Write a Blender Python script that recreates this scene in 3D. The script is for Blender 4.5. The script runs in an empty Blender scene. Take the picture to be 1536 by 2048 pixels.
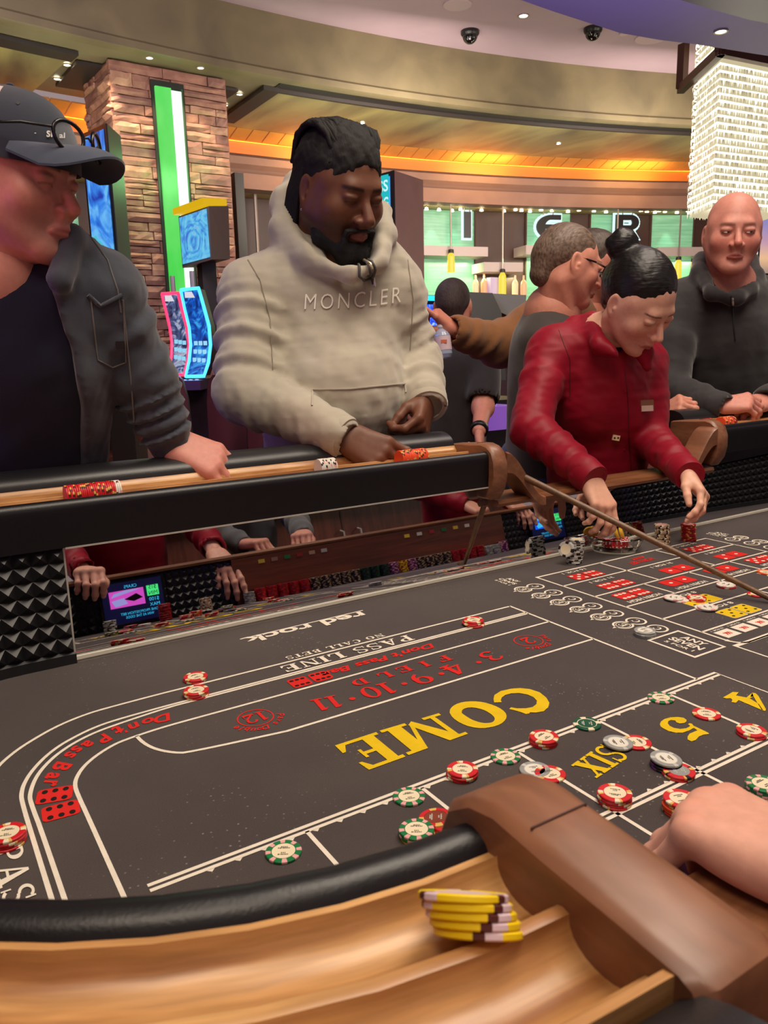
import bpy, bmesh, math, random
import numpy as np
from mathutils import Vector, Matrix
from mathutils.bvhtree import BVHTree

R = random.Random(7)
SC = bpy.context.scene
COL = SC.collection
FLOOR = -0.72            # the felt is z = 0 while building; everything is lifted at the end

# ---------------------------------------------------------------- camera
FPX = 1557.77
YAW, PITCH, ROLL = math.radians(31.929), math.radians(11.783), math.radians(-1.372)
CAM = np.array([-1.03849, -1.17786, 0.53066])
_fw = np.array([math.sin(YAW) * math.cos(PITCH), math.cos(YAW) * math.cos(PITCH), -math.sin(PITCH)])
_r = np.cross(_fw, [0, 0, 1.0]); _r /= np.linalg.norm(_r); _u = np.cross(_r, _fw)
_c, _s = math.cos(ROLL), math.sin(ROLL)
CR, CU, CF = _c * _r + _s * _u, -_s * _r + _c * _u, _fw
cam = bpy.data.cameras.new('camera')
cam_ob = bpy.data.objects.new('camera', cam); COL.objects.link(cam_ob)
cam.sensor_fit = 'VERTICAL'; cam.sensor_height = 36.0; cam.lens = FPX / 2048 * 36
cam.clip_start = 0.02; cam.clip_end = 100
M4 = Matrix(((CR[0], CU[0], -CF[0], CAM[0]), (CR[1], CU[1], -CF[1], CAM[1]), (CR[2], CU[2], -CF[2], CAM[2]), (0, 0, 0, 1)))
cam_ob.matrix_world = M4
cam.dof.use_dof = True; cam.dof.focus_distance = 1.55; cam.dof.aperture_fstop = 18
SC.camera = cam_ob
SC.view_settings.view_transform = 'Standard'; SC.view_settings.look = 'None'
SC.view_settings.gamma = 1; SC.view_settings.use_curve_mapping = False
SC.view_settings.exposure = 0.0

def cray(px, py): return CR * ((px - 768) / FPX) - CU * ((py - 1024) / FPX) + CF
def atz(px, py, z=0.0):
    d = cray(px, py); return CAM + d * ((z - CAM[2]) / d[2])
def aty(px, py, y):
    d = cray(px, py); return CAM + d * ((y - CAM[1]) / d[1])
def atd(px, py, dep): return CAM + cray(px, py) * dep
def atc(px, py, r):
    d = cray(px, py); o = CAM[:2] - np.array(RC); a = d[:2] @ d[:2]; b = 2 * o @ d[:2]; c = o @ o - r * r
    return CAM + d * ((-b + math.sqrt(b * b - 4 * a * c)) / 2 / a)
RC = (2.9, -9.13)        # centre of the round ceiling

# ---------------------------------------------------------------- light
world = bpy.data.worlds.new('world'); SC.world = world; world.use_nodes = True
world.node_tree.nodes['Background'].inputs[0].default_value = (0.95, 0.72, 0.72, 1)
world.node_tree.nodes['Background'].inputs[1].default_value = 0.34
def area(name, loc, target, size, power, col, sizey=None, spread=math.pi):
    l = bpy.data.lights.new(name, 'AREA'); l.energy = power; l.color = col; l.size = size; l.spread = spread
    if sizey: l.shape = 'RECTANGLE'; l.size_y = sizey
    o = bpy.data.objects.new(name, l); COL.objects.link(o); o.location = loc
    o.rotation_euler = (Vector(target) - Vector(loc)).to_track_quat('-Z', 'Y').to_euler()
    return o
def spot(name, loc, target, power, col, ang=60, blend=.6, rad=.05):
    l = bpy.data.lights.new(name, 'SPOT'); l.energy = power; l.color = col; l.spot_size = math.radians(ang); l.spot_blend = blend
    l.shadow_soft_size = rad
    o = bpy.data.objects.new(name, l); COL.objects.link(o); o.location = loc
    o.rotation_euler = (Vector(target) - Vector(loc)).to_track_quat('-Z', 'Y').to_euler()
    return o
def point(name, loc, power, col, rad=.1):
    l = bpy.data.lights.new(name, 'POINT'); l.energy = power; l.color = col; l.shadow_soft_size = rad
    o = bpy.data.objects.new(name, l); COL.objects.link(o); o.location = loc
    return o
# downlights over the craps table (fixtures in the ceiling above and behind the camera)
area('table_light', (0.2, -0.6, 3.3), (0.2, -0.3, 0), 1.4, 75, (1, .86, .70))
area('table_light', (-1.6, -1.4, 3.3), (-0.6, -0.3, 0), 1.2, 45, (1, .83, .66))
area('table_light', (1.9, 0.2, 3.4), (1.4, 0.1, 0), 1.2, 45, (1, .84, .70))
# unseen fill lamps added to brighten the bulkhead, leaf ceiling and bar
area('pit_light', (0.5, 4.8, 2.4), (0.9, 6.6, 3.5), .6, 10, (1, .85, .55))
area('pit_light', (3.6, 4.6, 2.2), (3.9, 6.6, 3.5), 1.2, 13, (1, .9, .62))
area('pit_light', (6.8, 4.0, 2.2), (7.2, 6.2, 3.5), 1.2, 13, (1, .9, .62))
area('glow_light', (2.4, 1.8, 2.2), (2.6, 3.6, 3.8), 2.0, 10, (.72, .56, 1.0))
for x_, y_, tx, ty in ((.5, 6.6, .2, 8.0), (3.2, 6.4, 3.4, 8.0), (6.0, 6.0, 6.3, 7.6), (8.3, 5.0, 9.0, 6.8)):
    area('leaf_light', (x_, y_, 1.9), (tx, ty, 3.3), 1.0, 17, (1, .94, .72))  # added from below to lift the leaf ceiling, no fixture there
area('bar_light', (4.0, 5.6, 2.6), (4.6, 8.6, 1.9), 1.2, 60, (1, .84, .74)); area('bar_light', (7.0, 5.0, 2.6), (8.0, 8.2, 1.9), 1.2, 60, (1, .84, .74))  # extra lamps put before the bar to brighten it
area('machine_glow', (-2.2, .9, .55), (-.9, .38, .35), .6, 1.6, (.22, .16, 1), None, 1.2); area('machine_glow', (-2.1, -.1, .9), (-.95, .32, .8), .4, .35, (1, .25, .4), None, .9)
area('slot_light', (.0, 3.2, 3.1), (1.0, 5.6, .4), 1.0, 70, (.86, .74, 1))

# ---------------------------------------------------------------- materials
def lin(c):
    if isinstance(c, str): c = tuple(int(c[i:i + 2], 16) for i in (1, 3, 5))
    return tuple(((v / 255) / 12.92 if v / 255 <= .04045 else ((v / 255 + .055) / 1.055) ** 2.4) for v in c) + (1,)
MATS = {}
class NT:
    def __init__(s, name):
        s.m = bpy.data.materials.new(name); s.m.use_nodes = True; s.t = s.m.node_tree; s.b = s.t.nodes['Principled BSDF']
    def n(s, typ, **kw):
        nd = s.t.nodes.new(typ)
        for k, v in kw.items():
            if k in nd.inputs: nd.inputs[k].default_value = v
            else: setattr(nd, k, v)
        return nd
    def l(s, a, b): s.t.links.new(a, b)
    def coord(s, kind='Object', scale=(1, 1, 1), rot=(0, 0, 0)):
        tc = s.n('ShaderNodeTexCoord'); mp = s.n('ShaderNodeMapping'); mp.inputs['Scale'].default_value = scale
        mp.inputs['Rotation'].default_value = rot
        s.l(tc.outputs[kind], mp.inputs[0]); return mp.outputs[0]
    def ramp(s, fac, stops):
        r = s.n('ShaderNodeValToRGB'); e = r.color_ramp.elements
        while len(e) > 1: e.remove(e[0])
        e[0].position, e[0].color = stops[0]
        for p, c in stops[1:]:
            x = e.new(p); x.color = c
        s.l(fac, r.inputs[0]); return r.outputs[0]
    def mix(s, a, b, fac, mode='MIX'):
        x = s.n('ShaderNodeMix', data_type='RGBA', blend_type=mode)
        for v, sk in ((fac, x.inputs[0]), (a, x.inputs[6]), (b, x.inputs[7])):
            if isinstance(v, (int, float, tuple)): sk.default_value = v
            else: s.l(v, sk)
        return x.outputs[2]
    def bump(s, h, strength=.3, dist=.002):
        x = s.n('ShaderNodeBump'); x.inputs['Strength'].default_value = strength; x.inputs['Distance'].default_value = dist
        s.l(h, x.inputs['Height']); s.l(x.outputs[0], s.b.inputs['Normal']); return x
def mat(name, col=(128, 128, 128), rough=.5, metal=0, var=0, vscale=8, bump=0, bscale=300, spec=.5, emit=None, estr=0, attr=False, sheen=0, coat=0, bdist=.002, alpha=1):
    if name in MATS: return MATS[name]
    t = NT(name); b = t.b; c = lin(col)
    b.inputs['Base Color'].default_value = c; b.inputs['Roughness'].default_value = rough; b.inputs['Metallic'].default_value = metal
    b.inputs['Specular IOR Level'].default_value = spec; b.inputs['Sheen Weight'].default_value = sheen; b.inputs['Coat Weight'].default_value = coat
    b.inputs['Alpha'].default_value = alpha
    base = None
    if attr:
        a = t.n('ShaderNodeVertexColor'); a.layer_name = 'Col'; base = a.outputs[0]
    if var:
        nz = t.n('ShaderNodeTexNoise'); nz.inputs['Scale'].default_value = vscale; nz.inputs['Detail'].default_value = 5
        t.l(t.coord(), nz.inputs['Vector'])
        rp = t.ramp(nz.outputs[0], [(.25, (1 - var, 1 - var, 1 - var, 1)), (.75, (1 + var * .6, 1 + var * .6, 1 + var * .6, 1))])
        base = t.mix(base if base is not None else c, rp, 1.0, 'MULTIPLY')
    if base is not None: t.l(base, b.inputs['Base Color'])
    if bump:
        nz = t.n('ShaderNodeTexNoise'); nz.inputs['Scale'].default_value = bscale; nz.inputs['Detail'].default_value = 3
        t.l(t.coord(), nz.inputs['Vector']); t.bump(nz.outputs[0], bump, bdist)
    if emit is not None:
        b.inputs['Emission Color'].default_value = lin(emit); b.inputs['Emission Strength'].default_value = estr
    MATS[name] = t.m; return t.m
def wood(name, c1, c2, rough=.4, uv=True, sc=(6, 60, 60), coat=.2, bump=.1):
    if name in MATS: return MATS[name]
    t = NT(name); v = t.coord('UV' if uv else 'Object', sc)
    n1 = t.n('ShaderNodeTexNoise'); n1.inputs['Scale'].default_value = 1.0; n1.inputs['Detail'].default_value = 6; n1.inputs['Distortion'].default_value = .6
    t.l(v, n1.inputs['Vector'])
    n2 = t.n('ShaderNodeTexNoise'); n2.inputs['Scale'].default_value = 5.0; n2.inputs['Detail'].default_value = 4
    t.l(v, n2.inputs['Vector'])
    c = t.ramp(n1.outputs[0], [(.3, lin(c1)), (.68, lin(c2))])
    g = t.ramp(n2.outputs[0], [(.3, (.8, .8, .8, 1)), (.7, (1.08, 1.08, 1.08, 1))])
    t.l(t.mix(c, g, 1.0, 'MULTIPLY'), t.b.inputs['Base Color'])
    t.b.inputs['Roughness'].default_value = rough; t.b.inputs['Coat Weight'].default_value = coat; t.b.inputs['Coat Roughness'].default_value = .25
    t.bump(n2.outputs[0], bump, .001)
    MATS[name] = t.m; return t.m
def emis(name, col, s):
    if name in MATS: return MATS[name]
    m = mat(name, (0, 0, 0), .4, emit=col, estr=s); return m

# ---------------------------------------------------------------- mesh builder
class MB:
    def __init__(s): s.v = []; s.f = []; s.m = []; s.uv = {}
    def add(s, vs, fs, mi=0, uvs=None):
        b = len(s.v); s.v += [tuple(map(float, p)) for p in vs]
        for k, f in enumerate(fs):
            if uvs is not None: s.uv[len(s.f)] = [uvs[i] for i in f]
            s.f.append(tuple(b + i for i in f)); s.m.append(mi)
        return s
    def box(s, c, h, ax=None, mi=0):      # centre, half sizes, axes
        ax = ax or ((1, 0, 0), (0, 1, 0), (0, 0, 1)); c = np.array(c, float); A = [np.array(a, float) * k for a, k in zip(ax, h)]
        vs = [c + A[0] * i + A[1] * j + A[2] * k for k in (-1, 1) for j in (-1, 1) for i in (-1, 1)]
        return s.add(vs, [(0, 2, 3, 1), (4, 5, 7, 6), (0, 1, 5, 4), (2, 6, 7, 3), (0, 4, 6, 2), (1, 3, 7, 5)], mi)
    def bbox(s, x0, x1, y0, y1, z0, z1, mi=0):
        return s.box(((x0 + x1) / 2, (y0 + y1) / 2, (z0 + z1) / 2), ((x1 - x0) / 2, (y1 - y0) / 2, (z1 - z0) / 2), mi=mi)
    def quad(s, a, b, c, d, mi=0): return s.add([a, b, c, d], [(0, 1, 2, 3)], mi, [(0, 0), (1, 0), (1, 1), (0, 1)])
    def poly(s, pts, mi=0): return s.add(pts, [tuple(range(len(pts)))], mi)
    def tube(s, pts, rad, n=8, mi=0, cap=True, flat=None):
        pts = [np.array(p, float) for p in pts]; k = len(pts)
        rad = [rad] * k if isinstance(rad, (int, float)) else list(rad)
        T = [pts[min(i + 1, k - 1)] - pts[max(i - 1, 0)] for i in range(k)]; T = [t / (np.linalg.norm(t) + 1e-12) for t in T]
        u = np.cross(T[0], (0, 0, 1.0));
        if np.linalg.norm(u) < .05: u = np.cross(T[0], (1.0, 0, 0))
        u /= np.linalg.norm(u); vs = []
        for i in range(k):
            u = u - T[i] * (u @ T[i]); u /= np.linalg.norm(u); w = np.cross(T[i], u)
            for j in range(n):
                a = 2 * math.pi * j / n; vs.append(pts[i] + rad[i] * (u * math.cos(a) + w * math.sin(a) * (flat or 1)))
        fs = [(i * n + j, i * n + (j + 1) % n, (i + 1) * n + (j + 1) % n, (i + 1) * n + j) for i in range(k - 1) for j in range(n)]
        if cap: fs += [tuple(range(n - 1, -1, -1)), tuple(range((k - 1) * n, k * n))]
        return s.add(vs, fs, mi)
    def lathe(s, prof, c=(0, 0, 0), n=32, mi=0, ax=None, mis=None):
        c = np.array(c, float); ax = ax or ((1, 0, 0), (0, 1, 0), (0, 0, 1)); A = [np.array(a, float) for a in ax]; vs = []
        for r, z in prof:
            for j in range(n):
                a = 2 * math.pi * j / n; vs.append(c + A[0] * r * math.cos(a) + A[1] * r * math.sin(a) + A[2] * z)
        for i in range(len(prof) - 1):
            b = i * n; s.add(vs[b:b + 2 * n], [(j, (j + 1) % n, n + (j + 1) % n, n + j) for j in range(n)], mis[i] if mis else mi)
        return s
    def sweep(s, path, prof, closed=False, mi=0, cap=True):   # path [(x,y,nx,ny)], prof [(s,z)]
        k, n = len(path), len(prof); L = 0; vs = []; uvs = []; q = [0]
        for a, b in zip(prof, prof[1:]): q.append(q[-1] + math.dist(a, b))
        for i, (x, y, nx, ny) in enumerate(path):
            if i: L += math.dist(path[i - 1][:2], (x, y))
            for j, (o, z) in enumerate(prof): vs.append((x + nx * o, y + ny * o, z)); uvs.append((L, q[j]))
        m = n if closed else n - 1
        fs = [(i * n + j, (i + 1) * n + j, (i + 1) * n + (j + 1) % n, i * n + (j + 1) % n) for i in range(k - 1) for j in range(m)]
        s.add(vs, fs, mi, uvs)
        if cap and closed: s.add(vs, [tuple(range(n)), tuple(range(k * n - 1, (k - 1) * n - 1, -1))], mi, uvs)
        return s
    def mesh(s, name, mats, smooth=None):
        me = bpy.data.meshes.new(name); me.from_pydata(s.v, [], s.f)
        for m in (mats if isinstance(mats, (list, tuple)) else [mats]): me.materials.append(m)
        me.polygons.foreach_set('material_index', s.m)
        if s.uv:
            ul = me.uv_layers.new(name='UVMap')
            for fi, us in s.uv.items():
                for li, u in zip(me.polygons[fi].loop_indices, us): ul.data[li].uv = u
        if smooth is not None:
            me.polygons.foreach_set('use_smooth', [True] * len(me.polygons))
            if smooth < 180: me.set_sharp_from_angle(angle=math.radians(smooth))
        me.update(); return me
def empty(name, loc=(0, 0, 0), rotz=0):
    o = bpy.data.objects.new(name, None); COL.objects.link(o); o.location = [float(v) for v in loc]; o.rotation_euler = (0, 0, rotz); o.empty_display_size = .05
    return o
def wloc(o):
    p = np.zeros(3)
    while o is not None: p += np.array(o.location); o = o.parent
    return p
def put(name, mb, mats, parent=None, smooth=None, loc=None, local=False):
    me = mb if isinstance(mb, bpy.types.Mesh) else mb.mesh(name, mats, smooth)
    o = bpy.data.objects.new(name, me); COL.objects.link(o)
    base = np.zeros(3)
    if parent is not None:
        o.parent = parent; base = wloc(parent)
    if not local:
        if loc is not None:
            o.location = [float(a) for a in (np.array(loc, float) - base)]; sh = np.array(loc, float)
        else: sh = base
        if np.abs(sh).sum() > 0: me.transform(Matrix.Translation([-float(a) for a in sh]))
    elif loc is not None: o.location = [float(a) for a in loc]
    return o
def tag(o, label=None, cat=None, group=None, kind=None):
    if label: o['label'] = label
    if cat: o['category'] = cat
    if group: o['group'] = group
    if kind: o['kind'] = kind
    return o
def copytree(o, parent=None):
    c = o.copy(); COL.objects.link(c); c.parent = parent
    for ch in list(o.children): copytree(ch, c)
    return c
def textmesh(txt, size=1.0, ext=0.0, spacing=1.0, shear=0.0, bold=0.0, align='CENTER'):
    cu = bpy.data.curves.new('txt', 'FONT'); cu.body = txt; cu.size = size; cu.extrude = ext; cu.align_x = align; cu.space_character = spacing
    cu.shear = shear; cu.offset = bold; cu.resolution_u = 3; cu.align_y = 'CENTER'; cu.space_line = .95
    ob = bpy.data.objects.new('txt', cu); me = bpy.data.meshes.new_from_object(ob)
    v = np.array([x.co[:] for x in me.vertices]); f = [tuple(p.vertices) for p in me.polygons]
    bpy.data.objects.remove(ob); bpy.data.curves.remove(cu); bpy.data.meshes.remove(me)
    return v, f
def addtext(mb, txt, frame, w=None, h=None, mi=0, **kw):   # frame = origin(centre), xdir, ydir ; fitted to w x h
    v, f = textmesh(txt, **kw)
    if not len(v): return
    lo, hi = v.min(0), v.max(0); c = (lo + hi) / 2; d = hi - lo
    sx = w / d[0] if w else h / d[1]; sy = h / d[1] if h else sx
    o, X, Y = (np.array(a, float) for a in frame); Z = np.cross(X, Y)
    P = [o + X * (p[0] - c[0]) * sx + Y * (p[1] - c[1]) * sy + Z * p[2] for p in v]
    mb.add(P, f, mi)
# ================================================================ craps table
TX0, TX1, TY0, TY1 = -1.165, 2.165, -0.90, 0.22     # inner outline of the felt
RF, RN = .265, .35                                   # corner radii, far and near
def outline(n=14):
    P = []
    def arc(cx, cy, r, a0, a1):
        for i in range(n + 1):
            a = a0 + (a1 - a0) * i / n; P.append((cx + r * math.cos(a), cy + r * math.sin(a), math.cos(a), math.sin(a)))
    h = math.pi / 2
    arc(TX0 + RF, TY1 - RF, RF, h, 2 * h); arc(TX0 + RN, TY0 + RN, RN, 2 * h, 3 * h)
    arc(TX1 - RN, TY0 + RN, RN, 3 * h, 4 * h); arc(TX1 - RF, TY1 - RF, RF, 0, h)
    return P, n + 1
OUT, NA = outline()
def railpath(xa, xb):          # left rail from far arm xa round the left end to near arm xb
    def seg(a, b, k): return [(a + (b - a) * i / k) for i in range(k)]
    p = [(x, TY1, 0, 1) for x in seg(xa, TX0 + RF, 12)] + OUT[:NA]
    y0, y1 = OUT[NA - 1][1], OUT[NA][1]
    p += [(TX0, y, -1, 0) for y in seg(y0, y1, 6)][1:] + OUT[NA:2 * NA]
    p += [(x, TY0, 0, -1) for x in seg(OUT[2 * NA - 1][0], xb, 4)][1:] + [(xb, TY0, 0, -1)]
    return p
XA, XB, XR = 0.112, -0.815, .982
def mirx(p): return [(1.0 - x, y, -nx, ny) for x, y, nx, ny in p][::-1]
RAILS = [railpath(XA, XB), mirx(railpath(1 - XR, XB))]

# --- materials
def felt_mat():
    t = NT('felt'); v = t.coord('Object')
    big = t.n('ShaderNodeTexNoise'); big.inputs['Scale'].default_value = 3.5; big.inputs['Detail'].default_value = 5; t.l(v, big.inputs['Vector'])
    base = t.ramp(big.outputs[0], [(.3, lin((66, 59, 58))), (.7, lin((78, 70, 67)))])
    wv = t.n('ShaderNodeTexNoise'); wv.inputs['Scale'].default_value = 900; wv.inputs['Detail'].default_value = 2; t.l(v, wv.inputs['Vector'])
    base = t.mix(base, t.ramp(wv.outputs[0], [(.3, (.75, .75, .75, 1)), (.7, (1.2, 1.2, 1.2, 1))]), 1, 'MULTIPLY')
    # chalk dust: small pale specks gathered in patches of wear
    sp = t.n('ShaderNodeTexVoronoi'); sp.inputs['Scale'].default_value = 150; t.l(v, sp.inputs['Vector'])
    dot = t.ramp(sp.outputs['Distance'], [(.10, (1, 1, 1, 1)), (.24, (0, 0, 0, 1))])
    pat = t.n('ShaderNodeTexNoise'); pat.inputs['Scale'].default_value = 6; pat.inputs['Detail'].default_value = 8; t.l(v, pat.inputs['Vector'])
    pm = t.ramp(pat.outputs[0], [(.47, (0, 0, 0, 1)), (.66, (1, 1, 1, 1))])
    rnd = t.n('ShaderNodeTexWhiteNoise'); t.l(sp.outputs['Color'], rnd.inputs['Vector'])
    rr = t.ramp(rnd.outputs['Value'], [(.55, (0, 0, 0, 1)), (.6, (1, 1, 1, 1))])
    f = t.mix(t.mix(dot, pm, 1, 'MULTIPLY'), rr, 1, 'MULTIPLY')
    f2 = t.n('ShaderNodeMath', operation='MULTIPLY'); t.l(f, f2.inputs[0]); f2.inputs[1].default_value = .42
    t.l(t.mix(base, lin((190, 182, 178)), f2.outputs[0]), t.b.inputs['Base Color'])
    t.b.inputs['Roughness'].default_value = .95; t.b.inputs['Sheen Weight'].default_value = .25; t.b.inputs['Specular IOR Level'].default_value = .15
    t.bump(wv.outputs[0], .25, .0006)
    return t.m
M_FELT = felt_mat()
M_WHITE = mat('felt_print_white', (232, 222, 206), .9, var=.08, vscale=60, spec=.2)
M_RED = mat('felt_print_red', (214, 42, 38), .9, var=.08, vscale=60, spec=.2)
M_YEL = mat('felt_print_yellow', (226, 190, 28), .9, var=.1, vscale=40, spec=.2)
M_BLK = mat('felt_print_black', (34, 28, 26), .9, spec=.2)
M_VINYL = mat('black_vinyl', (13, 12, 17), .38, bump=.08, bscale=500, spec=.5)
M_PAD = mat('armrest_vinyl', (30, 30, 33), .36, bump=.1, bscale=420)
M_RUB = mat('black_rubber', (34, 34, 37), .42, spec=.55)
M_OAK = wood('rail_wood', (158, 104, 58), (216, 166, 106), .38, True, (5, 55, 55), .25)
M_WAL = wood('arm_wood', (116, 73, 50), (150, 101, 72), .42, False, (18, 5, 26), .2)
M_LEDGE = wood('ledge_wood', (110, 66, 40), (150, 98, 62), .4, False, (4, 40, 40), .25)
M_APRON = wood('apron_wood', (48, 24, 18), (78, 40, 28), .4, False, (3, 30, 30), .25)
M_MIR = mat('mirror_glass', (205, 205, 208), .015, metal=1)
M_STEEL = mat('trim_steel', (212, 208, 196), .3, metal=.35)

table = tag(empty('craps_table', (0.5, -0.34, FLOOR)), 'long craps table with dark felt layout, black padded walls and wooden chip rails', 'craps table')
# --- felt bed
b = MB(); pts = [(x, y) for x, y, _, _ in OUT]
top = [(x + nx * .02, y + ny * .02, 0) for x, y, nx, ny in OUT]; bot = [(p[0], p[1], -.03) for p in top]
n = len(top)
b.add(top, [tuple(range(n))]); b.add(bot, [tuple(range(n - 1, -1, -1))]); b.add(top + bot, [(i, n + i, n + (i + 1) % n, (i + 1) % n) for i in range(n)])
FELT = put('felt', b, M_FELT, table)
# --- body under the bed
full = OUT + [OUT[0]]
b = MB(); b.sweep(full, [(.0, -.03), (.10, -.04), (.13, -.08), (.13, -.24), (.11, -.26), (-.1, -.26), (-.12, -.03)], closed=True, cap=False)
put('apron', b, M_APRON, table, 30)
for x in (-.85, .5, 1.85):
    b = MB(); b.bbox(x - .16, x + .16, -.66, -.02, FLOOR + .06, -.25); b.bbox(x - .2, x + .2, -.72, .04, FLOOR, FLOOR + .06)
    b.bbox(x - .22, x + .22, -.76, .08, -.29, -.25)
    put('pedestal', b, M_APRON, table)
# --- rails
S0 = .014
def grooves():
    p = [(.0125, .286), (.018, .2865)]
    for c in (.0395, .0875):
        for i in range(13):
            a = math.pi * i / 12; p.append((c - .0205 * math.cos(a), .288 - .0165 * math.sin(a) ** .8))
        p.append((c + .0235, .289))
    p += [(.116, .297), (.121, .298), (.121, .235), (.0125, .235)]
    return p
LIP = [(-.013, .212)] + [(-.013, .22), (-.0145, .24), (-.0145, .27)] + [(.0 + .0145 * math.cos(a), .279 + .0145 * math.sin(a)) for a in [math.pi - i * math.pi / 8 for i in range(9)]] + [(.0135, .21)]
PAD = [(.117, .20), (.117, .296)] + [(.168 + .051 * math.cos(a), .296 + .032 * math.sin(a)) for a in [math.pi - i * math.pi / 12 for i in range(13)]] + [(.219, .26), (.205, .235), (.19, .20)]
SKIRT = [(.034, .21), (.185, .20), (.185, .17), (.15, -.03), (.06, -.03), (.06, .16), (.045, .17)]
for k, p in enumerate(RAILS):
    side = ''
    b = MB(); b.sweep(p, LIP, closed=True); put('padded_wall', b, M_VINYL, table, 40)
    b = MB(); b.sweep(p, grooves(), closed=True); put('chip_rail', b, M_OAK, table, 40)
    b = MB(); b.sweep(p, PAD, closed=True); m_ = len(PAD)
    for i_, v_ in enumerate(b.v):       # the cushion is lower on the dealers' corner
        q_ = min(max((-.25 - p[(i_ // m_) % len(p)][1]) / .4, 0), 1)
        if v_[2] > .29: b.v[i_] = (v_[0], v_[1], v_[2] - .022 * q_)
    put('armrest', b, M_PAD, table, 50)
    b = MB(); b.sweep(p, SKIRT, closed=True); put('side_panel', b, M_APRON, table, 40)
# --- arm blocks that close the rail ends
def armblock(x0, x1, sgn, face):
    """wooden end block across the rail, x0..x1 wide, from the inner nose outward along sgn*y"""
    y = TY1 if sgn > 0 else TY0
    prof = [(-.030, .205), (-.037, .235), (-.036, .268), (-.026, .293), (-.008, .306), (.012, .311), (.05, .309), (.10, .304), (.128, .301), (.1345, .298), (.137, .291), (.138, .18), (-.012, .18)]
    b = MB(); n = len(prof); w = x1 - x0; vs = []
    xs = [(x0, .006), (x0 + .004, .002), (x0 + .008, 0), (x1 - .008, 0), (x1 - .004, .002), (x1, .006)]
    c = np.array(prof).mean(0)
    for x, ins in xs:
        for s_, z in prof:
            d = np.array((s_, z)) - c; d = d * (1 - ins / max(np.linalg.norm(d), .01)); q = c + d
            vs.append((x, y + sgn * q[0], q[1]))
    k = len(xs)
    b.add(vs, [(i * n + j, (i + 1) * n + j, (i + 1) * n + (j + 1) % n, i * n + (j + 1) % n) for i in range(k - 1) for j in range(n)])
    b.add(vs, [tuple(range(n)), tuple(range(k * n - 1, (k - 1) * n - 1, -1))])
    o = put('rail_arm', b, M_WAL, table, 38)
    b = MB(); yy = y + sgn * .036
    b.bbox(x0 + .006, x1 - .006, yy - .0005, yy + .0005, .3085, .3105); put('arm_seam', b, M_APRON, table)
    if not face: return
    # scroll that drops from the arm to the low ledge of the dealer side
    b = MB(); P = []
    for i in range(15):
        t = i / 14; P.append(((x1 if face > 0 else x0) + face * .125 * t, .292 - .118 * (3 * t * t - 2 * t ** 3)))
    vs = []
    for i, (x, z) in enumerate(P):
        th = .05 - .028 * (i / 14)
        for yy, zz in ((-.030, z - .004), (-.022, z), (.028, z), (.034, z - .004), (.034, z - th), (-.030, z - th)): vs.append((x, y + sgn * yy, zz))
    b.add(vs, [(i * 6 + j, i * 6 + (j + 1) % 6, (i + 1) * 6 + (j + 1) % 6, (i + 1) * 6 + j) for i in range(14) for j in range(6)])
    b.add(vs, [tuple(range(6)), tuple(range(14 * 6 + 5, 14 * 6 - 1, -1))])
    put('arm_scroll', b, M_WAL, table, 38)
armblock(XA, XA + .042, 1, 1); armblock(XR - .045, XR, 1, -1)
armblock(XB - .002, XB + .046, -1, 0); armblock(1 - XB - .046, 1 - XB + .002, -1, 0)
# --- low walls (stick side and dealer side) with wooden ledge
def lowwall(x0, x1, sgn):
    y = TY1 if sgn > 0 else TY0
    b = MB(); b.bbox(x0, x1, min(y + sgn * .045, y + sgn * .075), max(y + sgn * .045, y + sgn * .075), -.03, .165); put('low_wall', b, M_APRON, table)
    prof = [(-.012, .160), (-.016, .168), (-.012, .176), (.06, .178), (.085, .176), (.092, .168), (.086, .158)]
    k = 14; p = [(x0 + (x1 - x0) * i / k, y, 0, sgn) for i in range(k + 1)]
    if sgn < 0: p = p
    b = MB(); b.sweep(p, prof, closed=True); put('wood_ledge', b, M_LEDGE, table, 40)
lowwall(XA + .03, XR - .03, 1); lowwall(XB + .03, 1 - XB - .03, -1)
# --- tilted mirror along the player side
MX0, MX1 = -.818, 1.818
tl = math.tan(math.radians(8.5))
b = MB()
for xa_, xb_, zt_ in ((MX0, XA + .036, .212), (XA + .036, XR - .036, .159), (XR - .036, MX1, .212)):
    b.quad((xa_, TY1 + .002, .012), (xb_, TY1 + .002, .012), (xb_, TY1 + .002 + (zt_ - .012) * tl, zt_), (xa_, TY1 + .002 + (zt_ - .012) * tl, zt_))
mir = put('mirror', b, M_MIR, table)
b = MB(); b.bbox(MX0, MX1, TY1 - .004, TY1 + .02, 0, .012); put('mirror_trim', b, M_STEEL, table)
b = MB(); b.bbox(MX0, MX1, TY1 - .006, TY1 - .0035, .006, .0125); put('trim_edge', b, mat('trim_cream', (240, 236, 218), .4), table)
b = MB(); b.bbox(MX0 - .003, MX0, TY1 - .003, TY1 + .035, 0, .212); b.bbox(MX0, XA + .04, TY1 - .014, TY1 - .012, .2095, .2125); put('mirror_edge', b, M_STEEL, table)
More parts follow.
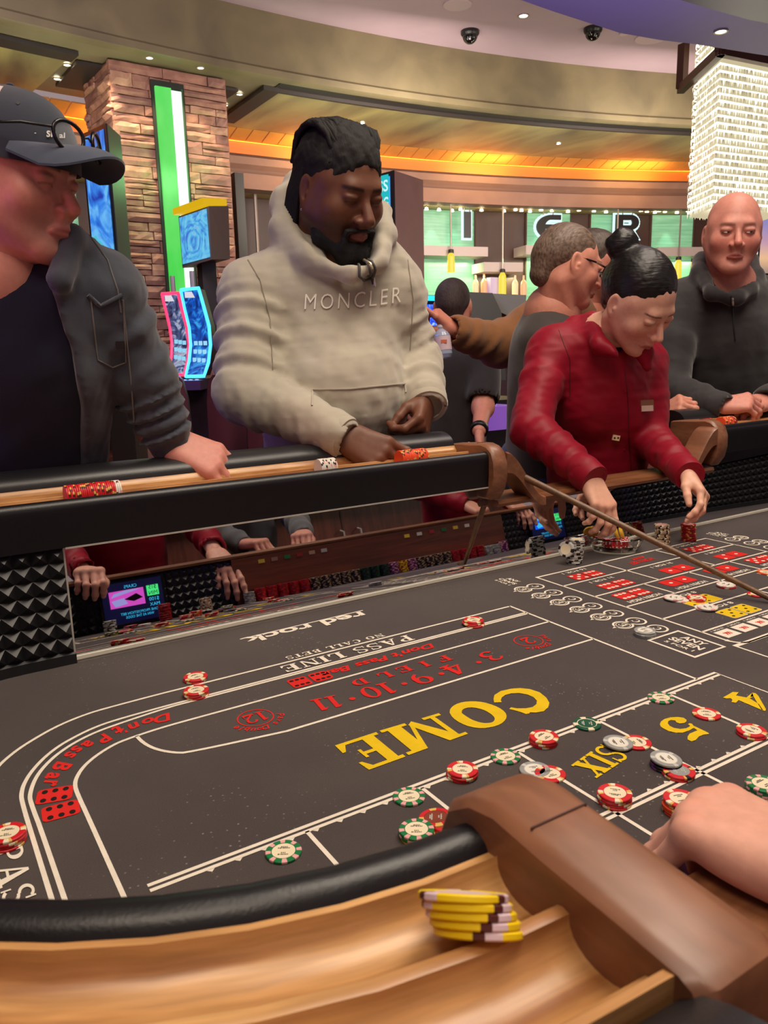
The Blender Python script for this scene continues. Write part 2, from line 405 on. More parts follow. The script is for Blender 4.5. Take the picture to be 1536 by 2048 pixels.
# --- pyramid rubber on the other walls
def pyramids(path, z0, z1, cell=.0275, h=.013):
    b = MB(); D = [0]
    for a, c in zip(path, path[1:]): D.append(D[-1] + math.dist(a[:2], c[:2]))
    L = D[-1]; nu = max(1, round(L / cell)); nv = max(1, round((z1 - z0) / cell))
    def at(u):
        u = min(max(u, 0), L); i = max(k for k in range(len(D)) if D[k] <= u + 1e-9); i = min(i, len(D) - 2)
        t = (u - D[i]) / (D[i + 1] - D[i]); A, B = path[i], path[i + 1]
        return [A[q] + (B[q] - A[q]) * t for q in range(4)]
    def P(u, z, o=0):
        x, y, nx, ny = at(u); return (x - nx * o, y - ny * o, z)
    for i in range(nu):
        for j in range(nv):
            u0, u1 = L * i / nu, L * (i + 1) / nu; a, c = z0 + (z1 - z0) * j / nv, z0 + (z1 - z0) * (j + 1) / nv
            b.add([P(u0, a), P(u1, a), P(u1, c), P(u0, c), P((u0 + u1) / 2, (a + c) / 2, h)], [(0, 1, 4), (1, 2, 4), (2, 3, 4), (3, 0, 4)])
    return b
left = [(MX0, TY1, 0, 1)] + OUT[:NA] + OUT[NA:2 * NA] + [(XB, TY0, 0, -1)]
for p in (left, [(1 - x, y, -nx, ny) for x, y, nx, ny in left]):
    put('rubber_lining', pyramids(p, .022, .212), M_RUB, table)
    b = MB(); b.sweep(p, [(.0, 0), (-.006, .0), (-.006, .018), (.0, .022)]); put('lining_foot', b, M_RUB, table, 40)
    b = MB(); b.sweep(p, [(.006, .0), (.012, .212)]); put('lining_back', b, M_RUB, table)
near = [(XB + (1 - 2 * XB) * i / 40, TY0, 0, -1) for i in range(41)]
put('rubber_lining', pyramids(near, .0, .158, .0264, .011), M_RUB, table)
b = MB(); b.sweep(near, [(.004, 0), (.004, .16)]); put('lining_back', b, M_RUB, table)
# --- limit screens let into the dealer-side wall (seen in the mirror)
M_SBLK = mat('screen_black', (6, 8, 14), .2)
E_GRN = emis('screen_green', (70, 225, 120), 1.6); E_CYN = emis('screen_cyan', (60, 190, 235), 1.5); E_PNK = emis('screen_pink', (220, 80, 200), 1.3)
E_BLU = emis('screen_blue', (20, 90, 235), 1.6); E_LAV = emis('screen_lilac', (170, 170, 235), 1.1); E_NAVY = emis('screen_navy', (8, 14, 60), .8)
def screen(x, pic):
    y = TY0 + .016; X, Y = (-1, 0, 0), (0, 0, 1)          # read from inside the table
    def fr(u, v): return ((x - u, y + .0022, .078 + v), X, Y)
    b = MB(); b.bbox(x - .105, x + .105, TY0 - .002, TY0 + .013, .004, .152); so = put('limit_screen', b, M_SBLK, table)
    b = MB(); b.bbox(x - .096, x + .096, y - .002, y, .014, .146); put('display', b, E_NAVY, so)
    b = MB(); b.bbox(x + .045, x + .083, y, y + .0015, .088, .122); put('green_field', b, E_GRN, so)
    b = MB()
    if pic: addtext(b, 'CRAPS', fr(.005, .052), w=.04, size=.02)
    addtext(b, '$100', fr(-.064, -.002), w=.032, size=.02); addtext(b, 'MAX', fr(-.064, -.018), w=.032, size=.02)
    addtext(b, 'ONE PROPOSITION BET', fr(-.012, -.034), w=.12, h=.008, size=.02); addtext(b, 'WIN AS THE ODDS', fr(-.012, -.046), w=.09, h=.008, size=.02)
    put('lettering', b, E_CYN, so)
    b = MB(); addtext(b, '$15', fr(-.064, .037), w=.024, size=.02); addtext(b, 'MIN', fr(-.064, .019), w=.028, size=.02)
    for i in range(len(b.v)): b.v[i] = (b.v[i][0], b.v[i][1] + .0005, b.v[i][2])
    put('lettering', b, M_SBLK, so)
    b = MB(); b.bbox(x - .075, x + .035, y, y + .0012, .066, .120, 0); b.add([(x + .03, y + .002, .118), (x - .07, y + .002, .1), (x - .06, y + .002, .112), (x - .02, y + .002, .119)], [(0, 1, 2, 3)], 1)
    b.add([(x + .03, y + .002, .088), (x + .0, y + .0021, .08), (x - .03, y + .002, .09), (x + .01, y + .002, .104)], [(0, 1, 2, 3)], 2)
    b.add([(x - .02, y + .002, .075), (x - .06, y + .002, .07), (x - .07, y + .002, .09), (x - .03, y + .002, .095)], [(0, 1, 2, 3)], 1)
    put('picture', b, [E_PNK if pic else E_BLU, E_LAV if pic else E_CYN, M_SBLK], so)
screen(-.455, True); screen(1.36, False)
# --- clear-fronted chip bank board behind the boxman's chips
M_BANKW = wood('bank_wood', (86, 40, 28), (120, 60, 42), .35, False, (3, 40, 40), .3)
b = MB(); b.bbox(-.11, 1.11, TY0 - .004, TY0 + .014, .0, .158); put('bank_board', b, M_BANKW, table)
for i, (x, c) in enumerate([(.0, (214, 190, 70)), (.05, (150, 120, 100)), (.1, (30, 120, 70)), (.15, (150, 40, 40)), (.2, (180, 150, 120)), (.25, (180, 180, 180)), (.62, (240, 210, 70)), (.68, (220, 220, 210)), (.74, (170, 40, 50)), (.80, (30, 110, 60)), (.86, (230, 200, 70)), (.92, (225, 220, 210))]):
    b = MB(); b.bbox(x - .012, x + .012, TY0 + .014, TY0 + .016, .13, .143)
    put('marker_plate', b, mat('plate%d' % (c[0] * 7 + c[1]), c, .4), table)
# ================================================================ printing on the felt
def ring(cx, cy, rx, ry, tx, ty, a0=0, a1=360, n=22):
    o = [(cx + rx * math.cos(math.radians(a0 + (a1 - a0) * i / n)), cy + ry * math.sin(math.radians(a0 + (a1 - a0) * i / n))) for i in range(n + 1)]
    q = [(cx + (rx - tx) * math.cos(math.radians(a0 + (a1 - a0) * i / n)), cy + (ry - ty) * math.sin(math.radians(a0 + (a1 - a0) * i / n))) for i in range(n + 1)]
    return [[o[i], o[i + 1], q[i + 1], q[i]] for i in range(n)]
def rc(x0, y0, x1, y1): return [(x0, y0), (x1, y0), (x1, y1), (x0, y1)]
SF = .09
def stem(x, w, y0=0, y1=1, sl=.11, sr=.11, foot=True, head=True):
    r = [rc(x, y0, x + w, y1)]
    if foot: r.append(rc(x - sl, y0, x + w + sr, y0 + SF))
    if head: r.append(rc(x - sl, y1 - SF, x + w + sr, y1))
    return r
GL = {
 'I': (.5, stem(.13, .26)),
 'E': (.95, stem(.12, .26, sr=0) + [rc(.3, 0, .92, SF), rc(.3, 1 - SF, .88, 1), rc(.3, .46, .66, .55), [(.92, 0), (.95, .3), (.88, .3), (.74, .06)], [(.88, 1), (.9, .72), (.83, .72), (.70, .94)], rc(.6, .36, .67, .65)]),
 'F': (.9, stem(.12, .26, sr=.12) + [rc(.3, 1 - SF, .86, 1), rc(.3, .46, .64, .55), [(.86, 1), (.88, .7), (.81, .7), (.68, .94)], rc(.58, .36, .65, .65)]),
 'L': (.88, stem(.12, .26, sr=.1) + [rc(.3, 0, .84, SF), [(.84, 0), (.88, .36), (.80, .36), (.66, .06)]]),
 'D': (1.0, stem(.12, .25, sr=0) + ring(.42, .5, .55, .5, .25, .09, -90, 90)),
 'P': (.9, stem(.12, .25, sr=.12) + ring(.44, .725, .42, .275, .22, .08, -90, 90) + [rc(.3, .45, .46, .53), rc(.3, .92, .46, 1)]),
 'R': (1.0, stem(.12, .25, sr=.1) + ring(.44, .735, .40, .265, .21, .08, -90, 90) + [rc(.3, .47, .46, .55), [(.42, .5), (.64, .5), (.96, .02), (.72, .02)], rc(.68, 0, 1.0, SF)]),
 'B': (.95, stem(.12, .25, sr=0) + ring(.44, .755, .38, .245, .2, .08, -90, 90) + ring(.44, .265, .44, .265, .22, .08, -90, 90)),
 'A': (1.05, [[(.08, 0), (.2, 0), (.56, 1), (.46, 1)], [(.66, 0), (.96, 0), (.6, 1), (.46, 1)], rc(.28, .28, .74, .37), rc(0, 0, .32, SF), rc(.58, 0, 1.05, SF)]),
 'N': (1.1, [rc(.14, 0, .24, 1), rc(.84, 0, .94, 1), [(.10, 1), (.38, 1), (.94, 0), (.80, 0)], rc(0, 0, .38, SF), rc(0, 1 - SF, .36, 1), rc(.7, 1 - SF, 1.08, 1)]),
 'S': (.8, ring(.42, .745, .36, .255, .16, .09, 35, 270) + ring(.42, .275, .38, .275, .17, .1, -145, 95) + [rc(.66, .68, .74, 1.0), rc(.06, 0, .13, .32)]),
 'C': (.95, ring(.5, .5, .48, .5, .26, .08, 42, 318) + [rc(.8, .68, .88, .98)]),
 'O': (1.0, ring(.5, .5, .5, .5, .27, .08)),
 'T': (.9, stem(.32, .26, head=False) + [rc(.02, 1 - SF, .88, 1), rc(.02, .7, .09, 1), rc(.81, .7, .88, 1)]),
 'M': (1.3, [rc(.16, 0, .26, 1), rc(.88, 0, 1.16, 1), [(.12, 1), (.42, 1), (.74, .1), (.62, 0)], [(.62, 0), (.72, .1), (.98, 1), (.88, 1)], rc(.02, 0, .4, SF), rc(.76, 0, 1.28, SF), rc(.02, 1 - SF, .36, 1), rc(.94, 1 - SF, 1.28, 1)]),
 'X': (1.05, [[(.06, 1), (.4, 1), (.98, 0), (.64, 0)], [(.78, 1), (.92, 1), (.24, 0), (.10, 0)], rc(0, 1 - SF, .5, 1), rc(.62, 1 - SF, 1.04, 1), rc(0, 0, .4, SF), rc(.52, 0, 1.05, SF)]),
 'V': (1.0, [[(.06, 1), (.36, 1), (.6, .1), (.48, 0)], [(.48, 0), (.58, .1), (.9, 1), (.8, 1)], rc(0, 1 - SF, .46, 1), rc(.66, 1 - SF, 1.0, 1)]),
 'Y': (1.0, stem(.38, .26, y1=.5, head=False) + [[(.06, 1), (.36, 1), (.62, .45), (.42, .4)], [(.8, 1), (.92, 1), (.62, .42), (.52, .5)], rc(0, 1 - SF, .46, 1), rc(.66, 1 - SF, 1.0, 1)]),
 'H': (1.1, stem(.12, .24) + stem(.74, .24) + [rc(.3, .46, .8, .55)]),
 'G': (1.0, ring(.5, .5, .48, .5, .26, .08, 42, 340) + [rc(.74, .08, .96, .46), rc(.6, .4, 1.02, .48)]),
 '1': (.55, [rc(.2, 0, .42, 1), rc(.04, 0, .56, SF), [(.02, .82), (.2, .86), (.3, 1), (.2, 1)]]),
 '2': (.8, ring(.4, .7, .36, .3, .18, .08, -40, 175) + [[(.04, .06), (.2, .06), (.72, .5), (.6, .58)], rc(.04, 0, .74, .16), rc(.68, .0, .76, .32)]),
 '3': (.8, ring(.38, .745, .34, .255, .18, .08, -80, 160) + ring(.38, .28, .38, .28, .2, .09, -165, 95)),
 '4': (.85, [rc(.46, 0, .68, 1), [(0, .24), (.12, .24), (.6, .98), (.48, 1)], rc(0, .22, .82, .33), rc(.32, 0, .82, SF)]),
 '5': (.8, ring(.38, .31, .38, .31, .2, .09, -160, 120) + [rc(.12, .48, .2, 1), rc(.12, .84, .7, 1)]),
 '9': (.8, ring(.4, .68, .38, .32, .2, .08) + ring(.28, .5, .5, .5, .2, .1, -75, 15)),
 '0': (.85, ring(.42, .5, .4, .5, .21, .08)),
 '6': (.8, ring(.4, .32, .38, .32, .2, .08) + ring(.52, .5, .5, .5, .2, .1, 105, 195)),
 '8': (.8, ring(.4, .75, .33, .25, .16, .08) + ring(.4, .27, .38, .27, .19, .08)),
 ' ': (.5, []), '.': (.4, ring(.2, .5, .14, .09, .13, .085)),
}
def glyphs(txt, gap=.1):
    x = 0; out = []
    for ch in txt:
        w, ps = GL[ch]
        for p in ps: out.append([(x + a, c) for a, c in p])
        x += w + gap
    return out, x - gap
def serif(mb, txt, quad, gap=.1, z=.0009):      # quad: felt xy of bottom-left, bottom-right, top-right, top-left as read
    ps, W = glyphs(txt, gap); A, B, C_, D = [np.array(q[:2], float) for q in quad]; k = 0
    for p in ps:
        pts = []
        for x, y in p:
            u = x / W; q = (A * (1 - u) + B * u) * (1 - y) + (D * (1 - u) + C_ * u) * y; pts.append((q[0], q[1], z + k * 4e-6))
        k += 1; mb.poly(pts)
def serifc(mb, txt, c, w, h, ang=0, gap=.1, skew=0):   # centred; ang=0 reads for players on the far side
    a = math.radians(ang); X = np.array((-math.cos(a), -math.sin(a))); Y = np.array((math.sin(a), -math.cos(a))); c = np.array(c[:2])
    q = [c + X * i * w / 2 + Y * j * h / 2 + X * skew * j for i, j in ((-1, -1), (1, -1), (1, 1), (-1, 1))]
    serif(mb, txt, q, gap)
def ribbon(mb, pts, w=.0052, z=.0006, closed=False):
    pts = [np.array(p[:2], float) for p in pts]; k = len(pts); L = []; Rr = []
    for i in range(k):
        a = pts[(i - 1) % k] if closed or i else pts[0]; c = pts[(i + 1) % k] if closed or i < k - 1 else pts[-1]
        t = c - a; t /= np.linalg.norm(t); nn = np.array((-t[1], t[0]))
        if 0 < i < k - 1 or closed:
            t1 = pts[i] - a; t1 /= np.linalg.norm(t1); m = max(.5, abs(nn @ np.array((-t1[1], t1[0])))); ww = w / m
        else: ww = w
        L.append((*(pts[i] + nn * ww / 2), z)); Rr.append((*(pts[i] - nn * ww / 2), z))
    m = k if closed else k - 1
    for i in range(m): j = (i + 1) % k; mb.add([L[i], Rr[i], Rr[j], L[j]], [(0, 1, 2, 3)])
def crop(ox, oy, s, pts): return [atz(ox + x / s, oy + y / s)[:2] for x, y in pts]
def smooth(pts, n=3):
    for _ in range(n):
        q = [pts[0]]
        for a, b_ in zip(pts, pts[1:]): a, b_ = np.array(a), np.array(b_); q += [a * .75 + b_ * .25, a * .25 + b_ * .75]
        pts = q + [pts[-1]]
    return pts
XL_, XD = -.9044, [-.0816, -.2353, -.3902, -.5453, -.7032]
W = MB()
# pass line, doubled don't pass line, field line
pl = crop(0, 1380, 3.84, [(0, 575), (60, 520), (150, 450), (260, 380), (400, 300), (540, 235), (700, 175), (860, 130)])
arc_ = [(-1.02, -.86), (-1.02, -.24), (-1.018, -.20), (-1.008, -.155), (-.995, -.125)]
ribbon(W, smooth(arc_ + pl + [(-.74, 0.0), (-.70, 0)], 2) + [(0.0, 0.0)])
do = [(-.966, -.86), (-.966, -.3)] + crop(0, 1380, 3.84, [(165, 850), (165, 790), (185, 720), (240, 630), (330, 530), (440, 440), (560, 370), (700, 300), (860, 240)])
ribbon(W, smooth(do + [(-.74, -.0486), (-.70, -.0486)], 2) + [(0, -.0486)])
di = [(-.955, -.86), (-.955, -.3)] + crop(0, 1380, 3.84, [(232, 860), (230, 800), (262, 700), (320, 610), (420, 510), (540, 425), (680, 350), (840, 285)])
ribbon(W, smooth(di + [(-.74, -.0555), (-.70, -.0555)], 2) + [(0, -.0555)])
inn = [(XL_, -.86), (XL_, -.3)] + crop(0, 1380, 3.84, [(585, 780), (575, 720), (590, 670), (630, 605), (690, 545), (770, 485), (860, 430), (950, 388)])
ribbon(W, smooth(inn + [(-.77, -.1155), (-.72, -.115)], 2) + [(0, -.115)])
fe = crop(0, 1380, 3.84, [(1050, 355), (1075, 385), (1120, 420), (1180, 450), (1260, 472), (1350, 484), (1440, 484)])
ribbon(W, smooth(fe + [(-.62, -.2299)], 2) + [(0, -.2299)])
ribbon(W, [(0, .0026), (0, -.4497)])
# place boxes
ribbon(W, [(-.88, -.4497), (.046, -.4497), (.046, -.90 + .04)]); ribbon(W, [(-.88, -.4588), (.046, -.4588)])
for x in XD: ribbon(W, [(x, -.4588), (x, -.86)])
ribbon(W, [(-.88, -.6226), (.046, -.6226)]); ribbon(W, [(-.88, -.6316), (.046, -.6316)])
for i in range(28):
    x = .02 - i * .031; W.add([(x - .005, -.461, .0006), (x + .005, -.461, .0006), (x, -.466, .0006)], [(0, 2, 1)])
    W.add([(x - .005, -.6205, .0006), (x + .005, -.6205, .0006), (x, -.6155, .0006)], [(0, 1, 2)])
# proposition box
PR = [.121, .036, -.058, -.143, -.2335, -.322]
x0, x1 = .187, .8135
ribbon(W, [(x0, -.372), (x0, PR[0]), (x1, PR[0]), (x1, -.372)])
cor = [(x0, -.372)] + [(x0 + .03 - .03 * math.cos(a), -.372 - .03 * math.sin(a)) for a in np.linspace(0, math.pi / 2, 7)] + [(x1 - .03 + .03 * math.sin(a), -.372 - .03 * math.cos(a)) for a in np.linspace(0, math.pi / 2, 7)]
ribbon(W, cor)
for y in PR[1:]: ribbon(W, [(x0, y), (x1, y)])
for x in (.397, .602):
    ribbon(W, [(x, PR[0]), (x, PR[2])])
for x in (.343, .50, .655): ribbon(W, [(x, PR[2]), (x, PR[3])])
ribbon(W, [(.5, PR[3]), (.5, PR[5])])
ribbon(W, [(.83, -.72), (.175, -.72), (.175, -.399), (.83, -.399)])
ribbon(W, [(.075, -.293), (.157, -.293), (.157, -.39), (.075, -.39)], closed=True)
# C and E circles with little tails
for sx in (0, 1):
    for i in range(7):
        y = .071 - i * .0565
        for x, ch in ((.100, 'E'), (.137, 'C')):
            if i == 6 and ch == 'E': continue
            X = 1.0 - x - .003 if sx else x; yy = y + (.0 if ch == 'E' else .0)
            if i == 6: yy = -.262
            circ = [(X + .0185 * math.cos(a), yy + .0185 * math.sin(a)) for a in np.linspace(0, 2 * math.pi, 25)[:-1]]
            ribbon(W, circ, .0042, closed=True)
            ci2 = [(X + .0135 * math.cos(a), yy + .0135 * math.sin(a)) for a in np.linspace(0, 2 * math.pi, 25)[:-1]]
            if ch == 'E': ribbon(W, ci2, .0016, closed=True)
            serifc(W, ch, (X, yy), .015, .016, -90)
            if ch == 'E': W.add([(X - .017, yy + .006, .0006), (X - .030, yy - .001, .0006), (X - .017, yy - .004, .0006)], [(0, 1, 2)])
# white lettering
serif(W, 'PASS LINE', [(-.268, -.013), (-.532, -.013), (-.532, -.0415), (-.268, -.0415)], .12)
serif(W, 'NO CALL BETS', [(-.304, .0215), (-.506, .0215), (-.506, .0065), (-.304, .0065)], .14)
b2 = MB()
addtext(W, 'red rock', ((-.403, .139, .0008), (-1, 0, 0), (0, -1, 0)), w=.262, h=.034, size=.04, bold=.0011)
ribbon(W, [atz(480, 1279)[:2], atz(726, 1221)[:2]], .0035)
cL = atz(30, 1700)
serif(W, 'PASS LINE', [(-1.008, -.295), (-1.008, -.60), (-.978, -.60), (-.978, -.295)], .12)
for sx, (cx, cy) in enumerate([(.117, .137), (.883, .13)]):
    f = lambda dx, dy: ((cx + dx, cy + dy, .0008), (0, -1, 0), (1, 0, 0))
    addtext(W, 'ANY', f(.012, 0), w=.04, h=.013, size=.02, bold=.0006); addtext(W, 'CRAPS', f(-.005, 0), w=.056, h=.012, size=.02, bold=.0006); addtext(W, '8 FOR 1', f(-.02, 0), w=.05, h=.008, size=.02, bold=.0004)
f = lambda dx: ((.116 + dx, -.342, .0008), (0, -1, 0), (1, 0, 0))
addtext(W, 'ANY', f(.022), w=.05, h=.017, size=.02, bold=.0006); addtext(W, 'SEVEN', f(.0), w=.068, h=.018, size=.02, bold=.0006); addtext(W, '5 FOR 1', f(-.02), w=.06, h=.009, size=.02, bold=.0004)
def small(t, x, y, w=.075, h=.011): addtext(W, t, ((x, y, .0008), (-1, 0, 0), (0, -1, 0)), w=w, h=h, size=.02, bold=.0004)
small('16 FOR 1', .292, .105); small('16 FOR 1', .708, .105)
for x in (.292, .5): small('31 FOR 1', x, .018)
small('16 FOR 1', .708, .018)
for x in (.265, .42, .578, .735): small('HORN HIGH', x, -.127, .10, .014)
small('8 FOR 1', .345, -.162, .08, .012); small('8 FOR 1', .345, -.25, .08, .012); small('10 FOR 1', .655, -.162, .08, .012); small('10 FOR 1', .655, -.25, .08, .012)
for i in range(12): small('15 FOR 1', .22 + i * .0505, -.331, .036, .005)
put('white_print', W, M_WHITE, FELT)

# red print: dice faces and words
Rd, Wp = MB(), MB(); Yl, Bk = MB(), MB()
PIPS = {1: [(0, 0)], 2: [(-1, -1), (1, 1)], 3: [(-1, -1), (0, 0), (1, 1)], 5: [(-1, -1), (-1, 1), (1, -1), (1, 1), (0, 0)], 6: [(-1, -1), (-1, 0), (-1, 1), (1, -1), (1, 0), (1, 1)]}
def die(face, pip, c, n, w=.042, h=.04, ang=0, r=.0042, z=.0008, out=None, rot=False):
    a = math.radians(ang); X = np.array((math.cos(a), math.sin(a))); Y = np.array((-math.sin(a), math.cos(a))); c = np.array(c[:2])
    def P(u, v, zz): q = c + X * u + Y * v; return (q[0], q[1], zz)
    k = .006; pts = []
    for sx, sy, a0 in ((1, 1, 0), (-1, 1, 90), (-1, -1, 180), (1, -1, 270)):
        for t in (0, 30, 60, 90):
            q = math.radians(a0 + t); pts.append((sx * (w / 2 - k) + k * math.cos(q), sy * (h / 2 - k) + k * math.sin(q)))
    if out is not None: out.poly([P(u * 1.05, v * 1.05, z - .0003) for u, v in pts])
    face.poly([P(u, v, z) for u, v in pts])
    for px_, py_ in PIPS[n]:
        if rot: px_, py_ = py_, px_
        face_c = (px_ * w * .29, py_ * h * .29)
        pip.poly([P(face_c[0] + r * 1.25 * math.cos(t), face_c[1] + r * math.sin(t), z + .0003) for t in np.linspace(0, 2 * math.pi, 13)[:-1]])
for (x, y), a_, b_ in (((.292, .066), 5, 6), ((.708, .066), 5, 6), ((.292, -.024), 6, 6), ((.5, -.026), 1, 1), ((.708, -.026), 2, 1), ((.265, -.092), 6, 6), ((.42, -.090), 1, 1), ((.578, -.090), 2, 1), ((.735, -.092), 5, 6)):
    die(Rd, Wp, (x - .0235, y), a_, .043, .042, rot=True); die(Rd, Wp, (x + .0235, y), b_, .043, .042, rot=True)
for (x, y), n_ in (((.345, -.204), 2), ((.348, -.290), 5), ((.66, -.204), 3), ((.66, -.29), 3)):
    for s in (-1, 1): die(Yl, Bk, (x + s * .0235, y), n_, .043, .045, r=.003, out=Wp)
for i in range(12):
    x = .22 + i * .0505; Wp.poly([(x - .0205, -.369, .0008), (x + .0205, -.369, .0008), (x + .0205, -.337, .0008), (x - .0205, -.337, .0008)])
    for k in range(3): ribbon(Rd, [(x - .008 + .006 * k, -.348), (x - .003 + .005 * k, -.353), (x - .006 + .006 * k, -.359)], .003, .0011)
for ch, (px, py) in zip('FIELD', [(888, 1318), (850, 1328.4), (808.6, 1338.9), (770.8, 1350.6), (719.8, 1364.9)]):
    serifc(Rd, ch, atz(px, py), .028 * GL[ch][0], .024)
for ch, (px, py), an, w_ in (('3', (981.8, 1312.8), 12, .034), ('4', (908.9, 1338.9), 6, .036), ('9', (843, 1357.6), 2, .034), ('10', (755, 1382), -3, .056), ('11', (654.7, 1406.6), -8, .042)):
    serifc(Rd, ch, atz(px, py), w_, .042, an)
for px, py in ((957.6, 1325.3), (882.8, 1348), (808.6, 1368), (704.7, 1398.2)):
    c = atz(px, py); Rd.poly([(c[0] + .0052 * math.cos(t), c[1] + .0052 * math.sin(t), .0008) for t in np.linspace(0, 2 * math.pi, 13)[:-1]])
for txt, (px, py) in (('12', (511, 1436)), ('2', (1057, 1282))):
    c = atz(px, py)
    ribbon(Rd, [(c[0] + .0265 * math.cos(t), c[1] + .0265 * math.sin(t)) for t in np.linspace(0, 2 * math.pi, 33)[:-1]], .002, closed=True)
    serifc(Rd, txt, c, .034 if len(txt) > 1 else .022, .03)
    for i, ch in enumerate('Pays Double'):
        if ch == ' ': continue
        r_ = .037
        a = math.radians(-20 - 14 * i + (0 if len(txt) > 1 else 25))
        o = np.array((c[0] + r_ * math.cos(a), c[1] + r_ * math.sin(a), .0008)); up = np.array((math.cos(a), math.sin(a), 0)); rt = np.array((math.sin(a), -math.cos(a), 0))
        addtext(Rd, ch, (o, rt, up), h=.012 if ch in 'PDbl' else .008, size=.02, shear=.2, bold=.0004)
addtext(Rd, "Don't Pass Bar", ((-.372, -.0845, .0008), (-1, 0, 0), (0, -1, 0)), w=.232, h=.022, size=.03, shear=.25, bold=.0009)
for px, py in ((599.5, 1365), (641, 1353.3)): die(Rd, Bk, atz(px, py), 6, .034, .036, r=.0032, rot=True)
for ch, (px, py) in zip("Don'tPassBar", [(1250, 220), (1135, 238), (1030, 275), (968, 322), (905, 310), (800, 375), (675, 415), (590, 455), (540, 500), (480, 585), (405, 660), (385, 720)]):
    c = atz(0 + px / 3.84, 1380 + py / 3.84); d = np.array((-.755, -.265)) - c[:2]
    if c[0] > -.79: up = np.array((0, -1.0, 0))
    else: up = np.array((d[0], d[1], 0)); up /= np.linalg.norm(up)
    rt = np.array((up[1], -up[0], 0))
    addtext(Rd, ch, ((c[0], c[1], .0008), rt, up), h=.026 if ch in "DPBt" else (.008 if ch == "'" else .018), size=.03, shear=.25, bold=.0009)
for px, py, an in ((420, 808, 75), (467, 930, 85)): die(Rd, Bk, atz(px / 3.84, 1380 + py / 3.84), 6, .034, .042, an, .0036)
addtext(Rd, 'ANY', ((.505, .094, .0008), (-1, 0, 0), (0, -1, 0)), w=.05, h=.016, size=.02, bold=.0006)
addtext(Rd, 'HORN BET', ((.49, .07, .0008), (-1, 0, 0), (0, -1, 0)), w=.085, h=.02, size=.02, bold=.0006)
put('red_print', Rd, M_RED, FELT); put('white_pips', Wp, M_WHITE, FELT); put('black_pips', Bk, M_BLK, FELT)
# yellow print
Ct = crop(780, 1340, 3.84, [(795, 225), (802, 195), (850, 165), (930, 147), (1000, 142), (1075, 150), (1150, 175), (1200, 215), (1224, 255), (1215, 290), (1180, 320), (1120, 330), (1075, 328), (1070, 337), (1045, 342), (1000, 325), (955, 312), (915, 303), (930, 290), (975, 298), (1040, 298), (1095, 288), (1125, 265), (1128, 238), (1100, 210), (1050, 190), (990, 180), (930, 183), (885, 195), (858, 215), (850, 235), (858, 250), (800, 253)])
Yl.poly([(x, y, .0008) for x, y in Ct])
oo = smooth(crop(780, 1340, 3.84, [(458, 330), (462, 300), (500, 268), (560, 248), (640, 243), (720, 250), (800, 275), (860, 305), (898, 345), (890, 385), (850, 420), (790, 440), (710, 452), (620, 442), (540, 412), (480, 370), (458, 330)]), 1)
oi = smooth(crop(780, 1340, 3.84, [(550, 330), (555, 308), (585, 294), (640, 290), (710, 305), (765, 333), (795, 358), (806, 378), (800, 395), (780, 408), (730, 412), (690, 406), (640, 390), (605, 372), (575, 352), (558, 340), (550, 330)]), 1)
for i in range(len(oo) - 1): Yl.add([(*oo[i], .0008), (*oo[i + 1], .0008), (*oi[i + 1], .0008), (*oi[i], .0008)], [(0, 1, 2, 3)])
def pq(*p): return [atz(*q) for q in p]
serif(Yl, 'M', pq((879, 1427), (757, 1463), (815, 1512), (938, 1468)), 0)
serif(Yl, 'E', pq((753, 1465), (667, 1493), (732, 1543), (812, 1514)), 0)
serif(Yl, 'SIX', pq((1203, 1489), (1142, 1532), (1193, 1558), (1262, 1513)), .06)
five = crop(1180, 1340, 6.98, [(975, 765), (990, 725), (1040, 690), (1120, 668), (1230, 662), (1310, 675), (1347, 702), (1345, 728), (1310, 747), (1250, 752), (1205, 737), (1190, 712), (1130, 705), (1095, 720), (1085, 750), (1110, 785), (1170, 815), (1260, 830), (1340, 820), (1385, 800), (1395, 782), (1368, 765), (1385, 750), (1420, 755), (1445, 785)]) + crop(1136, 1280, 3.84, [(960, 660), (1075, 715), (1084, 725), (1040, 730), (1005, 745), (980, 772), (948, 782), (918, 768), (918, 745), (935, 722)]) + crop(1180, 1340, 6.98, [(1500, 850), (1450, 815), (1380, 852), (1290, 882), (1200, 882), (1100, 860), (1020, 820), (985, 795)])
Yl.poly([(x, y, .0008) for x, y in five])
for q in ([(1415, 408), (1440, 412), (1460, 430), (1520, 535), (1515, 548), (1490, 545), (1450, 480), (1425, 438), (1400, 440)], [(1370, 445), (1415, 408), (1425, 438), (1395, 452)], [(1190, 445), (1265, 402), (1310, 405), (1290, 430), (1370, 445), (1400, 455), (1465, 495), (1500, 546), (1310, 465), (1290, 485), (1255, 480), (1262, 462), (1248, 450), (1215, 452)]):
    Yl.poly([(x, y, .0008) for x, y in crop(1136, 1280, 3.84, q)])
serif(Yl, '8', [(-.43, -.51), (-.50, -.51), (-.50, -.58), (-.43, -.58)]); serif(Yl, 'NINE', [(-.575, -.527), (-.665, -.562), (-.650, -.602), (-.560, -.567)])
serif(Yl, 'H', [(.30, -.43), (.24, -.43), (.24, -.47), (.30, -.47)])
put('yellow_print', Yl, M_YEL, FELT)
for o in FELT.children: tag(o, {'w': 'white lines and lettering', 'r': 'red lettering and dice', 'y': 'yellow lettering', 'b': 'black pips'}[o.name[0]])
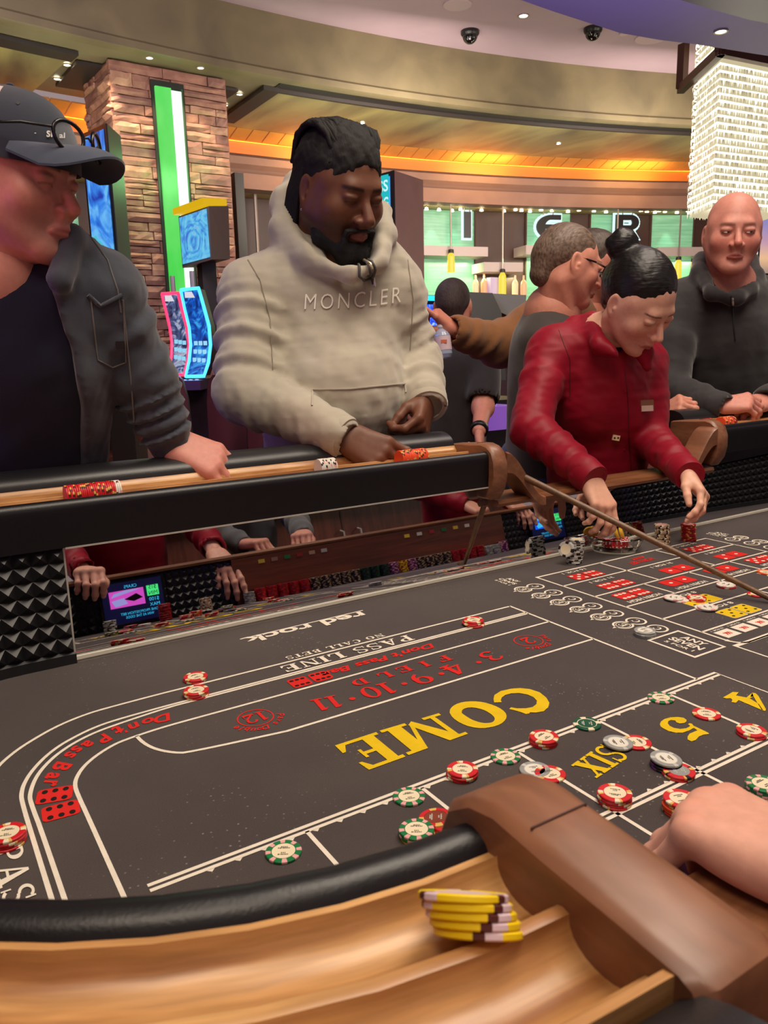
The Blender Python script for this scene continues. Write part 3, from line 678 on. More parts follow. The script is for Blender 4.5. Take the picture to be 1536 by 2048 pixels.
# ================================================================ chips
CH_R, CH_H = .0197, .0034
def cm(n, c, r=.45): return mat('chip_' + n, c, r, spec=.4)
CC = {'red': cm('red', (206, 34, 42)), 'dred': cm('dark_red', (150, 26, 34)), 'cream': cm('cream', (236, 222, 190)), 'white': cm('white', (228, 224, 212)), 'gold': cm('gold', (222, 178, 92)),
      'green': cm('green', (20, 116, 64)), 'pink': cm('pink', (232, 168, 168)), 'grey': cm('grey', (150, 152, 150)), 'lgrey': cm('light_grey', (196, 196, 190)), 'black': cm('black', (30, 28, 30)),
      'yellow': cm('yellow', (240, 206, 20)), 'brown': cm('brown', (84, 36, 30)), 'lilac': cm('lilac', (222, 196, 206)), 'orange': cm('orange', (236, 84, 44)), 'purple': cm('purple', (110, 40, 120)), 'tan': cm('tan', (190, 160, 130)), 'ink': cm('ink', (90, 84, 76)), 'deep': cm('deep_green', (16, 84, 58)), 'metal': mat('chip_foil', (176, 90, 70), .3, metal=.6)}
STY = {  # body, spot colours (pairs around the rim), number of spots, inlay, ring
 'red': ('red', ('cream', 'gold'), 4, 'cream', 'red'), 'pg': ('green', ('pink',), 8, 'cream', 'green'), 'grey': ('grey', ('lgrey', 'grey'), 3, 'white', 'lgrey'), 'gblk': ('lgrey', ('black',), 4, 'cream', 'lgrey'),
 'green': ('deep', ('cream',), 4, 'deep', 'cream'), 'foil': ('red', ('gold',), 4, 'metal', 'dred'), 'pic': ('red', ('gold', 'black'), 4, 'grey', 'red'), 'yel': ('yellow', ('brown', 'lilac'), 3, 'lilac', 'yellow'),
 'ora': ('orange', ('gold', 'brown'), 4, 'cream', 'orange'), 'redg': ('red', ('gold', 'cream', 'brown'), 4, 'cream', 'red'), 'whb': ('white', ('black', 'pink'), 5, 'cream', 'white'), 'crb': ('tan', ('black', 'cream'), 6, 'pink', 'tan'), 'dred': ('dred', ('red', 'gold'), 5, 'pink', 'dred'),
 'wht': ('white', ('pink',), 4, 'white', 'white'), 'blk': ('black', ('purple',), 4, 'cream', 'black'), 'pur': ('purple', ('pink',), 5, 'lilac', 'purple')}
CHM = {}
def chipmesh(st, n=40):
    if (st, n) in CHM: return CHM[(st, n)]
    body, spots, ns, inl, rg = STY[st]; cols = [body] + list(spots) + [inl, rg]
    b = MB(); pr = [(0, 0), (CH_R - .0008, 0), (CH_R, .0007), (CH_R, CH_H - .0007), (CH_R - .0008, CH_H), (.0138, CH_H), (.0128, CH_H - .0002)]
    V = [(r * math.cos(2 * math.pi * j / n), r * math.sin(2 * math.pi * j / n), z) for r, z in pr[1:] for j in range(n)]
    def mi(j):
        ph = (j + .5) / n * ns; fr = ph - math.floor(ph); w = .42 if ns >= 6 else .30
        if fr < w: return 1 + int(fr / w * len(spots)) % len(spots)
        return 0
    base = len(b.v); b.add(V, [])
    for k in range(len(pr) - 2):
        for j in range(n): b.f.append((k * n + j, k * n + (j + 1) % n, (k + 1) * n + (j + 1) % n, (k + 1) * n + j)); b.m.append(mi(j) if k < 4 else len(cols) - 1)
    b.f.append(tuple(range(n - 1, -1, -1))); b.m.append(0); b.f.append(tuple(range(5 * n, 6 * n))); b.m.append(len(cols) - 2)
    me = b.mesh('casino_chip', [CC[c] for c in cols], 40); CHM[(st, n)] = me; return me
def inlaymesh(st):
    k = 'in' + st
    if k in CHM: return CHM[k]
    b = MB()
    for y, w in ((.0062, .011), (.0035, .005), (-.0045, .013), (-.0065, .008)):
        x = -w / 2; q = 0
        while x < w / 2 - .0008:
            l = (.0009, .0016, .0012, .0019)[q % 4]; h = (.0016, .0013, .0018)[q % 3]; b.bbox(x, x + l, y - h / 2, y + h / 2, CH_H - .0002, CH_H + .00005); x += l + .0006; q += 1
    me = b.mesh('inlay', CC['lgrey' if st in ('green', 'foil', 'pic') else 'ink']); CHM[k] = me; return me
CHIPS = {}
def chip(st, M, label, group, inlay=False, n=40):
    """one chip; M = 4x4 matrix from chip space to the room"""
    o = bpy.data.objects.new('casino_chip', chipmesh(st, n)); COL.objects.link(o); o.matrix_world = M
    tag(o, label, 'chip', group)
    if inlay:
        c = bpy.data.objects.new('inlay_print', inlaymesh(st)); COL.objects.link(c); c.parent = o
    return o
def flat(px, py, styles, label, group=None, tilt=None, base=0.0, spin=None, jit=.0012):
    """a stack of flat chips; (px,py) is where the top chip's centre was measured"""
    k = len(styles); c = atz(px, py, base + k * CH_H); spin = R.random() * 6.28 if spin is None else spin
    for i, st in enumerate(styles):
        top = i == k - 1
        M = Matrix.Translation((c[0] + (0 if top else R.uniform(-jit, jit)), c[1] + (0 if top else R.uniform(-jit, jit)), base + i * CH_H + i * .00005)) @ Matrix.Rotation(spin + i * 1.3, 4, 'Z')
        if tilt and top: M = Matrix.Translation((c[0], c[1], base + i * CH_H + CH_R * math.sin(tilt[1]) )) @ Matrix.Rotation(tilt[1], 4, Vector(tilt[0])) @ Matrix.Rotation(spin, 4, 'Z')
        pos = '' if k == 1 else ('top one: ' if top else 'bottom one: ' if i == 0 else {2: 'second one: ', 3: 'third one: ', 4: 'fourth one: '}[k - i])
        chip(st, M, pos + label, group or ('stack: ' + label if k > 1 else None), inlay=top)
SPIN0 = 2.6
flat(391, 1352, ['red', 'red'], 'red chip in the pair on the bend of the pass line', 'two red chips on the pass line')
flat(392, 1379, ['red', 'red', 'red'], 'red chip in the stack just inside the pass line bend', 'three red chips inside the pass line')
flat(947, 1239, ['red', 'red', 'red'], 'red chip in the slipped stack near the end of the pass line', 'three red chips at the pass line end', jit=.005)
flat(14, 1664, ['red', 'red', 'red', 'red'], 'red chip in the stack beside the upright letter P at the table end', 'red chips by the letter P')
flat(567, 1701, ['pg'], 'pink and green chip alone on the double line by the short stroke', spin=SPIN0)
flat(818, 1591, ['pg'], 'pink and green chip on the double line above the tilted foil chip', spin=SPIN0 + .2)
flat(925, 1537, ['red', 'red', 'red'], 'red chip in the stack between two pink and green chips', 'three red chips on the double line')
flat(1011, 1511, ['pg'], 'pink and green chip on the double line right above the wooden arm', spin=SPIN0 + .4)
flat(1088, 1472, ['red', 'red', 'red'], 'red chip in the stack beside the plain green chip', 'three red chips beside the green chip')
flat(1174, 1446, ['green'], 'dark green chip with white lettering on the double line')
flat(1322, 1394, ['pg'], 'pink and green chip on the corner between boxes four and five', spin=SPIN0)
flat(1413, 1426, ['red'], 'single red chip on the line between the yellow 4 and 5')
flat(1503, 1459, ['red', 'red'], 'red chip in the stack of two past the yellow 5', 'two red chips past the five')
flat(1273, 1483, ['red'], 'red chip tucked under the grey chip beside the word SIX')
flat(1236, 1485, ['grey'], 'grey chip leaning on a red chip above the word SIX', base=.0016, tilt=((1, 1, 0), .06))
flat(1333, 1524, ['blk', 'blk'], 'black edged chip under the big slanted grey chip', 'dark chips under the grey chip')
flat(1358, 1540, ['red', 'pic'], 'red chip with picture face half under the big grey chip', 'red picture chips')
flat(1332, 1518, ['grey'], 'big grey chip lying slanted over a red picture chip', base=.0072, tilt=((1, 1, 0), .08))
flat(1230, 1584, ['red'] * 4, 'red chip in the stack right of the wooden arm', 'four red chips right of the arm')
flat(1362, 1596, ['ora', 'ora', 'ora', 'ora', 'red'], 'orange red chip in the stack touched by the dealer hand', 'chips by the dealer hand')
flat(1527, 1566, ['pg', 'pg', 'pg', 'pg'], 'pink and green chip in the stack near the hand', 'pink and green stack')
flat(1070, 1538, ['grey'], 'pale grey chip peeking over the top of the wooden arm')
flat(1100, 1546, ['red'], 'red chip mostly hidden behind the wooden arm')
flat(896, 1643, ['red', 'red'], 'red chip under the tilted foil chip near the black lip', 'red chips under the foil chip')
flat(872, 1630, ['foil'], 'tilted copper foil chip lying on red chips', base=.0066, tilt=((1, .3, 0), -.1))
flat(833, 1657, ['yel', 'pg', 'pg'], 'pink and green chip in the stack close to the black lip', 'chips close to the black lip')
flat(1290, 1260, ['grey', 'grey', 'grey'], 'silver grey chip in the stack on the last C circle', 'grey chips on the C circle')
flat(1393, 1194, ['red', 'red'], 'red chip on the yellow dice of the centre box', 'red chips on the yellow dice')
flat(1347, 1194, ['wht', 'wht'], 'pale pink chip left of the yellow dice', 'pale chips left of the dice', jit=.01)
flat(1415, 1213, ['wht', 'wht'], 'pale chip on the line below the yellow dice', 'pale chips below the dice', jit=.009)
flat(1452, 1168, ['red', 'wht'], 'pale red chip beside the stick on the HORN HIGH line', 'chips beside the stick')
flat(1514, 1187, ['red'], 'red chip just under the stick near the picture edge')
flat(1531, 1143, ['ora'], 'peach chip on the box line above the stick')
# upright stacks by the glass dish
def column(px, py, styles, label, group, lean=(0, 0)):
    c = atz(px, py, 0) ; c = c + np.array((.33, .42, 0)) * .02
    for i, st in enumerate(styles):
        t = i / max(1, len(styles) - 1)
        M = Matrix.Translation((c[0] + R.uniform(-.0012, .0012) + lean[0] * t, c[1] + R.uniform(-.0012, .0012) + lean[1] * t, i * (CH_H + .00003))) @ Matrix.Rotation(R.random() * 6.28, 4, 'Z')
        chip(st, M, label, group, n=24)
column(1150, 1129, ['gblk'] * 18, 'grey and black chip in the tall stack left of the glass dish', 'tall grey stack', (.006, .0))
column(1327, 1087, ['crb'] * 15, 'pink and black patterned chip in the stack right of the glass dish', 'patterned stack', (-.006, .0))
column(1379, 1083, ['dred'] * 14, 'dark red chip in the short stack farthest along the table', 'dark red stack', (-.005, 0))
c = atz(1150, 1129, 0)
for i in range(2):
    M = Matrix.Translation((c[0] - .028, c[1] + .02 + .004 * i, .047 - .004 * i)) @ Matrix.Rotation(-1.15, 4, 'Y')
    M = Matrix.Translation((c[0] - .018 - .0037 * i, c[1] + .010, .040)) @ Matrix.Rotation(-1.3, 4, Vector((-.35, .94, 0)))
    chip('gblk', M, 'grey chip standing on edge against the tall grey stack', 'two grey chips on edge', n=24)
# rows of chips standing in the rail grooves: axis along the rail
def rack(px0, px1, pz, styles, groove, label, group, ytop=True, lean=.0, y=None, gapped=None):
    """px0/px1: image points on the row ends -> groove on the far rail"""
    s = .0395 if groove == 1 else .0875; Y = TY1 + s; xa = aty(*px0, Y)[0]; k = len(styles)
    for i, st in enumerate(styles):
        x = xa + i * (CH_H + .0001)
        M = Matrix.Translation((x, Y + R.uniform(-.0006, .0006), .2716 + CH_R)) @ Matrix.Rotation(math.pi / 2 - lean + R.uniform(-.02, .02), 4, 'Y') @ Matrix.Rotation(R.random() * 6.28, 4, 'Z')
        chip(st, M, label[st] if isinstance(label, dict) else label, group[st] if isinstance(group, dict) else group, n=24)
rack((128, 978), None, 0, ['redg'] * 24 + ['whb', 'whb', 'wht'], 1, {'redg': 'red chip with gold flecks in the long row before the capped man', 'whb': 'white flecked chip closing the long red row', 'wht': 'white chip at the end of the long red row'}, {'redg': 'long red row in the chip rail', 'whb': 'white chips closing the red row', 'wht': None})
rack((635, 925), None, 0, ['whb'] * 11, 1, 'white flecked chip in the short row beside the large man hand', 'short white row in the chip rail')
rack((797, 912), None, 0, ['ora'] * 20, 1, 'bright orange red chip in the row under the large man fingers', 'orange row in the chip rail')
rack((1405, 848), None, 0, ['dred'] * 10, 1, 'dark red chip in the row by the bald man hands', 'dark red row by the bald man')
rack((1440, 846), None, 0, ['ora'] * 12 + ['dred'] * 4, 1, {'ora': 'orange red chip in the far right chip rail', 'dred': 'dark red chip closing the far right row'}, {'ora': 'orange row by the bald man', 'dred': 'dark red chips closing the far right row'})
def tilted(st, n, P, nrm, label, group, slip):
    z = Vector(nrm).normalized(); x = Vector((1, 0, 0)); x = (x - z * x.dot(z)).normalized(); y = z.cross(x)
    for i in range(n):
        c = Vector(P) + z * (i - n / 2) * (CH_H + .00005) + x * slip[i]
        M = Matrix.Translation(c) @ Matrix((x, y, z)).transposed().to_4x4() @ Matrix.Rotation(1.9 + .25 * i, 4, 'Z')
        chip(st, M, ['bottom', 'second', 'middle', 'fourth', 'top'][i] + ' one, counted upward: ' + label, group, n=48)
tilted('yel', 5, atd(938, 1828, .337), (.35, .45, .82), 'yellow chip in the tilted stack on the near rail', 'tilted yellow stack on the near rail', [.005, .003, .001, -.001, -.003])
# ---------------------------------------------------------------- dealer side stacks, seen in the mirror only
def mstack(x, y, styles, label, group):
    for i, st in enumerate(styles):
        M = Matrix.Translation((x + R.uniform(-.001, .001), y + R.uniform(-.001, .001), i * (CH_H + .00003))) @ Matrix.Rotation(R.random() * 6.28, 4, 'Z')
        chip(st, M, label, group, n=20)
mstack(-.385, -.80, ['dred'] * 16, 'dark red chip in the tall stack mirrored in front of the screen', 'mirrored tall red stack')
mstack(-.555, -.81, ['gblk'] * 10, 'grey chip in the mirrored stack left of the screen', 'mirrored grey stack')
mstack(-.25, -.80, ['crb'] * 14, 'patterned chip in the mirrored stack right of the screen', 'mirrored patterned stack')
mstack(-.51, -.74, ['dred', 'gblk', 'dred'], 'chip in the low mirrored pile left of the screen', 'mirrored low pile')
mstack(-.47, -.73, ['wht', 'wht'], 'white chip mirrored in the low pair before the screen', 'mirrored white pair')
mstack(-.33, -.74, ['red', 'red'], 'red chip mirrored in the low pair right of the tall red stack', 'mirrored red pair')
mstack(-.27, -.75, ['blk', 'blk', 'gblk'], 'dark chip mirrored in the low pile right of the screen', 'mirrored dark pile')
mstack(-.20, -.72, ['red', 'red'], 'red chip mirrored below the open hand', 'mirrored red pair under the hand')
mstack(-.02, -.83, ['red', 'red'], 'red chip mirrored before the red bank stacks', 'mirrored red pair before the bank')
# bank: upright stacks against the wooden board; individually built columns kept as one mass
bank = MB(); cols = [CC[c] for c in ('dred', 'tan', 'black', 'purple', 'yellow', 'grey', 'lgrey', 'pink', 'red', 'deep')]
order = ['grey', 'dred', 'dred', 'dred', 'dred', 'dred', 'tan', 'tan', 'tan', 'tan', 'tan', 'black', 'black', 'black', 'purple', 'yellow', 'purple', 'tan', 'tan', 'tan', 'tan', 'dred', 'dred', 'dred', 'dred', 'grey', 'grey', 'purple']
IDX = {'dred': (0, 8), 'tan': (2, 1), 'black': (2, 9), 'purple': (3, 7), 'yellow': (4, 0), 'grey': (5, 6)}
for i, st in enumerate(order):
    x = -.075 + i * .0425; nchip = 13 if st != 'grey' else 11
    for k in range(nchip):
        ph = R.random() * 6; n = 14; xx, yy = x + R.uniform(-.001, .001), -.862 + R.uniform(-.001, .001); z0 = .001 + k * .0034
        ringv = [(xx + .0195 * math.cos(ph + 2 * math.pi * j / n), yy + .0195 * math.sin(ph + 2 * math.pi * j / n)) for j in range(n)]
        a, c = IDX[st]
        for j in range(n):
            p, q = ringv[j], ringv[(j + 1) % n]; bank.add([(*p, z0), (*q, z0), (*q, z0 + .0032), (*p, z0 + .0032)], [(0, 1, 2, 3)], c if j % 3 == 0 else a)
        bank.add([(*p, z0 + .0032) for p in ringv], [tuple(range(n))], c)
tag(put('chip_bank', bank, cols), 'long mirrored row of chip stacks in the dealer bank before the wooden board', 'chips', kind='stuff')
# ---------------------------------------------------------------- stick
stickp = [aty(1030, 943, TY1 + .03), None]
A_ = np.array(atd(1034, 947, 1.86)); B_ = atz(1536, 1195, .012); D_ = B_ - A_; E2 = A_ + D_ * 1.30
E2[2] = max(E2[2], .008)
M_STICK = wood('stick_wood', (92, 62, 38), (128, 92, 58), .45, False, (8, 60, 60), .1)
b = MB(); b.tube([A_ + (B_ - A_) * t for t in (0, .01, .3, .6, .9, 1.0)] + [B_ + (E2 - B_) * .6], [.0074, .0082, .0076, .0068, .0062, .006, .0056], 12)
st_ = put('craps_stick', b, M_STICK, None, 60)
tag(st_, 'long brown wooden stick slanting from the rail arm across the centre box', 'stick')
# ---------------------------------------------------------------- glass dish with dice
M_GLASS = NT('dish_glass'); g = M_GLASS.b; g.inputs['Base Color'].default_value = (.97, .97, .93, 1); g.inputs['Roughness'].default_value = .03
g.inputs['Transmission Weight'].default_value = 1.0; g.inputs['IOR'].default_value = 1.45; M_GLASS = M_GLASS.m
c = atz(1232, 1106, 0); c = np.array((c[0] + .018, c[1] + .022, 0))
b = MB(); b.lathe([(0, .0005), (.052, .0005), (.058, .003), (.067, .02), (.073, .036), (.074, .041), (.071, .043), (.067, .040), (.060, .022), (.050, .009), (0, .008)], c, 40)
dish = put('glass_dish', b, M_GLASS, None, 50); tag(dish, 'clear glass dish holding red dice beside the tall grey stack', 'dish')
M_DIE = mat('dice_red', (176, 18, 30), .12, spec=.6, coat=.5); M_PIP = mat('dice_pip', (240, 236, 230), .4)
def dice(P, rot, label, group=None, m=None):
    h = .0095; b = MB(); b.box((0, 0, 0), (h, h, h))
    for ax, n_ in ((0, 3), (1, 5), (2, 6)):
        for sgn in (-1, 1):
            cnt = n_ if sgn > 0 else 7 - n_
            pts_ = {1: [(0, 0)], 2: PIPS[2], 3: PIPS[3], 4: PIPS[5][:4], 5: PIPS[5], 6: PIPS[6]}[cnt]
            for u, v in pts_:
                pg = []
                for t in range(8):
                    a = 2 * math.pi * t / 8; q = [0, 0, 0]; q[ax] = sgn * (h + .0002); q[(ax + 1) % 3] = u * .0052 + .002 * math.cos(a) * sgn; q[(ax + 2) % 3] = v * .0052 + .002 * math.sin(a); pg.append(q)
                b.poly(pg, 1)
    o = put('die', b, [m or M_DIE, M_PIP]); o.matrix_world = Matrix.Translation([float(v) for v in P]) @ Matrix.Rotation(rot, 4, 'Z') @ Matrix.Rotation(R.uniform(-.3, .3), 4, 'X')
    return tag(o, label, 'die', group)
for dx, dy, r in ((-.030, -.012, .3), (-.010, -.022, .9), (.012, -.020, .1), (.004, .004, .5), (-.018, .010, 1.2), (.028, -.008, .7)):
    dice(c + (dx, dy, .0225), r, 'red die among those lying in the glass dish', 'red dice in the glass dish')
M_AMB = mat('amber_puck', (214, 168, 50), .35)
for i, (dx, dy) in enumerate(((.0, -.006), (.016, -.008))):
    b = MB(); b.lathe([(0, -.004), (.014, -.004), (.0155, -.002), (.0155, .002), (.014, .004), (.010, .0045), (0, .0035)], (0, 0, 0), 24)
    o = put('marker_puck', b, M_AMB, None, 40); o.matrix_world = Matrix.Translation([float(v) for v in c + (dx, dy, .046)]) @ Matrix.Rotation(.7, 4, 'Z') @ Matrix.Rotation(1.25, 4, 'X')
    tag(o, 'yellow round marker standing among the red dice, ' + ('the one on the left' if i == 0 else 'the one on the right'), 'marker')
for nme in ('white_print', 'red_print', 'yellow_print', 'white_pips', 'black_pips'):
    bpy.data.objects[nme]['kind'] = 'stuff'
# ================================================================ room
HS, HC = 3.2, 3.8            # bulkhead bottom and ceiling above the felt
def ang(x, y): return math.atan2(x - RC[0], y - RC[1])
def rp(r, a, z): return (RC[0] + r * math.sin(a), RC[1] + r * math.cos(a), z)
def arcband(prof, a0, a1, n=48, mi=0, b=None):      # prof [(r,z)] swept about the room centre
    b = b or MB(); P = []
    p = [(RC[0], RC[1], math.sin(a0 + (a1 - a0) * i / n), math.cos(a0 + (a1 - a0) * i / n)) for i in range(n + 1)]
    vs, uvs = [], []
    for i, (_, _, sx, cx) in enumerate(p):
        for r, z in prof: vs.append((RC[0] + r * sx, RC[1] + r * cx, z)); uvs.append((i * (a1 - a0) / n * 16, z + r))
    m = len(prof)
    b.add(vs, [(i * m + j, i * m + j + 1, (i + 1) * m + j + 1, (i + 1) * m + j) for i in range(n) for j in range(m - 1)], mi, uvs); return b
A0, A1 = math.radians(-35), math.radians(50)
def struct(name, b, m, smooth=30): return tag(put(name, b, m, None, smooth), kind='structure')
# carpet
def carpet():
    t = NT('carpet'); v = t.coord('Object'); vo = t.n('ShaderNodeTexVoronoi'); vo.inputs['Scale'].default_value = 2.2; t.l(v, vo.inputs['Vector'])
    nz = t.n('ShaderNodeTexNoise'); nz.inputs['Scale'].default_value = 5; nz.inputs['Distortion'].default_value = 2; t.l(v, nz.inputs['Vector'])
    c = t.ramp(nz.outputs[0], [(.35, lin((58, 18, 26))), (.5, lin((120, 44, 30))), (.6, lin((88, 26, 40))), (.72, lin((168, 96, 50)))])
    t.l(t.mix(c, vo.outputs['Color'], .15, 'MULTIPLY'), t.b.inputs['Base Color']); t.b.inputs['Roughness'].default_value = .95; return t.m
b = MB(); b.quad((-9, -6, FLOOR), (16, -6, FLOOR), (16, 14, FLOOR), (-9, 14, FLOOR)); struct('floor', b, carpet())
def plaster(name, c1, c2, sc=2.5, rough=.6, streak=(1, 1, 1), metal=0.0):
    t = NT(name); v = t.coord('Object', streak); n1 = t.n('ShaderNodeTexNoise'); n1.inputs['Scale'].default_value = sc; n1.inputs['Detail'].default_value = 8; n1.inputs['Distortion'].default_value = .5
    t.l(v, n1.inputs['Vector']); t.l(t.ramp(n1.outputs[0], [(.3, lin(c1)), (.7, lin(c2))]), t.b.inputs['Base Color'])
    t.b.inputs['Roughness'].default_value = rough; t.b.inputs['Metallic'].default_value = metal; t.bump(n1.outputs[0], .1, .004); return t.m
M_CEIL = plaster('ceiling_paint', (168, 146, 158), (180, 158, 168), 1.2, .7)
M_BULK = plaster('bulkhead_plaster', (104, 95, 72), (130, 119, 88), 2.0, .5)
M_SOFF = plaster('soffit_plaster', (112, 104, 82), (130, 120, 94), 2.0, .45)
M_LEAF = plaster('leaf_ceiling', (84, 80, 64), (190, 182, 118), 1.1, .35, (1.5, .45, 1), .0)
M_DARK = mat('dark_reveal', (46, 40, 36), .5)
M_TROF = mat('blue_trough', (90, 88, 130), .6)
# ceiling inside the ring, with a raised dark trough on the right
b = MB(); n = 60
rim = [rp(15.7, math.radians(-60) + math.radians(120) * i / n, HC) for i in range(n + 1)]
b.add([(-9, -4, HC)] + [p for p in rim] + [(16, -4, HC)], [tuple(range(n + 2, -1, -1))])
struct('ceiling', b, M_CEIL)
struct('bulkhead_wall', arcband([(15.7, HC + .02), (15.7, HS + .10), (15.66, HS + .07), (15.66, HS + .01), (15.69, HS), (15.78, HS)], A0, A1), M_BULK, 40)
struct('bulkhead_reveal', arcband([(15.78, HS + .004), (15.95, HS + .004), (15.95, HS - .03), (15.99, HS - .03), (15.99, HS + .1)], math.radians(-.6), A1), M_DARK)  # soffit band in shade, put in as a dark strip
struct('soffit_ceiling', arcband([(15.75, HS + .012), (17.3, HS + .012)], A0, A1), M_SOFF)
struct('leaf_ceiling', arcband([(15.99, HS + .008), (17.5, HS + .004)], math.radians(-.6), A1), M_LEAF)
struct('leaf_ceiling', arcband([(16.2, HS + .008), (17.5, HS + .004)], A0, math.radians(-7.6)), M_LEAF)
struct('leaf_reveal', arcband([(16.0, HS + .006), (16.2, HS + .006), (16.2, HS - .03), (16.0, HS - .03), (16.0, HS + .006)], A0, math.radians(-7.6)), M_DARK)  # dark strip standing in for a recessed shadow gap
b = MB(); p0, p1 = rp(15.95, math.radians(-.7), HS), rp(17.2, math.radians(-.7), HS); b.box(((p0[0] + p1[0]) / 2, (p0[1] + p1[1]) / 2, HS - .01), (.09, .64, .025)); struct('leaf_reveal', b, M_DARK)
# sloped lilac valance and dark beam crossing the top right corner of the view
def drop(name, pts, z, m, th=.5):
    q = [atz(px, py, z) for px, py in pts]; k = len(q); b = MB(); b.add([tuple(p) for p in q] + [(p[0], p[1], z + th) for p in q], [tuple(range(k - 1, -1, -1))] + [(i, (i + 1) % k, k + (i + 1) % k, k + i) for i in range(k)]); return struct(name, b, m)
drop('lilac_ceiling', [(985, -20), (1110, 24), (1240, 66), (1320, 80), (1396, 89), (1480, 103), (1640, 128), (1640, -120), (1100, -160)], 2.5, mat('lilac_paint', (142, 134, 186), .6))
drop('dark_beam', [(1265, -30), (1400, 12), (1500, 40), (1640, 66), (1640, -160)], 2.42, mat('dark_beam', (66, 62, 62), .5), .06)
# cove planks and fascia
PLANK = mat('cove_plank', (232, 158, 74), .45, var=.12, vscale=5)
cove = tag(empty('cove_trim', rp(17.6, 0, HS)), kind='structure')
pm = None; a = math.radians(-16)
for i in range(150):
    d = .0122 if i % 9 else .0125
    a0_, a1_ = a, a + d * .93; a += d
    if a > math.radians(27): break
    if 15 < math.degrees(a) < -15: continue
    bb = MB(); pr = [(17.48, HS), (17.76, HS - .065), (17.77, HS - .045), (17.5, HS + .02)]
    for aa in (a0_, a1_): bb.add([rp(r, aa, z) for r, z in pr], [])
    bb.f += [(0, 1, 5, 4), (1, 2, 6, 5), (2, 3, 7, 6), (3, 0, 4, 7), (0, 3, 2, 1), (4, 5, 6, 7)]; bb.m += [0] * 6
    put('plank', bb, PLANK, cove)
M_FASC = mat('orange_fascia', (226, 124, 46), .5)
M_ROSE = plaster('rose_wall', (150, 112, 96), (164, 124, 106), 3, .6)
struct('fascia_trim', arcband([(17.80, HS - .04), (17.80, HS - .21)], A0, A1), M_FASC)
struct('fascia_wall', arcband([(17.80, HS - .21), (17.92, HS - .21), (17.92, HS - .30), (18.0, HS - .36), (18.0, 2.62), (18.25, 2.62)], A0, A1), M_ROSE, 40)
struct('fascia_trim', arcband([(17.99, 2.90), (17.985, 2.88), (17.985, 2.83), (17.995, 2.81)], A0, A1), mat('rose_shadow', (122, 86, 72), .6))  # shadow band on the fascia, put in as a darker strip
E_COVE = emis('cove_light', (255, 150, 40), 5.0)
struct('cove_light_strip', arcband([(17.765, HS - .07), (17.795, HS - .07)], A0, A1), E_COVE)
for dg in (-12, -4, 4, 12, 20):
    p = rp(17.5, math.radians(dg), HS - .22); area('cove_light', p, rp(17.75, math.radians(dg), HS), .9, 6, (1, .62, .18), .08)
# back wall behind everything
struct('wall_back', arcband([(18.9, FLOOR), (18.9, 2.7)], A0, A1), mat('dark_wall', (70, 44, 38), .6))
struct('bar_ceiling', arcband([(18.0, 2.625), (18.95, 2.63)], A0, A1), mat('bar_soffit', (196, 168, 116), .5))
# side walls so the room closes
b = MB(); b.bbox(-9.1, -9, -6, 14, FLOOR, HC); struct('wall_left', b, M_ROSE)
# ---- ceiling fittings
def fit(px, py, z, r, kind, label, cat, name):
    c = atz(px, py, z); b = MB()
    if kind == 'dome':
        t = tag(empty(name, c), label, cat); b.lathe([(r * 1.15, 0), (r * 1.15, -.03), (r * .98, -.05)], c, 24); put('collar', b, mat('camera_black', (24, 24, 26), .3), t, 40)
        b = MB(); b.lathe([(r * .95, -.045)] + [(r * .95 * math.cos(k * math.pi / 16), -.045 - r * .95 * math.sin(k * math.pi / 16)) for k in range(1, 8)] + [(0, -.045 - r * .95)], c, 24)
        put('dome', b, mat('camera_dome', (16, 16, 20), .06, coat=.6), t, 60); return t
    if kind == 'lamp':
        t = tag(empty(name, c), label, cat); b.lathe([(r * 1.3, 0), (r * 1.3, -.008), (r, -.008), (r * .9, .0)], c, 20); put('trim_ring', b, mat('lamp_ring', (150, 140, 122), .4), t, 40)
        b = MB(); b.lathe([(r * .92, -.004), (0, -.006)], c, 20); put('lens', b, emis('lamp_lens', (255, 244, 220), 12), t, 40); return t
    t = tag(empty(name, c), label, cat); b.lathe([(r, 0), (r, -.012), (r * .9, -.016), (0, -.016)], c, 28); put('cover', b, mat('speaker_white', (190, 168, 176), .6), t, 40); return t
fit(940, 62, HC, .085, 'dome', 'black dome security camera on the ceiling, the one nearer the large man', 'camera', 'dome_camera')
fit(1186, 56, HC, .085, 'dome', 'black dome security camera on the ceiling, the one nearer the crystal chandelier', 'camera', 'dome_camera')
fit(1047, 31, HC, .045, 'lamp', 'small lit ceiling downlight between the two dome cameras', 'downlight', 'downlight')
fit(915, 8, HC, .14, 'spk', 'round flush ceiling cover at the very top', 'speaker', 'ceiling_speaker'); fit(1302, 75, HC, .17, 'spk', 'round flush ceiling speaker beside the chandelier', 'speaker', 'ceiling_speaker'); fit(1248, 66, HC, .05, 'spk', 'tiny flush ceiling sensor beside the round speaker', 'sensor', 'ceiling_sensor')
fit(1442, 62, 2.5, .035, 'lamp', 'small downlight in the lilac ceiling panel above the chandelier', 'downlight', 'downlight')
for px, py, lab in ((134, 129, 'upper downlight in the soffit left of the stone column'), (114, 157, 'lower downlight in the soffit left of the stone column'), (299, 115, 'downlight in the soffit just left of the green light top'), (401, 135, 'downlight in the soffit right of the green light top'), (479, 188, 'upper downlight right of the stone column'), (450, 210, 'lower downlight right of the stone column'), (1117, 287, 'downlight in the streaked ceiling above the letter E'), (725, 246, 'downlight in the streaked ceiling behind the large man head')):
    fit(px, py, HS, .03, 'lamp', lab, 'downlight', 'downlight')
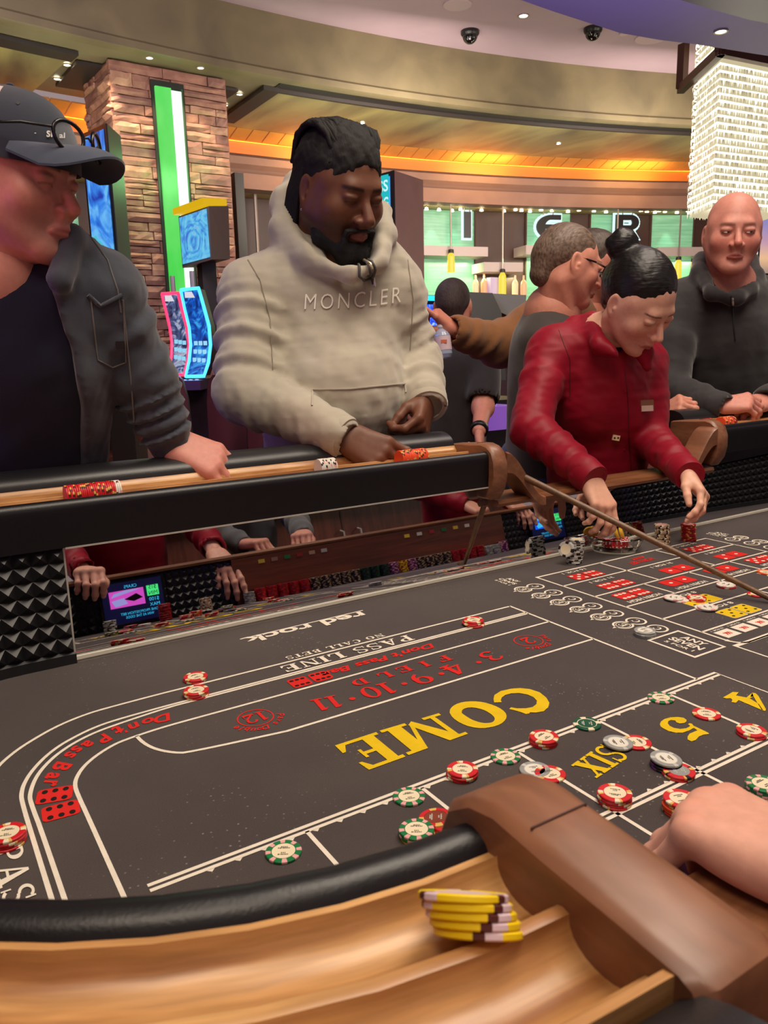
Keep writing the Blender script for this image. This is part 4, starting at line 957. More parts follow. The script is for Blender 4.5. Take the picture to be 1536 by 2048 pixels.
for px, py in ((299, 122), (401, 142), (200, 118)):
    p = atz(px, py, HS - .05); spot('column_spot', p, (p[0] + .05, p[1] + .30, 0), 60, (1, .80, .52), 70, .8, .03)
for px, py in ((1117, 290), (1300, 290), (900, 275)):
    p = atz(px, py, HS - .05)
    spot('soffit_spot', p, (p[0], p[1] + .3, 0), 30, (1, .85, .6), 80, .8, .03)

# ---- stone column
k = 7.1 / 8.6
pa = np.array(atd(218, 118, 7.15)); pb = np.array(atd(446, 138, 7.75)); ps = np.array(atd(165, 128, 7.75))
pa[2] = pb[2] = ps[2] = 0
col = tag(empty('stone_column', (pa[0], pa[1], FLOOR)), kind='structure')
STN = [plaster('stone%d' % i, c, d, 9, .85) for i, (c, d) in enumerate([((150, 106, 86), (188, 140, 116)), ((136, 94, 80), (176, 128, 108)), ((160, 118, 94), (200, 154, 128)), ((128, 90, 80), (162, 118, 104))])]
cb = MB(); ux = (pb - pa); wid = np.linalg.norm(ux[:2]); ux /= np.linalg.norm(ux); uy = ps - pa; dp = np.linalg.norm(uy[:2]); uy /= np.linalg.norm(uy)
nx_ = np.array((ux[1], -ux[0], 0)); ny_ = -np.array((uy[1], -uy[0], 0))
if nx_ @ (CAM - pa) < 0: nx_ = -nx_
if ny_ @ (CAM - pa) < 0: ny_ = -ny_
inn_ = -(nx_ + ny_) * .03
corners = [pa + inn_, pb + inn_, pb + uy * dp + inn_, ps + inn_]
cb.add([(p[0], p[1], FLOOR) for p in corners] + [(p[0], p[1], HS + .02) for p in corners], [(0, 1, 5, 4), (1, 2, 6, 5), (2, 3, 7, 6), (3, 0, 4, 7)]); put('core', cb, STN[3], col)
def stones(o, u, nrm, L, rows, z0, zt):
    z = z0
    while z < zt - .05:
        h = R.uniform(.055, .125); h = min(h, zt - z); x = -R.uniform(0, .02)
        while x < L:
            w = R.uniform(.16, .52); w = min(w, L - x + .01)
            if L - x - w < .08: w = L - x + .01
            split = h > .095 and R.random() < .4
            for (za, zb) in (((z, z + h),) if not split else ((z, z + h * .5), (z + h * .5, z + h))):
                d = R.uniform(.005, .045); g = .004; bb = MB(); nu, nv = 4, 2; V = []
                for i in range(nu + 1):
                    for j in range(nv + 1):
                        e = .5 if i in (0, nu) or j in (0, nv) else 1
                        q = o + u * (x + g + (w - 2 * g) * i / nu) + nrm * (d * e + R.uniform(-.006, .008)); V.append((q[0], q[1], za + g + (zb - za - 2 * g) * j / nv + R.uniform(-.003, .003)))
                m = nv + 1; fs = [(i * m + j, (i + 1) * m + j, (i + 1) * m + j + 1, i * m + j + 1) for i in range(nu) for j in range(nv)]
                ring_ = [i * m for i in range(nu + 1)] + [nu * m + j for j in range(1, nv + 1)] + [i * m + nv for i in range(nu - 1, -1, -1)] + [j for j in range(nv - 1, 0, -1)]
                b0 = len(V); V += [tuple(np.array(V[r_]) - nrm * .06) for r_ in ring_]; kk = len(ring_)
                fs += [(ring_[t], b0 + t, b0 + (t + 1) % kk, ring_[(t + 1) % kk]) for t in range(kk)]
                bb.add(V, fs); put('stone', bb, R.choice(STN), col)
            x += w
        z += h
stones(pa, ux, nx_, wid, 0, .55, HS); stones(pa, uy, ny_, dp, 0, .55, HS)
# rough wall of the lower column kept as one mass (hidden by machines)
# dark recess around the column top, its shade done as a dark slab
cc_ = pa + ux * wid / 2 + uy * dp / 2
b = MB(); b.box((cc_[0] + uy[0] * .16, cc_[1] + uy[1] * .16, HS - .012), (wid / 2 + .24, dp / 2 - .02, .014), (ux, uy, (0, 0, 1))); put('collar', b, M_DARK, col)
# green light strip standing on the column front
def onface(px, py, off=0.0):
    d = cray(px, py); o = pa + nx_ * off; t = ((o - CAM) @ nx_) / (d @ nx_); return CAM + d * t
g0, g1 = onface(309, 172, .085), onface(362, 172, .085)
gl = tag(empty('green_light', (g0[0], g0[1], 0)), 'tall vertical green and white light strip on the stone column front', 'light strip')
x0_, x1_ = (g0 - pa) @ ux, (g1 - pa) @ ux
def colbox(x0, x1, o0, o1, z0, z1, m, name, par):
    b = MB(); c = pa + ux * (x0 + x1) / 2 + nx_ * (o0 + o1) / 2; b.box((c[0], c[1], (z0 + z1) / 2), ((x1 - x0) / 2, (o1 - o0) / 2, (z1 - z0) / 2), (ux, nx_, (0, 0, 1))); return put(name, b, m, par)
zt = g0[2]
colbox(x0_ - .03, x1_ + .03, .052, .075, .2, zt + .06, mat('strip_back', (36, 40, 34), .5), 'backing', gl)
tG = NT('green_strip'); vv = tG.coord('Object', (1, 1, .5)); nz = tG.n('ShaderNodeTexNoise'); nz.inputs['Scale'].default_value = 2.2; nz.inputs['Detail'].default_value = 4; tG.l(vv, nz.inputs['Vector'])
tG.l(tG.ramp(nz.outputs[0], [(.35, lin((60, 220, 70))), (.6, lin((110, 236, 110))), (.75, lin((150, 245, 140)))]), tG.b.inputs['Emission Color']); tG.b.inputs['Emission Strength'].default_value = .9; tG.b.inputs['Base Color'].default_value = (0, 0, 0, 1)
xm = x0_ + (x1_ - x0_) * .58
colbox(x0_, xm, .075, .105, .2, zt, tG.m, 'green_tube', gl); colbox(xm, x1_ - .012, .075, .108, .2, zt - .02, emis('white_tube', (226, 255, 230), 1.6), 'white_tube', gl); colbox(x1_ - .012, x1_, .075, .12, .2, zt, mat('strip_edge', (60, 90, 60), .4), 'edge', gl)
p = pa + ux * (x0_ + x1_) / 2 + nx_ * .3; point('green_glow', (p[0], p[1], 2.2), 10, (.35, 1, .35), .15)
b = MB(); b.bbox(pb[0] + .16, pb[0] + .26, pb[1] + .25, pb[1] + .5, FLOOR, HS - .8); tag(put('dark_post', b, M_DARK), 'dark narrow upright panel right behind the stone column', 'panel')
# ================================================================ bar behind
RB = 18.6
def barpanel(px0, px1, m, name, z0, z1, r=RB, off=0): 
    P = [atc(px0, 450, r), atc(px1, 450, r)]; a0, a1 = ang(P[0][0], P[0][1]), ang(P[1][0], P[1][1]); return arcband([(r - off, z0), (r - off, z1)], a0, a1, 4)
tg = NT('green_glass'); v = tg.coord('Object', (1, 1, 1)); sz = tg.n('ShaderNodeSeparateXYZ'); tg.l(v, sz.inputs[0])
nz = tg.n('ShaderNodeTexNoise'); nz.inputs['Scale'].default_value = 2; tg.l(tg.coord('Object', (1, 1, 14)), nz.inputs['Vector'])
tg.l(tg.ramp(nz.outputs[0], [(.3, lin((112, 168, 128))), (.6, lin((150, 200, 156))), (.8, lin((178, 216, 176)))]), tg.b.inputs['Emission Color']); tg.b.inputs['Emission Strength'].default_value = .62
tg.b.inputs['Base Color'].default_value = lin((96, 150, 116)); tg.b.inputs['Roughness'].default_value = .25; M_GGL = tg.m
M_BRN = mat('brown_panel', (76, 50, 44), .45, var=.15, vscale=4)
bar = tag(empty('back_bar', rp(RB, math.radians(17), FLOOR)), 'curved back bar of lit green glass panes and brown panels behind the players', 'bar')
edges = [(440, 480, 'b'), (480, 560, 'b'), (560, 700, 'g'), (700, 845, 'b'), (845, 950, 'g'), (950, 1052, 'b'), (1052, 1142, 'g'), (1142, 1180, 'b'), (1180, 1226, 'g'), (1226, 1302, 'b'), (1302, 1388, 'g'), (1388, 1452, 'b'), (1452, 1560, 'b'), (100, 160, 'g'), (160, 300, 'b'), (-60, 100, 'b')]
for x0, x1, k in edges:
    b = barpanel(x0 + 1, x1 - 1, None, '', 1.2, 2.62); put('glass_pane' if k == 'g' else 'brown_panel', b, M_GGL if k == 'g' else M_BRN, bar)
b = MB()
for x0, x1, k in edges:
    c = atc(x0, 450, RB - .03); b.bbox(c[0] - .012, c[0] + .012, c[1] - .012, c[1] + .012, 1.2, 2.62)
tag(put('mullions', b, mat('mullion', (84, 60, 50), .5), bar), kind='stuff')
# glowing lower backlight under shelves
M_SHELF = mat('shelf_laminate', (204, 186, 182), .45)
def shelf(px0, px1, py, label, d=.45):
    P0, P1 = atc(px0, py, RB - d), atc(px1, py, RB - d); a0, a1 = ang(*P0[:2]), ang(*P1[:2]); z = (P0[2] + P1[2]) / 2
    pr = [(RB - d, z - .07), (RB - d, z + .07), (RB - .02, z + .07), (RB - .02, z - .07), (RB - d, z - .07)]
    b = arcband(pr, a0, a1, 6)
    for aa in (a0, a1): b.poly([rp(r, aa, zz) for r, zz in pr[:4]])
    o = tag(put('bar_shelf', b, M_SHELF), label, 'shelf'); c = rp(RB - .2, (a0 + a1) / 2, z - .12)
    area('shelf_light', c, (c[0], c[1] + .1, z - 2), .9, 10, (.85, 1, .55), .2); return o
shelf(845, 976, 502, 'pale wall shelf left of the others, above the dark haired man with his back turned')
shelf(968, 1046, 534, 'lower pale shelf of the brown panel beside the hanging rod'); shelf(1052, 1130, 500, 'pale shelf behind the man in glasses'); shelf(1316, 1420, 503, 'pale shelf left of the bald man')
# hanging rods and amber pendants
M_ROD = mat('rod_metal', (176, 160, 150), .35, metal=.6); E_AMB = emis('amber_glass', (236, 214, 70), 1.1)
for px, y0, y1, lab in ((902, 506, 545, 'amber pendant lamp under the leftmost pale shelf'), (1005, 545, 592, 'amber pendant lamp hanging on a long rod'), (1357, 520, 560, 'amber pendant lamp below the shelf left of the bald man'), (1232, 540, 580, 'amber pendant lamp behind the dealer hair bun')):
    a_, c_ = atc(px, y0, RB - .5), atc(px, y1, RB - .5); t = tag(empty('pendant_lamp', a_), lab, 'lamp')
    b = MB(); b.tube([(a_[0], a_[1], 2.62), a_], .014, 6); put('rod', b, M_ROD, t)
    b = MB(); b.lathe([(.03, 0), (.055, -.05), (.06, c_[2] - a_[2]), (0, c_[2] - a_[2])], a_, 14); put('shade', b, E_AMB, t, 40)
    b = MB(); b.lathe([(.0, .06), (.04, .05), (.045, 0), (.03, 0)], a_, 14); put('cap', b, M_DARK, t, 40)
b = MB(); a_ = atc(510, 395, RB - .3); b.tube([(a_[0], a_[1], 2.62), (a_[0], a_[1], 1.2)], .025, 8); tag(put('steel_post', b, M_ROD), 'slim pale metal post between the stone column and the large man', 'post')
# bottles
def bottle(px, py, h, col, label, r=.05, em=.5):
    c = atc(px, py, RB - .35); b = MB(); b.lathe([(0, 0), (r, 0), (r, h * .55), (r * .8, h * .66), (r * .32, h * .78), (r * .32, h), (0, h)], c, 14)
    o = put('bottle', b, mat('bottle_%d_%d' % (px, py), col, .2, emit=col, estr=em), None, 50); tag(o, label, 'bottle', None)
    return o
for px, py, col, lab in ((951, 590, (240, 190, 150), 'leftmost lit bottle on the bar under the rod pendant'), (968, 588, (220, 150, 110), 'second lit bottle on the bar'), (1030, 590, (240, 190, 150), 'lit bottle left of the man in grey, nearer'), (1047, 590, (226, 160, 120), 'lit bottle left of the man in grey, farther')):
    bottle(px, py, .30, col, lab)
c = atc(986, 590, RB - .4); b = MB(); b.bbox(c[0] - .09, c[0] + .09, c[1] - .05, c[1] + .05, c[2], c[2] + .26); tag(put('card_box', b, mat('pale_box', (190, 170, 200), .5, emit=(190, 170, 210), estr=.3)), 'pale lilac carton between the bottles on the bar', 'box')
# row of little bar spotlights
for i, px in enumerate((853, 878, 904, 921, 963, 1008, 1031, 1043, 1060, 1082, 1104, 1136, 1158, 1188, 1212, 1282, 1294, 1310, 1318, 1330, 1354, 1376, 1400)):
    c = atc(px, 417 + (px - 850) * .008 + (i % 3) * 1.5, RB - .3); t = tag(empty('bar_spotlight', c), 'tiny lit spotlight in the row above the bar panes', 'spotlight', 'row of bar spotlights')
    b = MB(); b.lathe([(0, .02), (.022, .012), (.03, -.02), (0, -.024)], c, 8); put('bulb', b, emis('bar_bulb', (255, 236, 190), 9), t)
    b = MB(); b.tube([(c[0], c[1], c[2] + .02), (c[0], c[1], 2.63)], .008, 5); put('stem', b, M_ROD, t)
for px in (870, 915, 1090, 1205, 1345):
    c = atc(px, 428, RB - .16); spot('bar_wash', (c[0], c[1], 2.58), (c[0] + .05, c[1] + .18, 1.5), 14, (.8, 1, .95), 50, .7, .02)
# letters I E R with pale halo edge
E_HALO = emis('letter_edge', (214, 244, 240), 1.2); M_LET = mat('letter_face', (38, 32, 32), .4)
SANS = {'I': [rc(.25, 0, .75, 1)], 'E': ring(.62, .5, .62, .5, .34, .2, 90, 270, 14) + [rc(.6, .8, 1, 1), rc(.3, .41, .94, .6), rc(.6, 0, 1, .2)],
        'R': [rc(0, 0, .3, 1), rc(.2, .78, .6, 1), rc(.2, .36, .6, .56), [(.42, .4), (.7, .4), (1.0, 0), (.66, 0)]] + ring(.6, .68, .36, .32, .28, .2, -90, 90, 12)}
def letter(ch, px0, px1, py0, py1, label):
    A, B = atc(px0, (py0 + py1) / 2, RB - .32), atc(px1, (py0 + py1) / 2, RB - .32); zt_, zb = atc((px0 + px1) / 2, py0, RB - .32)[2], atc((px0 + px1) / 2, py1, RB - .32)[2]
    X = np.array((B[0] - A[0], B[1] - A[1], 0)); w = np.linalg.norm(X); X /= w; N = np.array((X[1], -X[0], 0)); h = zt_ - zb
    t = tag(empty('sign_letter', ((A[0] + B[0]) / 2, (A[1] + B[1]) / 2, zb)), label, 'letter')
    def build(grow, o0, o1, m, name):
        b = MB(); cx = .5; 
        for pgi, p in enumerate(SANS[ch]):
            q = np.array(p); c = q.mean(0); 
            P = []
            for i_ in range(len(q)):
                a_, b_, c_ = q[i_ - 1], q[i_], q[(i_ + 1) % len(q)]
                e1 = (b_ - a_) * (w, h); e2 = (c_ - b_) * (w, h); n1 = np.array((e1[1], -e1[0])); n2 = np.array((e2[1], -e2[0])); n1 /= np.linalg.norm(n1) + 1e-9; n2 /= np.linalg.norm(n2) + 1e-9
                ar = sum(q[k][0] * q[(k + 1) % len(q)][1] - q[(k + 1) % len(q)][0] * q[k][1] for k in range(len(q)))
                nn = (n1 + n2); nn = nn / (np.linalg.norm(nn) + 1e-9) * (1 if ar > 0 else -1) * grow * 1.3
                P.append(b_ * (w, h) + nn)
            def W3(p_, o): g = np.array(A) + X * p_[0] + N * o; return (g[0], g[1], zb + p_[1])
            o1k = o1 + pgi * .00006
            k_ = len(P); b.add([W3(p_, o0) for p_ in P] + [W3(p_, o1k) for p_ in P], [tuple(range(k_, 2 * k_))] + [(i, (i + 1) % k_, k_ + (i + 1) % k_, k_ + i) for i in range(k_)])
        put(name, b, m, t)
    build(.034, -.03, .0, E_HALO, 'halo_edge'); build(.0, .0, .03, M_LET, 'face')
    b = MB()
    for s in (.3, .7): p_ = np.array(A) + X * w * s; b.tube([(p_[0], p_[1], zt_), (p_[0], p_[1], 2.63)], .008, 5)
    put('hanger', b, M_ROD, t)
letter('I', 921, 947, 424, 476, 'black letter I with glowing white outline above the bar')
letter('E', 1072, 1120, 430, 478, 'black letter E with glowing white outline above the bar'); letter('R', 1230, 1278, 430, 478, 'black letter R with glowing white outline above the bar')
# bar counter and equipment
b = MB(); b.add([], []); b = arcband([(17.5, FLOOR), (17.5, .35), (17.45, .36), (17.45, .42), (17.9, .42)], math.radians(-3), math.radians(30), 30); tag(put('bar_counter', b, mat('bar_front', (52, 34, 44), .4)), 'dark curved bar counter below the lit panes', 'counter')
# ---- brown kiosk with cyan screen
def slabkiosk(pxl, pxm, pxr, py0, py1, dl, dm, dr, mside, mscreen, label, name, words, wcol, topz=None, cap=None):
    P = [atd(pxl, (py0[0]), dl), atd(pxm, py0[1], dm), atd(pxr, py0[2], dr)]; zt_ = P[1][2]
    q = [np.array((p[0], p[1], 0)) for p in P]; t = tag(empty(name, (q[1][0], q[1][1], FLOOR)), label, 'kiosk')
    back = q[0] + (q[2] - q[1]); poly_ = [q[0], q[1], q[2], back]
    b = MB(); n = 4; b.add([(p[0], p[1], FLOOR) for p in poly_] + [(p[0], p[1], zt_) for p in poly_], [(0, 1, 5, 4), (1, 2, 6, 5), (2, 3, 7, 6), (3, 0, 4, 7), (4, 5, 6, 7)]); put('body', b, mside, t)
    u = q[1] - q[0]; L = np.linalg.norm(u); u /= L; nn = np.array((u[1], -u[0], 0)); nn = nn if nn @ (CAM - q[0]) > 0 else -nn
    zb = atd(pxm, py1, dm)[2]
    def F(s, z, o=.012): p = q[0] + u * s + nn * o; return (p[0], p[1], z)
    b = MB(); b.add([F(.0, zb, .0), F(L, zb, .0), F(L, zt_ - .0, .0), F(.0, zt_ - .0, .0), F(.0, zb), F(L, zb), F(L, zt_), F(.0, zt_)], [(4, 5, 6, 7), (0, 1, 5, 4), (1, 2, 6, 5), (2, 3, 7, 6), (3, 0, 4, 7)]); fr = put('bezel', b, mat('kiosk_bezel', (18, 22, 30), .3), t)
    b = MB(); m_ = .035; b.add([F(m_, zb + .05, .016), F(L - m_, zb + .05, .016), F(L - m_, zt_ - m_, .016), F(m_, zt_ - m_, .016)], [(0, 1, 2, 3)]); put('screen', b, mscreen, t)
    if words:
        b = MB()
        for txt, zc, hh, ww in words: addtext(b, txt, (np.array(F(L - m_ - .02 - ww / 2, zc, .020)), u, (0, 0, 1)), w=ww, h=hh, size=.1, bold=.002)
        put('screen_text', b, wcol, t)
    return t, F, L, zb, zt_
tS = NT('cyan_screen'); v = tS.coord('Object'); sp = tS.n('ShaderNodeSeparateXYZ'); tS.l(v, sp.inputs[0])
tS.l(tS.ramp(sp.outputs[2], [(0, lin((70, 170, 240))), (1, lin((70, 170, 240)))]), tS.b.inputs['Emission Color']); tS.b.inputs['Emission Strength'].default_value = .95; tS.b.inputs['Base Color'].default_value = (0, 0, 0, 1)
M_KSK = mat('kiosk_brown', (168, 122, 110), .55, var=.1, vscale=6)
kz = lambda py: float(atd(786, py, 6.0)[2])
t, F, L, zb, zt_ = slabkiosk(690, 789, 846, (343, 341, 348), 590, 6.35, 5.95, 6.3, M_KSK, tS.m, 'tall brown kiosk with bright cyan screen beside the large man head', 'display_kiosk', [('SS', kz(370), .085, .11), ('NG', kz(403), .085, .12), ('RE!', kz(438), .085, .15)], emis('kiosk_text', (200, 250, 250), 1.0))
b = MB(); b.add([F(.05, kz(455), .018), F(L - .05, kz(455), .018), F(L - .05, kz(349), .018), F(.05, kz(349), .018)], [(0, 1, 2, 3)]); put('teal_band', b, emis('kiosk_teal', (20, 190, 196), .95), t)
b = MB(); addtext(b, 'RD', (np.array(F(L - .12, kz(482), .020)), (np.array(F(1, 0)) - np.array(F(0, 0))), (0, 0, 1)), w=.10, h=.07, size=.1); put('screen_text', b, emis('kiosk_blue', (20, 120, 210), .8), t)
# ---- left kiosk with blue picture
def swirl(name, stops, sc, strength=1.0, dist=3):
    t = NT(name); nz = t.n('ShaderNodeTexNoise'); nz.inputs['Scale'].default_value = sc; nz.inputs['Distortion'].default_value = dist; nz.inputs['Detail'].default_value = 3; t.l(t.coord(), nz.inputs['Vector'])
    t.l(t.ramp(nz.outputs[0], [(p, lin(c)) for p, c in stops]), t.b.inputs['Emission Color']); t.b.inputs['Emission Strength'].default_value = strength; t.b.inputs['Base Color'].default_value = (0, 0, 0, 1); return t.m
M_SW1 = swirl('blue_swirl', [(.3, (20, 60, 170)), (.45, (50, 130, 230)), (.6, (110, 190, 245)), (.72, (40, 190, 190))], 2.2)
t, F, L, zb, zt_ = slabkiosk(163, 214, 240, (262, 247, 258), 560, 6.45, 6.15, 6.5, mat('kiosk_dark', (48, 50, 44), .5), M_SW1, 'tall dark kiosk with blue picture screen beside the cap brim', 'display_kiosk', None, None)
# ---- slot machine topper sign on its pole
tp = tag(empty('topper_sign', atd(430, 600, 6.4)), 'boxy sign with blue picture and yellow roof above the slot machines', 'sign')
A, B_, C2 = [np.array(v) for v in (atd(357, 433, 6.35), atd(418, 412, 6.05), atd(457, 412, 6.35))]; Ab, Bb, Cb = [np.array(v) for v in (atd(365, 536, 6.35), atd(424, 519, 6.05), atd(460, 518, 6.35))]
D_, Db = A + (C2 - B_), Ab + (Cb - Bb)
b = MB(); b.add([A, B_, C2, D_, Ab, Bb, Cb, Db], [(0, 1, 2, 3), (4, 7, 6, 5), (0, 4, 5, 1), (1, 5, 6, 2), (2, 6, 7, 3), (3, 7, 4, 0)]); put('case', b, mat('topper_case', (92, 78, 72), .5), tp)
nn = np.cross(B_ - A, Ab - A); nn /= np.linalg.norm(nn); nn = nn if nn @ (CAM - A) > 0 else -nn
def F2(u, v, o=.01): return tuple(A + (B_ - A) * u + (Ab - A) * v + nn * o)
M_SW2 = swirl('sky_swirl', [(.35, (70, 120, 220)), (.5, (90, 190, 240)), (.65, (130, 210, 245)), (.75, (150, 150, 220))], 3.5, .9, 5)
b = MB(); b.add([F2(.05, .04), F2(.95, .04), F2(.95, .94), F2(.05, .94)], [(0, 1, 2, 3)]); put('screen', b, M_SW2, tp)
b = MB(); up = np.array((0, 0, .05)); o_ = .05; q = [A + nn * o_, B_ + nn * o_, C2 + nn * o_ * .3, D_]; b.add([p for p in q] + [p + up for p in q], [(0, 1, 5, 4), (1, 2, 6, 5), (2, 3, 7, 6), (3, 0, 4, 7), (4, 5, 6, 7), (3, 2, 1, 0)]); put('yellow_roof', b, emis('yellow_roof', (238, 190, 20), .8), tp)
m_ = (Ab + Bb + Cb + Db) / 4; b = MB(); b.bbox(m_[0] - .06, m_[0] + .06, m_[1] - .06, m_[1] + .06, .55, m_[2] + .02); put('pole', b, M_DARK, tp)
# ---- slot machines with curved glowing screens
HF0 = np.array((math.sin(YAW), math.cos(YAW), 0)); HR0 = np.array((math.cos(YAW), -math.sin(YAW), 0))
def slot(L_, R_, dep, ecol, scr, label):
    """L_, R_: image points down the left and right screen edge"""
    t = tag(empty('slot_machine', (*atd((L_[-1][0] + R_[-1][0]) / 2, 900, dep + .25)[:2], FLOOR)), label, 'slot machine')
    k = len(L_); lp = [np.array(atd(*p, dep + .10 * math.sin(math.pi * i / (k - 1)))) for i, p in enumerate(L_)]; rp_ = [np.array(atd(*p, dep - .12 + .10 * math.sin(math.pi * i / (k - 1)))) for i, p in enumerate(R_)]
    b = MB(); b.add(lp + rp_, [(i, i + 1, k + i + 1, k + i) for i in range(k - 1)]); put('screen', b, scr, t, 60)
    b = MB(); b.tube(lp + rp_[::-1] + [lp[0]], .014, 6); put('edge_light', b, ecol, t, 60)
    bk = HF0 * .22; b = MB(); off = HF0 * .012; LB, RB_ = [p + off for p in lp], [p + off for p in rp_]; LC, RC_ = [p + bk for p in lp], [p + bk for p in rp_]
    b.add(LB + RB_ + LC + RC_, [(i, i + 1, k + i + 1, k + i) for i in range(k - 1)] + [(2 * k + i, 3 * k + i, 3 * k + i + 1, 2 * k + i + 1) for i in range(k - 1)] + [(i, 2 * k + i, 2 * k + i + 1, i + 1) for i in range(k - 1)] + [(k + i, k + i + 1, 3 * k + i + 1, 3 * k + i) for i in range(k - 1)] + [(0, k, 3 * k, 2 * k)])
    put('housing', b, mat('slot_housing', (34, 24, 40), .35), t, 40)
    c = (lp[-1] + rp_[-1]) / 2; AX = (HR0, HF0, (0, 0, 1)); hh = (c[2] - .02 - FLOOR) / 2; q = c + HF0 * .2; b = MB(); b.box((q[0], q[1], FLOOR + hh), (.082, .18, hh), AX); put('cabinet', b, mat('slot_cabinet', (40, 26, 38), .35), t)
    q = c - HF0 * .09; b = MB(); b.box((q[0], q[1], c[2] - .06), (.082, .11, .035), AX); put('button_deck', b, mat('slot_deck', (60, 40, 70), .3), t)
    b = MB(); [b.lathe([(.014, 0), (.014, .006), (0, .008)], q + HR0 * u - HF0 * .05 + np.array((0, 0, -.025)), 10) for u in (-.045, 0, .045)]; put('buttons', b, emis('slot_button', (170, 190, 255), 1.2), t)['kind'] = 'stuff'
    b = MB(); b.lathe([(0, 0), (.02, 0), (.02, .12), (0, .12)], ((lp[0] + rp_[0]) / 2 + bk / 2 + (0, 0, .02)), 10); put('candle', b, mat('candle', (190, 180, 180), .3, metal=.5), t)
    # symbol rows on the glass
    b = MB()
    for j in range(3):
        for i in range(3):
            u, v_ = .28 + .24 * i, .58 + .1 * j; f = v_ * (k - 1); i0 = int(f); fr = f - i0; a_ = lp[i0] + (lp[min(i0 + 1, k - 1)] - lp[i0]) * fr; c_ = rp_[i0] + (rp_[min(i0 + 1, k - 1)] - rp_[i0]) * fr; p = a_ + (c_ - a_) * u - HF0 * .012; b.box(p, (.014, .002, .016), (HR0, HF0, (0, 0, 1)))
    tag(put('symbols', b, emis('slot_symbols', (150, 220, 250), .9), t), kind='stuff')
    b = MB(); a_ = lp[0] * .7 + lp[1] * .3; c_ = rp_[0] * .7 + rp_[1] * .3; p = (a_ + c_) / 2 - HF0 * .012; b.box(p, (.045, .002, .022), (HR0, HF0, (0, 0, 1))); put('title', b, emis('slot_title', (230, 225, 235), .9), t)
    return t
slot([(324, 588), (332, 620), (340, 655), (344, 685), (343, 715), (337, 748)], [(356, 586), (364, 620), (374, 655), (378, 690), (376, 722), (368, 750)], 6.15, emis('slot_red', (255, 50, 90), 2.2), swirl('slot_pic_a', [(.35, (30, 30, 60)), (.5, (90, 110, 160)), (.62, (200, 200, 220)), (.72, (60, 150, 200))], 6, .8), 'slot machine with curved screen framed in red light')
slot([(362, 580), (370, 618), (379, 655), (382, 690), (379, 722), (372, 753)], [(397, 576), (408, 615), (418, 652), (421, 690), (417, 725), (408, 752)], 5.95, emis('slot_blue', (70, 190, 255), 2.2), swirl('slot_pic_b', [(.35, (10, 40, 110)), (.5, (20, 90, 200)), (.65, (60, 170, 240))], 6, .9), 'slot machine with curved screen framed in blue light')
# ---- casino chairs in front of the machines
M_CH = mat('chair_plum', (92, 46, 60), .5); M_CHB = mat('chair_black', (30, 28, 40), .45); M_CHP = mat('chair_post', (70, 40, 46), .4, metal=.3)
def chair(px, dep, rz, label):
    c = atd(px, 860, dep); t = tag(empty('casino_chair', (c[0], c[1], FLOOR), rz), label, 'chair', 'slot machine chairs')
    def loc(b, name, m, sm=40): put(name, b, m, t, sm, local=True)
    b = MB(); b.lathe([(0, 0), (.20, 0), (.20, .03), (.08, .06), (0, .06)], (0, 0, 0), 20); loc(b, 'foot', M_CHP)
    b = MB(); b.lathe([(.05, .05), (.05, .5), (0, .5)], (0, 0, 0), 14); loc(b, 'post', M_CHP)
    b = MB(); b.lathe([(0, .48), (.15, .48), (.18, .5), (.18, .56), (.15, .59), (0, .60)], (0, 0, 0), 24); loc(b, 'seat', M_CHB)
    b = MB()
    V = []
    for j, z in enumerate((.42, .5, .7, .95, 1.08, 1.12)):
        hw = (.085, .105, .125, .12, .10, .07)[j]; y = -.20 - .03 * j
        for i in range(7): a_ = (i - 3) / 3; V.append((hw * a_, y + .05 * a_ * a_ * 1.2, z))
    nV = len(V); V += [(x, y + .055, z) for x, y, z in V]
    fs = [(j * 7 + i, j * 7 + i + 1, (j + 1) * 7 + i + 1, (j + 1) * 7 + i) for j in range(5) for i in range(6)]; fs2 = [tuple(nV + q for q in f[::-1]) for f in fs]
    b.add(V, fs); loc(b, 'back_shell', M_CH, 60)
    b = MB(); b.add(V, fs2 + [(j * 7, (j + 1) * 7, nV + (j + 1) * 7, nV + j * 7) for j in range(5)] + [(j * 7 + 6, nV + j * 7 + 6, nV + (j + 1) * 7 + 6, (j + 1) * 7 + 6) for j in range(5)] + [(35 + i, 36 + i, nV + 36 + i, nV + 35 + i) for i in range(6)]); loc(b, 'back_cushion', M_CHB, 60)
    return t
chair(358, 5.6, -.5, 'plum backed casino chair leftmost of the row before the slot machines'); chair(458, 5.3, -.4, 'plum backed casino chair between the man in the jacket and the large man'); chair(528, 5.0, -.3, 'plum backed casino chair partly behind the large man elbow')
point('slot_glow', atd(360, 700, 5.6), 6, (.5, .4, 1), .2)
# ---- crystal chandelier
ch = tag(empty('crystal_chandelier', atd(1450, 260, 6.1)), 'large rectangular crystal chandelier glowing above the bald man', 'chandelier')
K0, K1, K2 = np.array(atd(1388, 165, 6.75)), np.array(atd(1441, 128, 6.2)), np.array(atd(1600, 150, 6.6))
zt_, zb = K1[2], atd(1436, 408, 6.2)[2]
def hx(p): return np.array((p[0], p[1], 0))
K0, K1, K2 = hx(K0), hx(K1), hx(K2); K3 = K0 + K2 - K1
cen = (K0 + K2) / 2
b = MB(); sh = [cen + (p - cen) * .93 for p in (K0, K1, K2, K3)]; b.add([(p[0], p[1], zb + .02) for p in sh] + [(p[0], p[1], zt_ + .45) for p in sh], [(0, 1, 5, 4), (1, 2, 6, 5), (2, 3, 7, 6), (3, 0, 4, 7), (3, 2, 1, 0)])
put('glowing_core', b, emis('chand_core', (222, 208, 166), .8), ch)
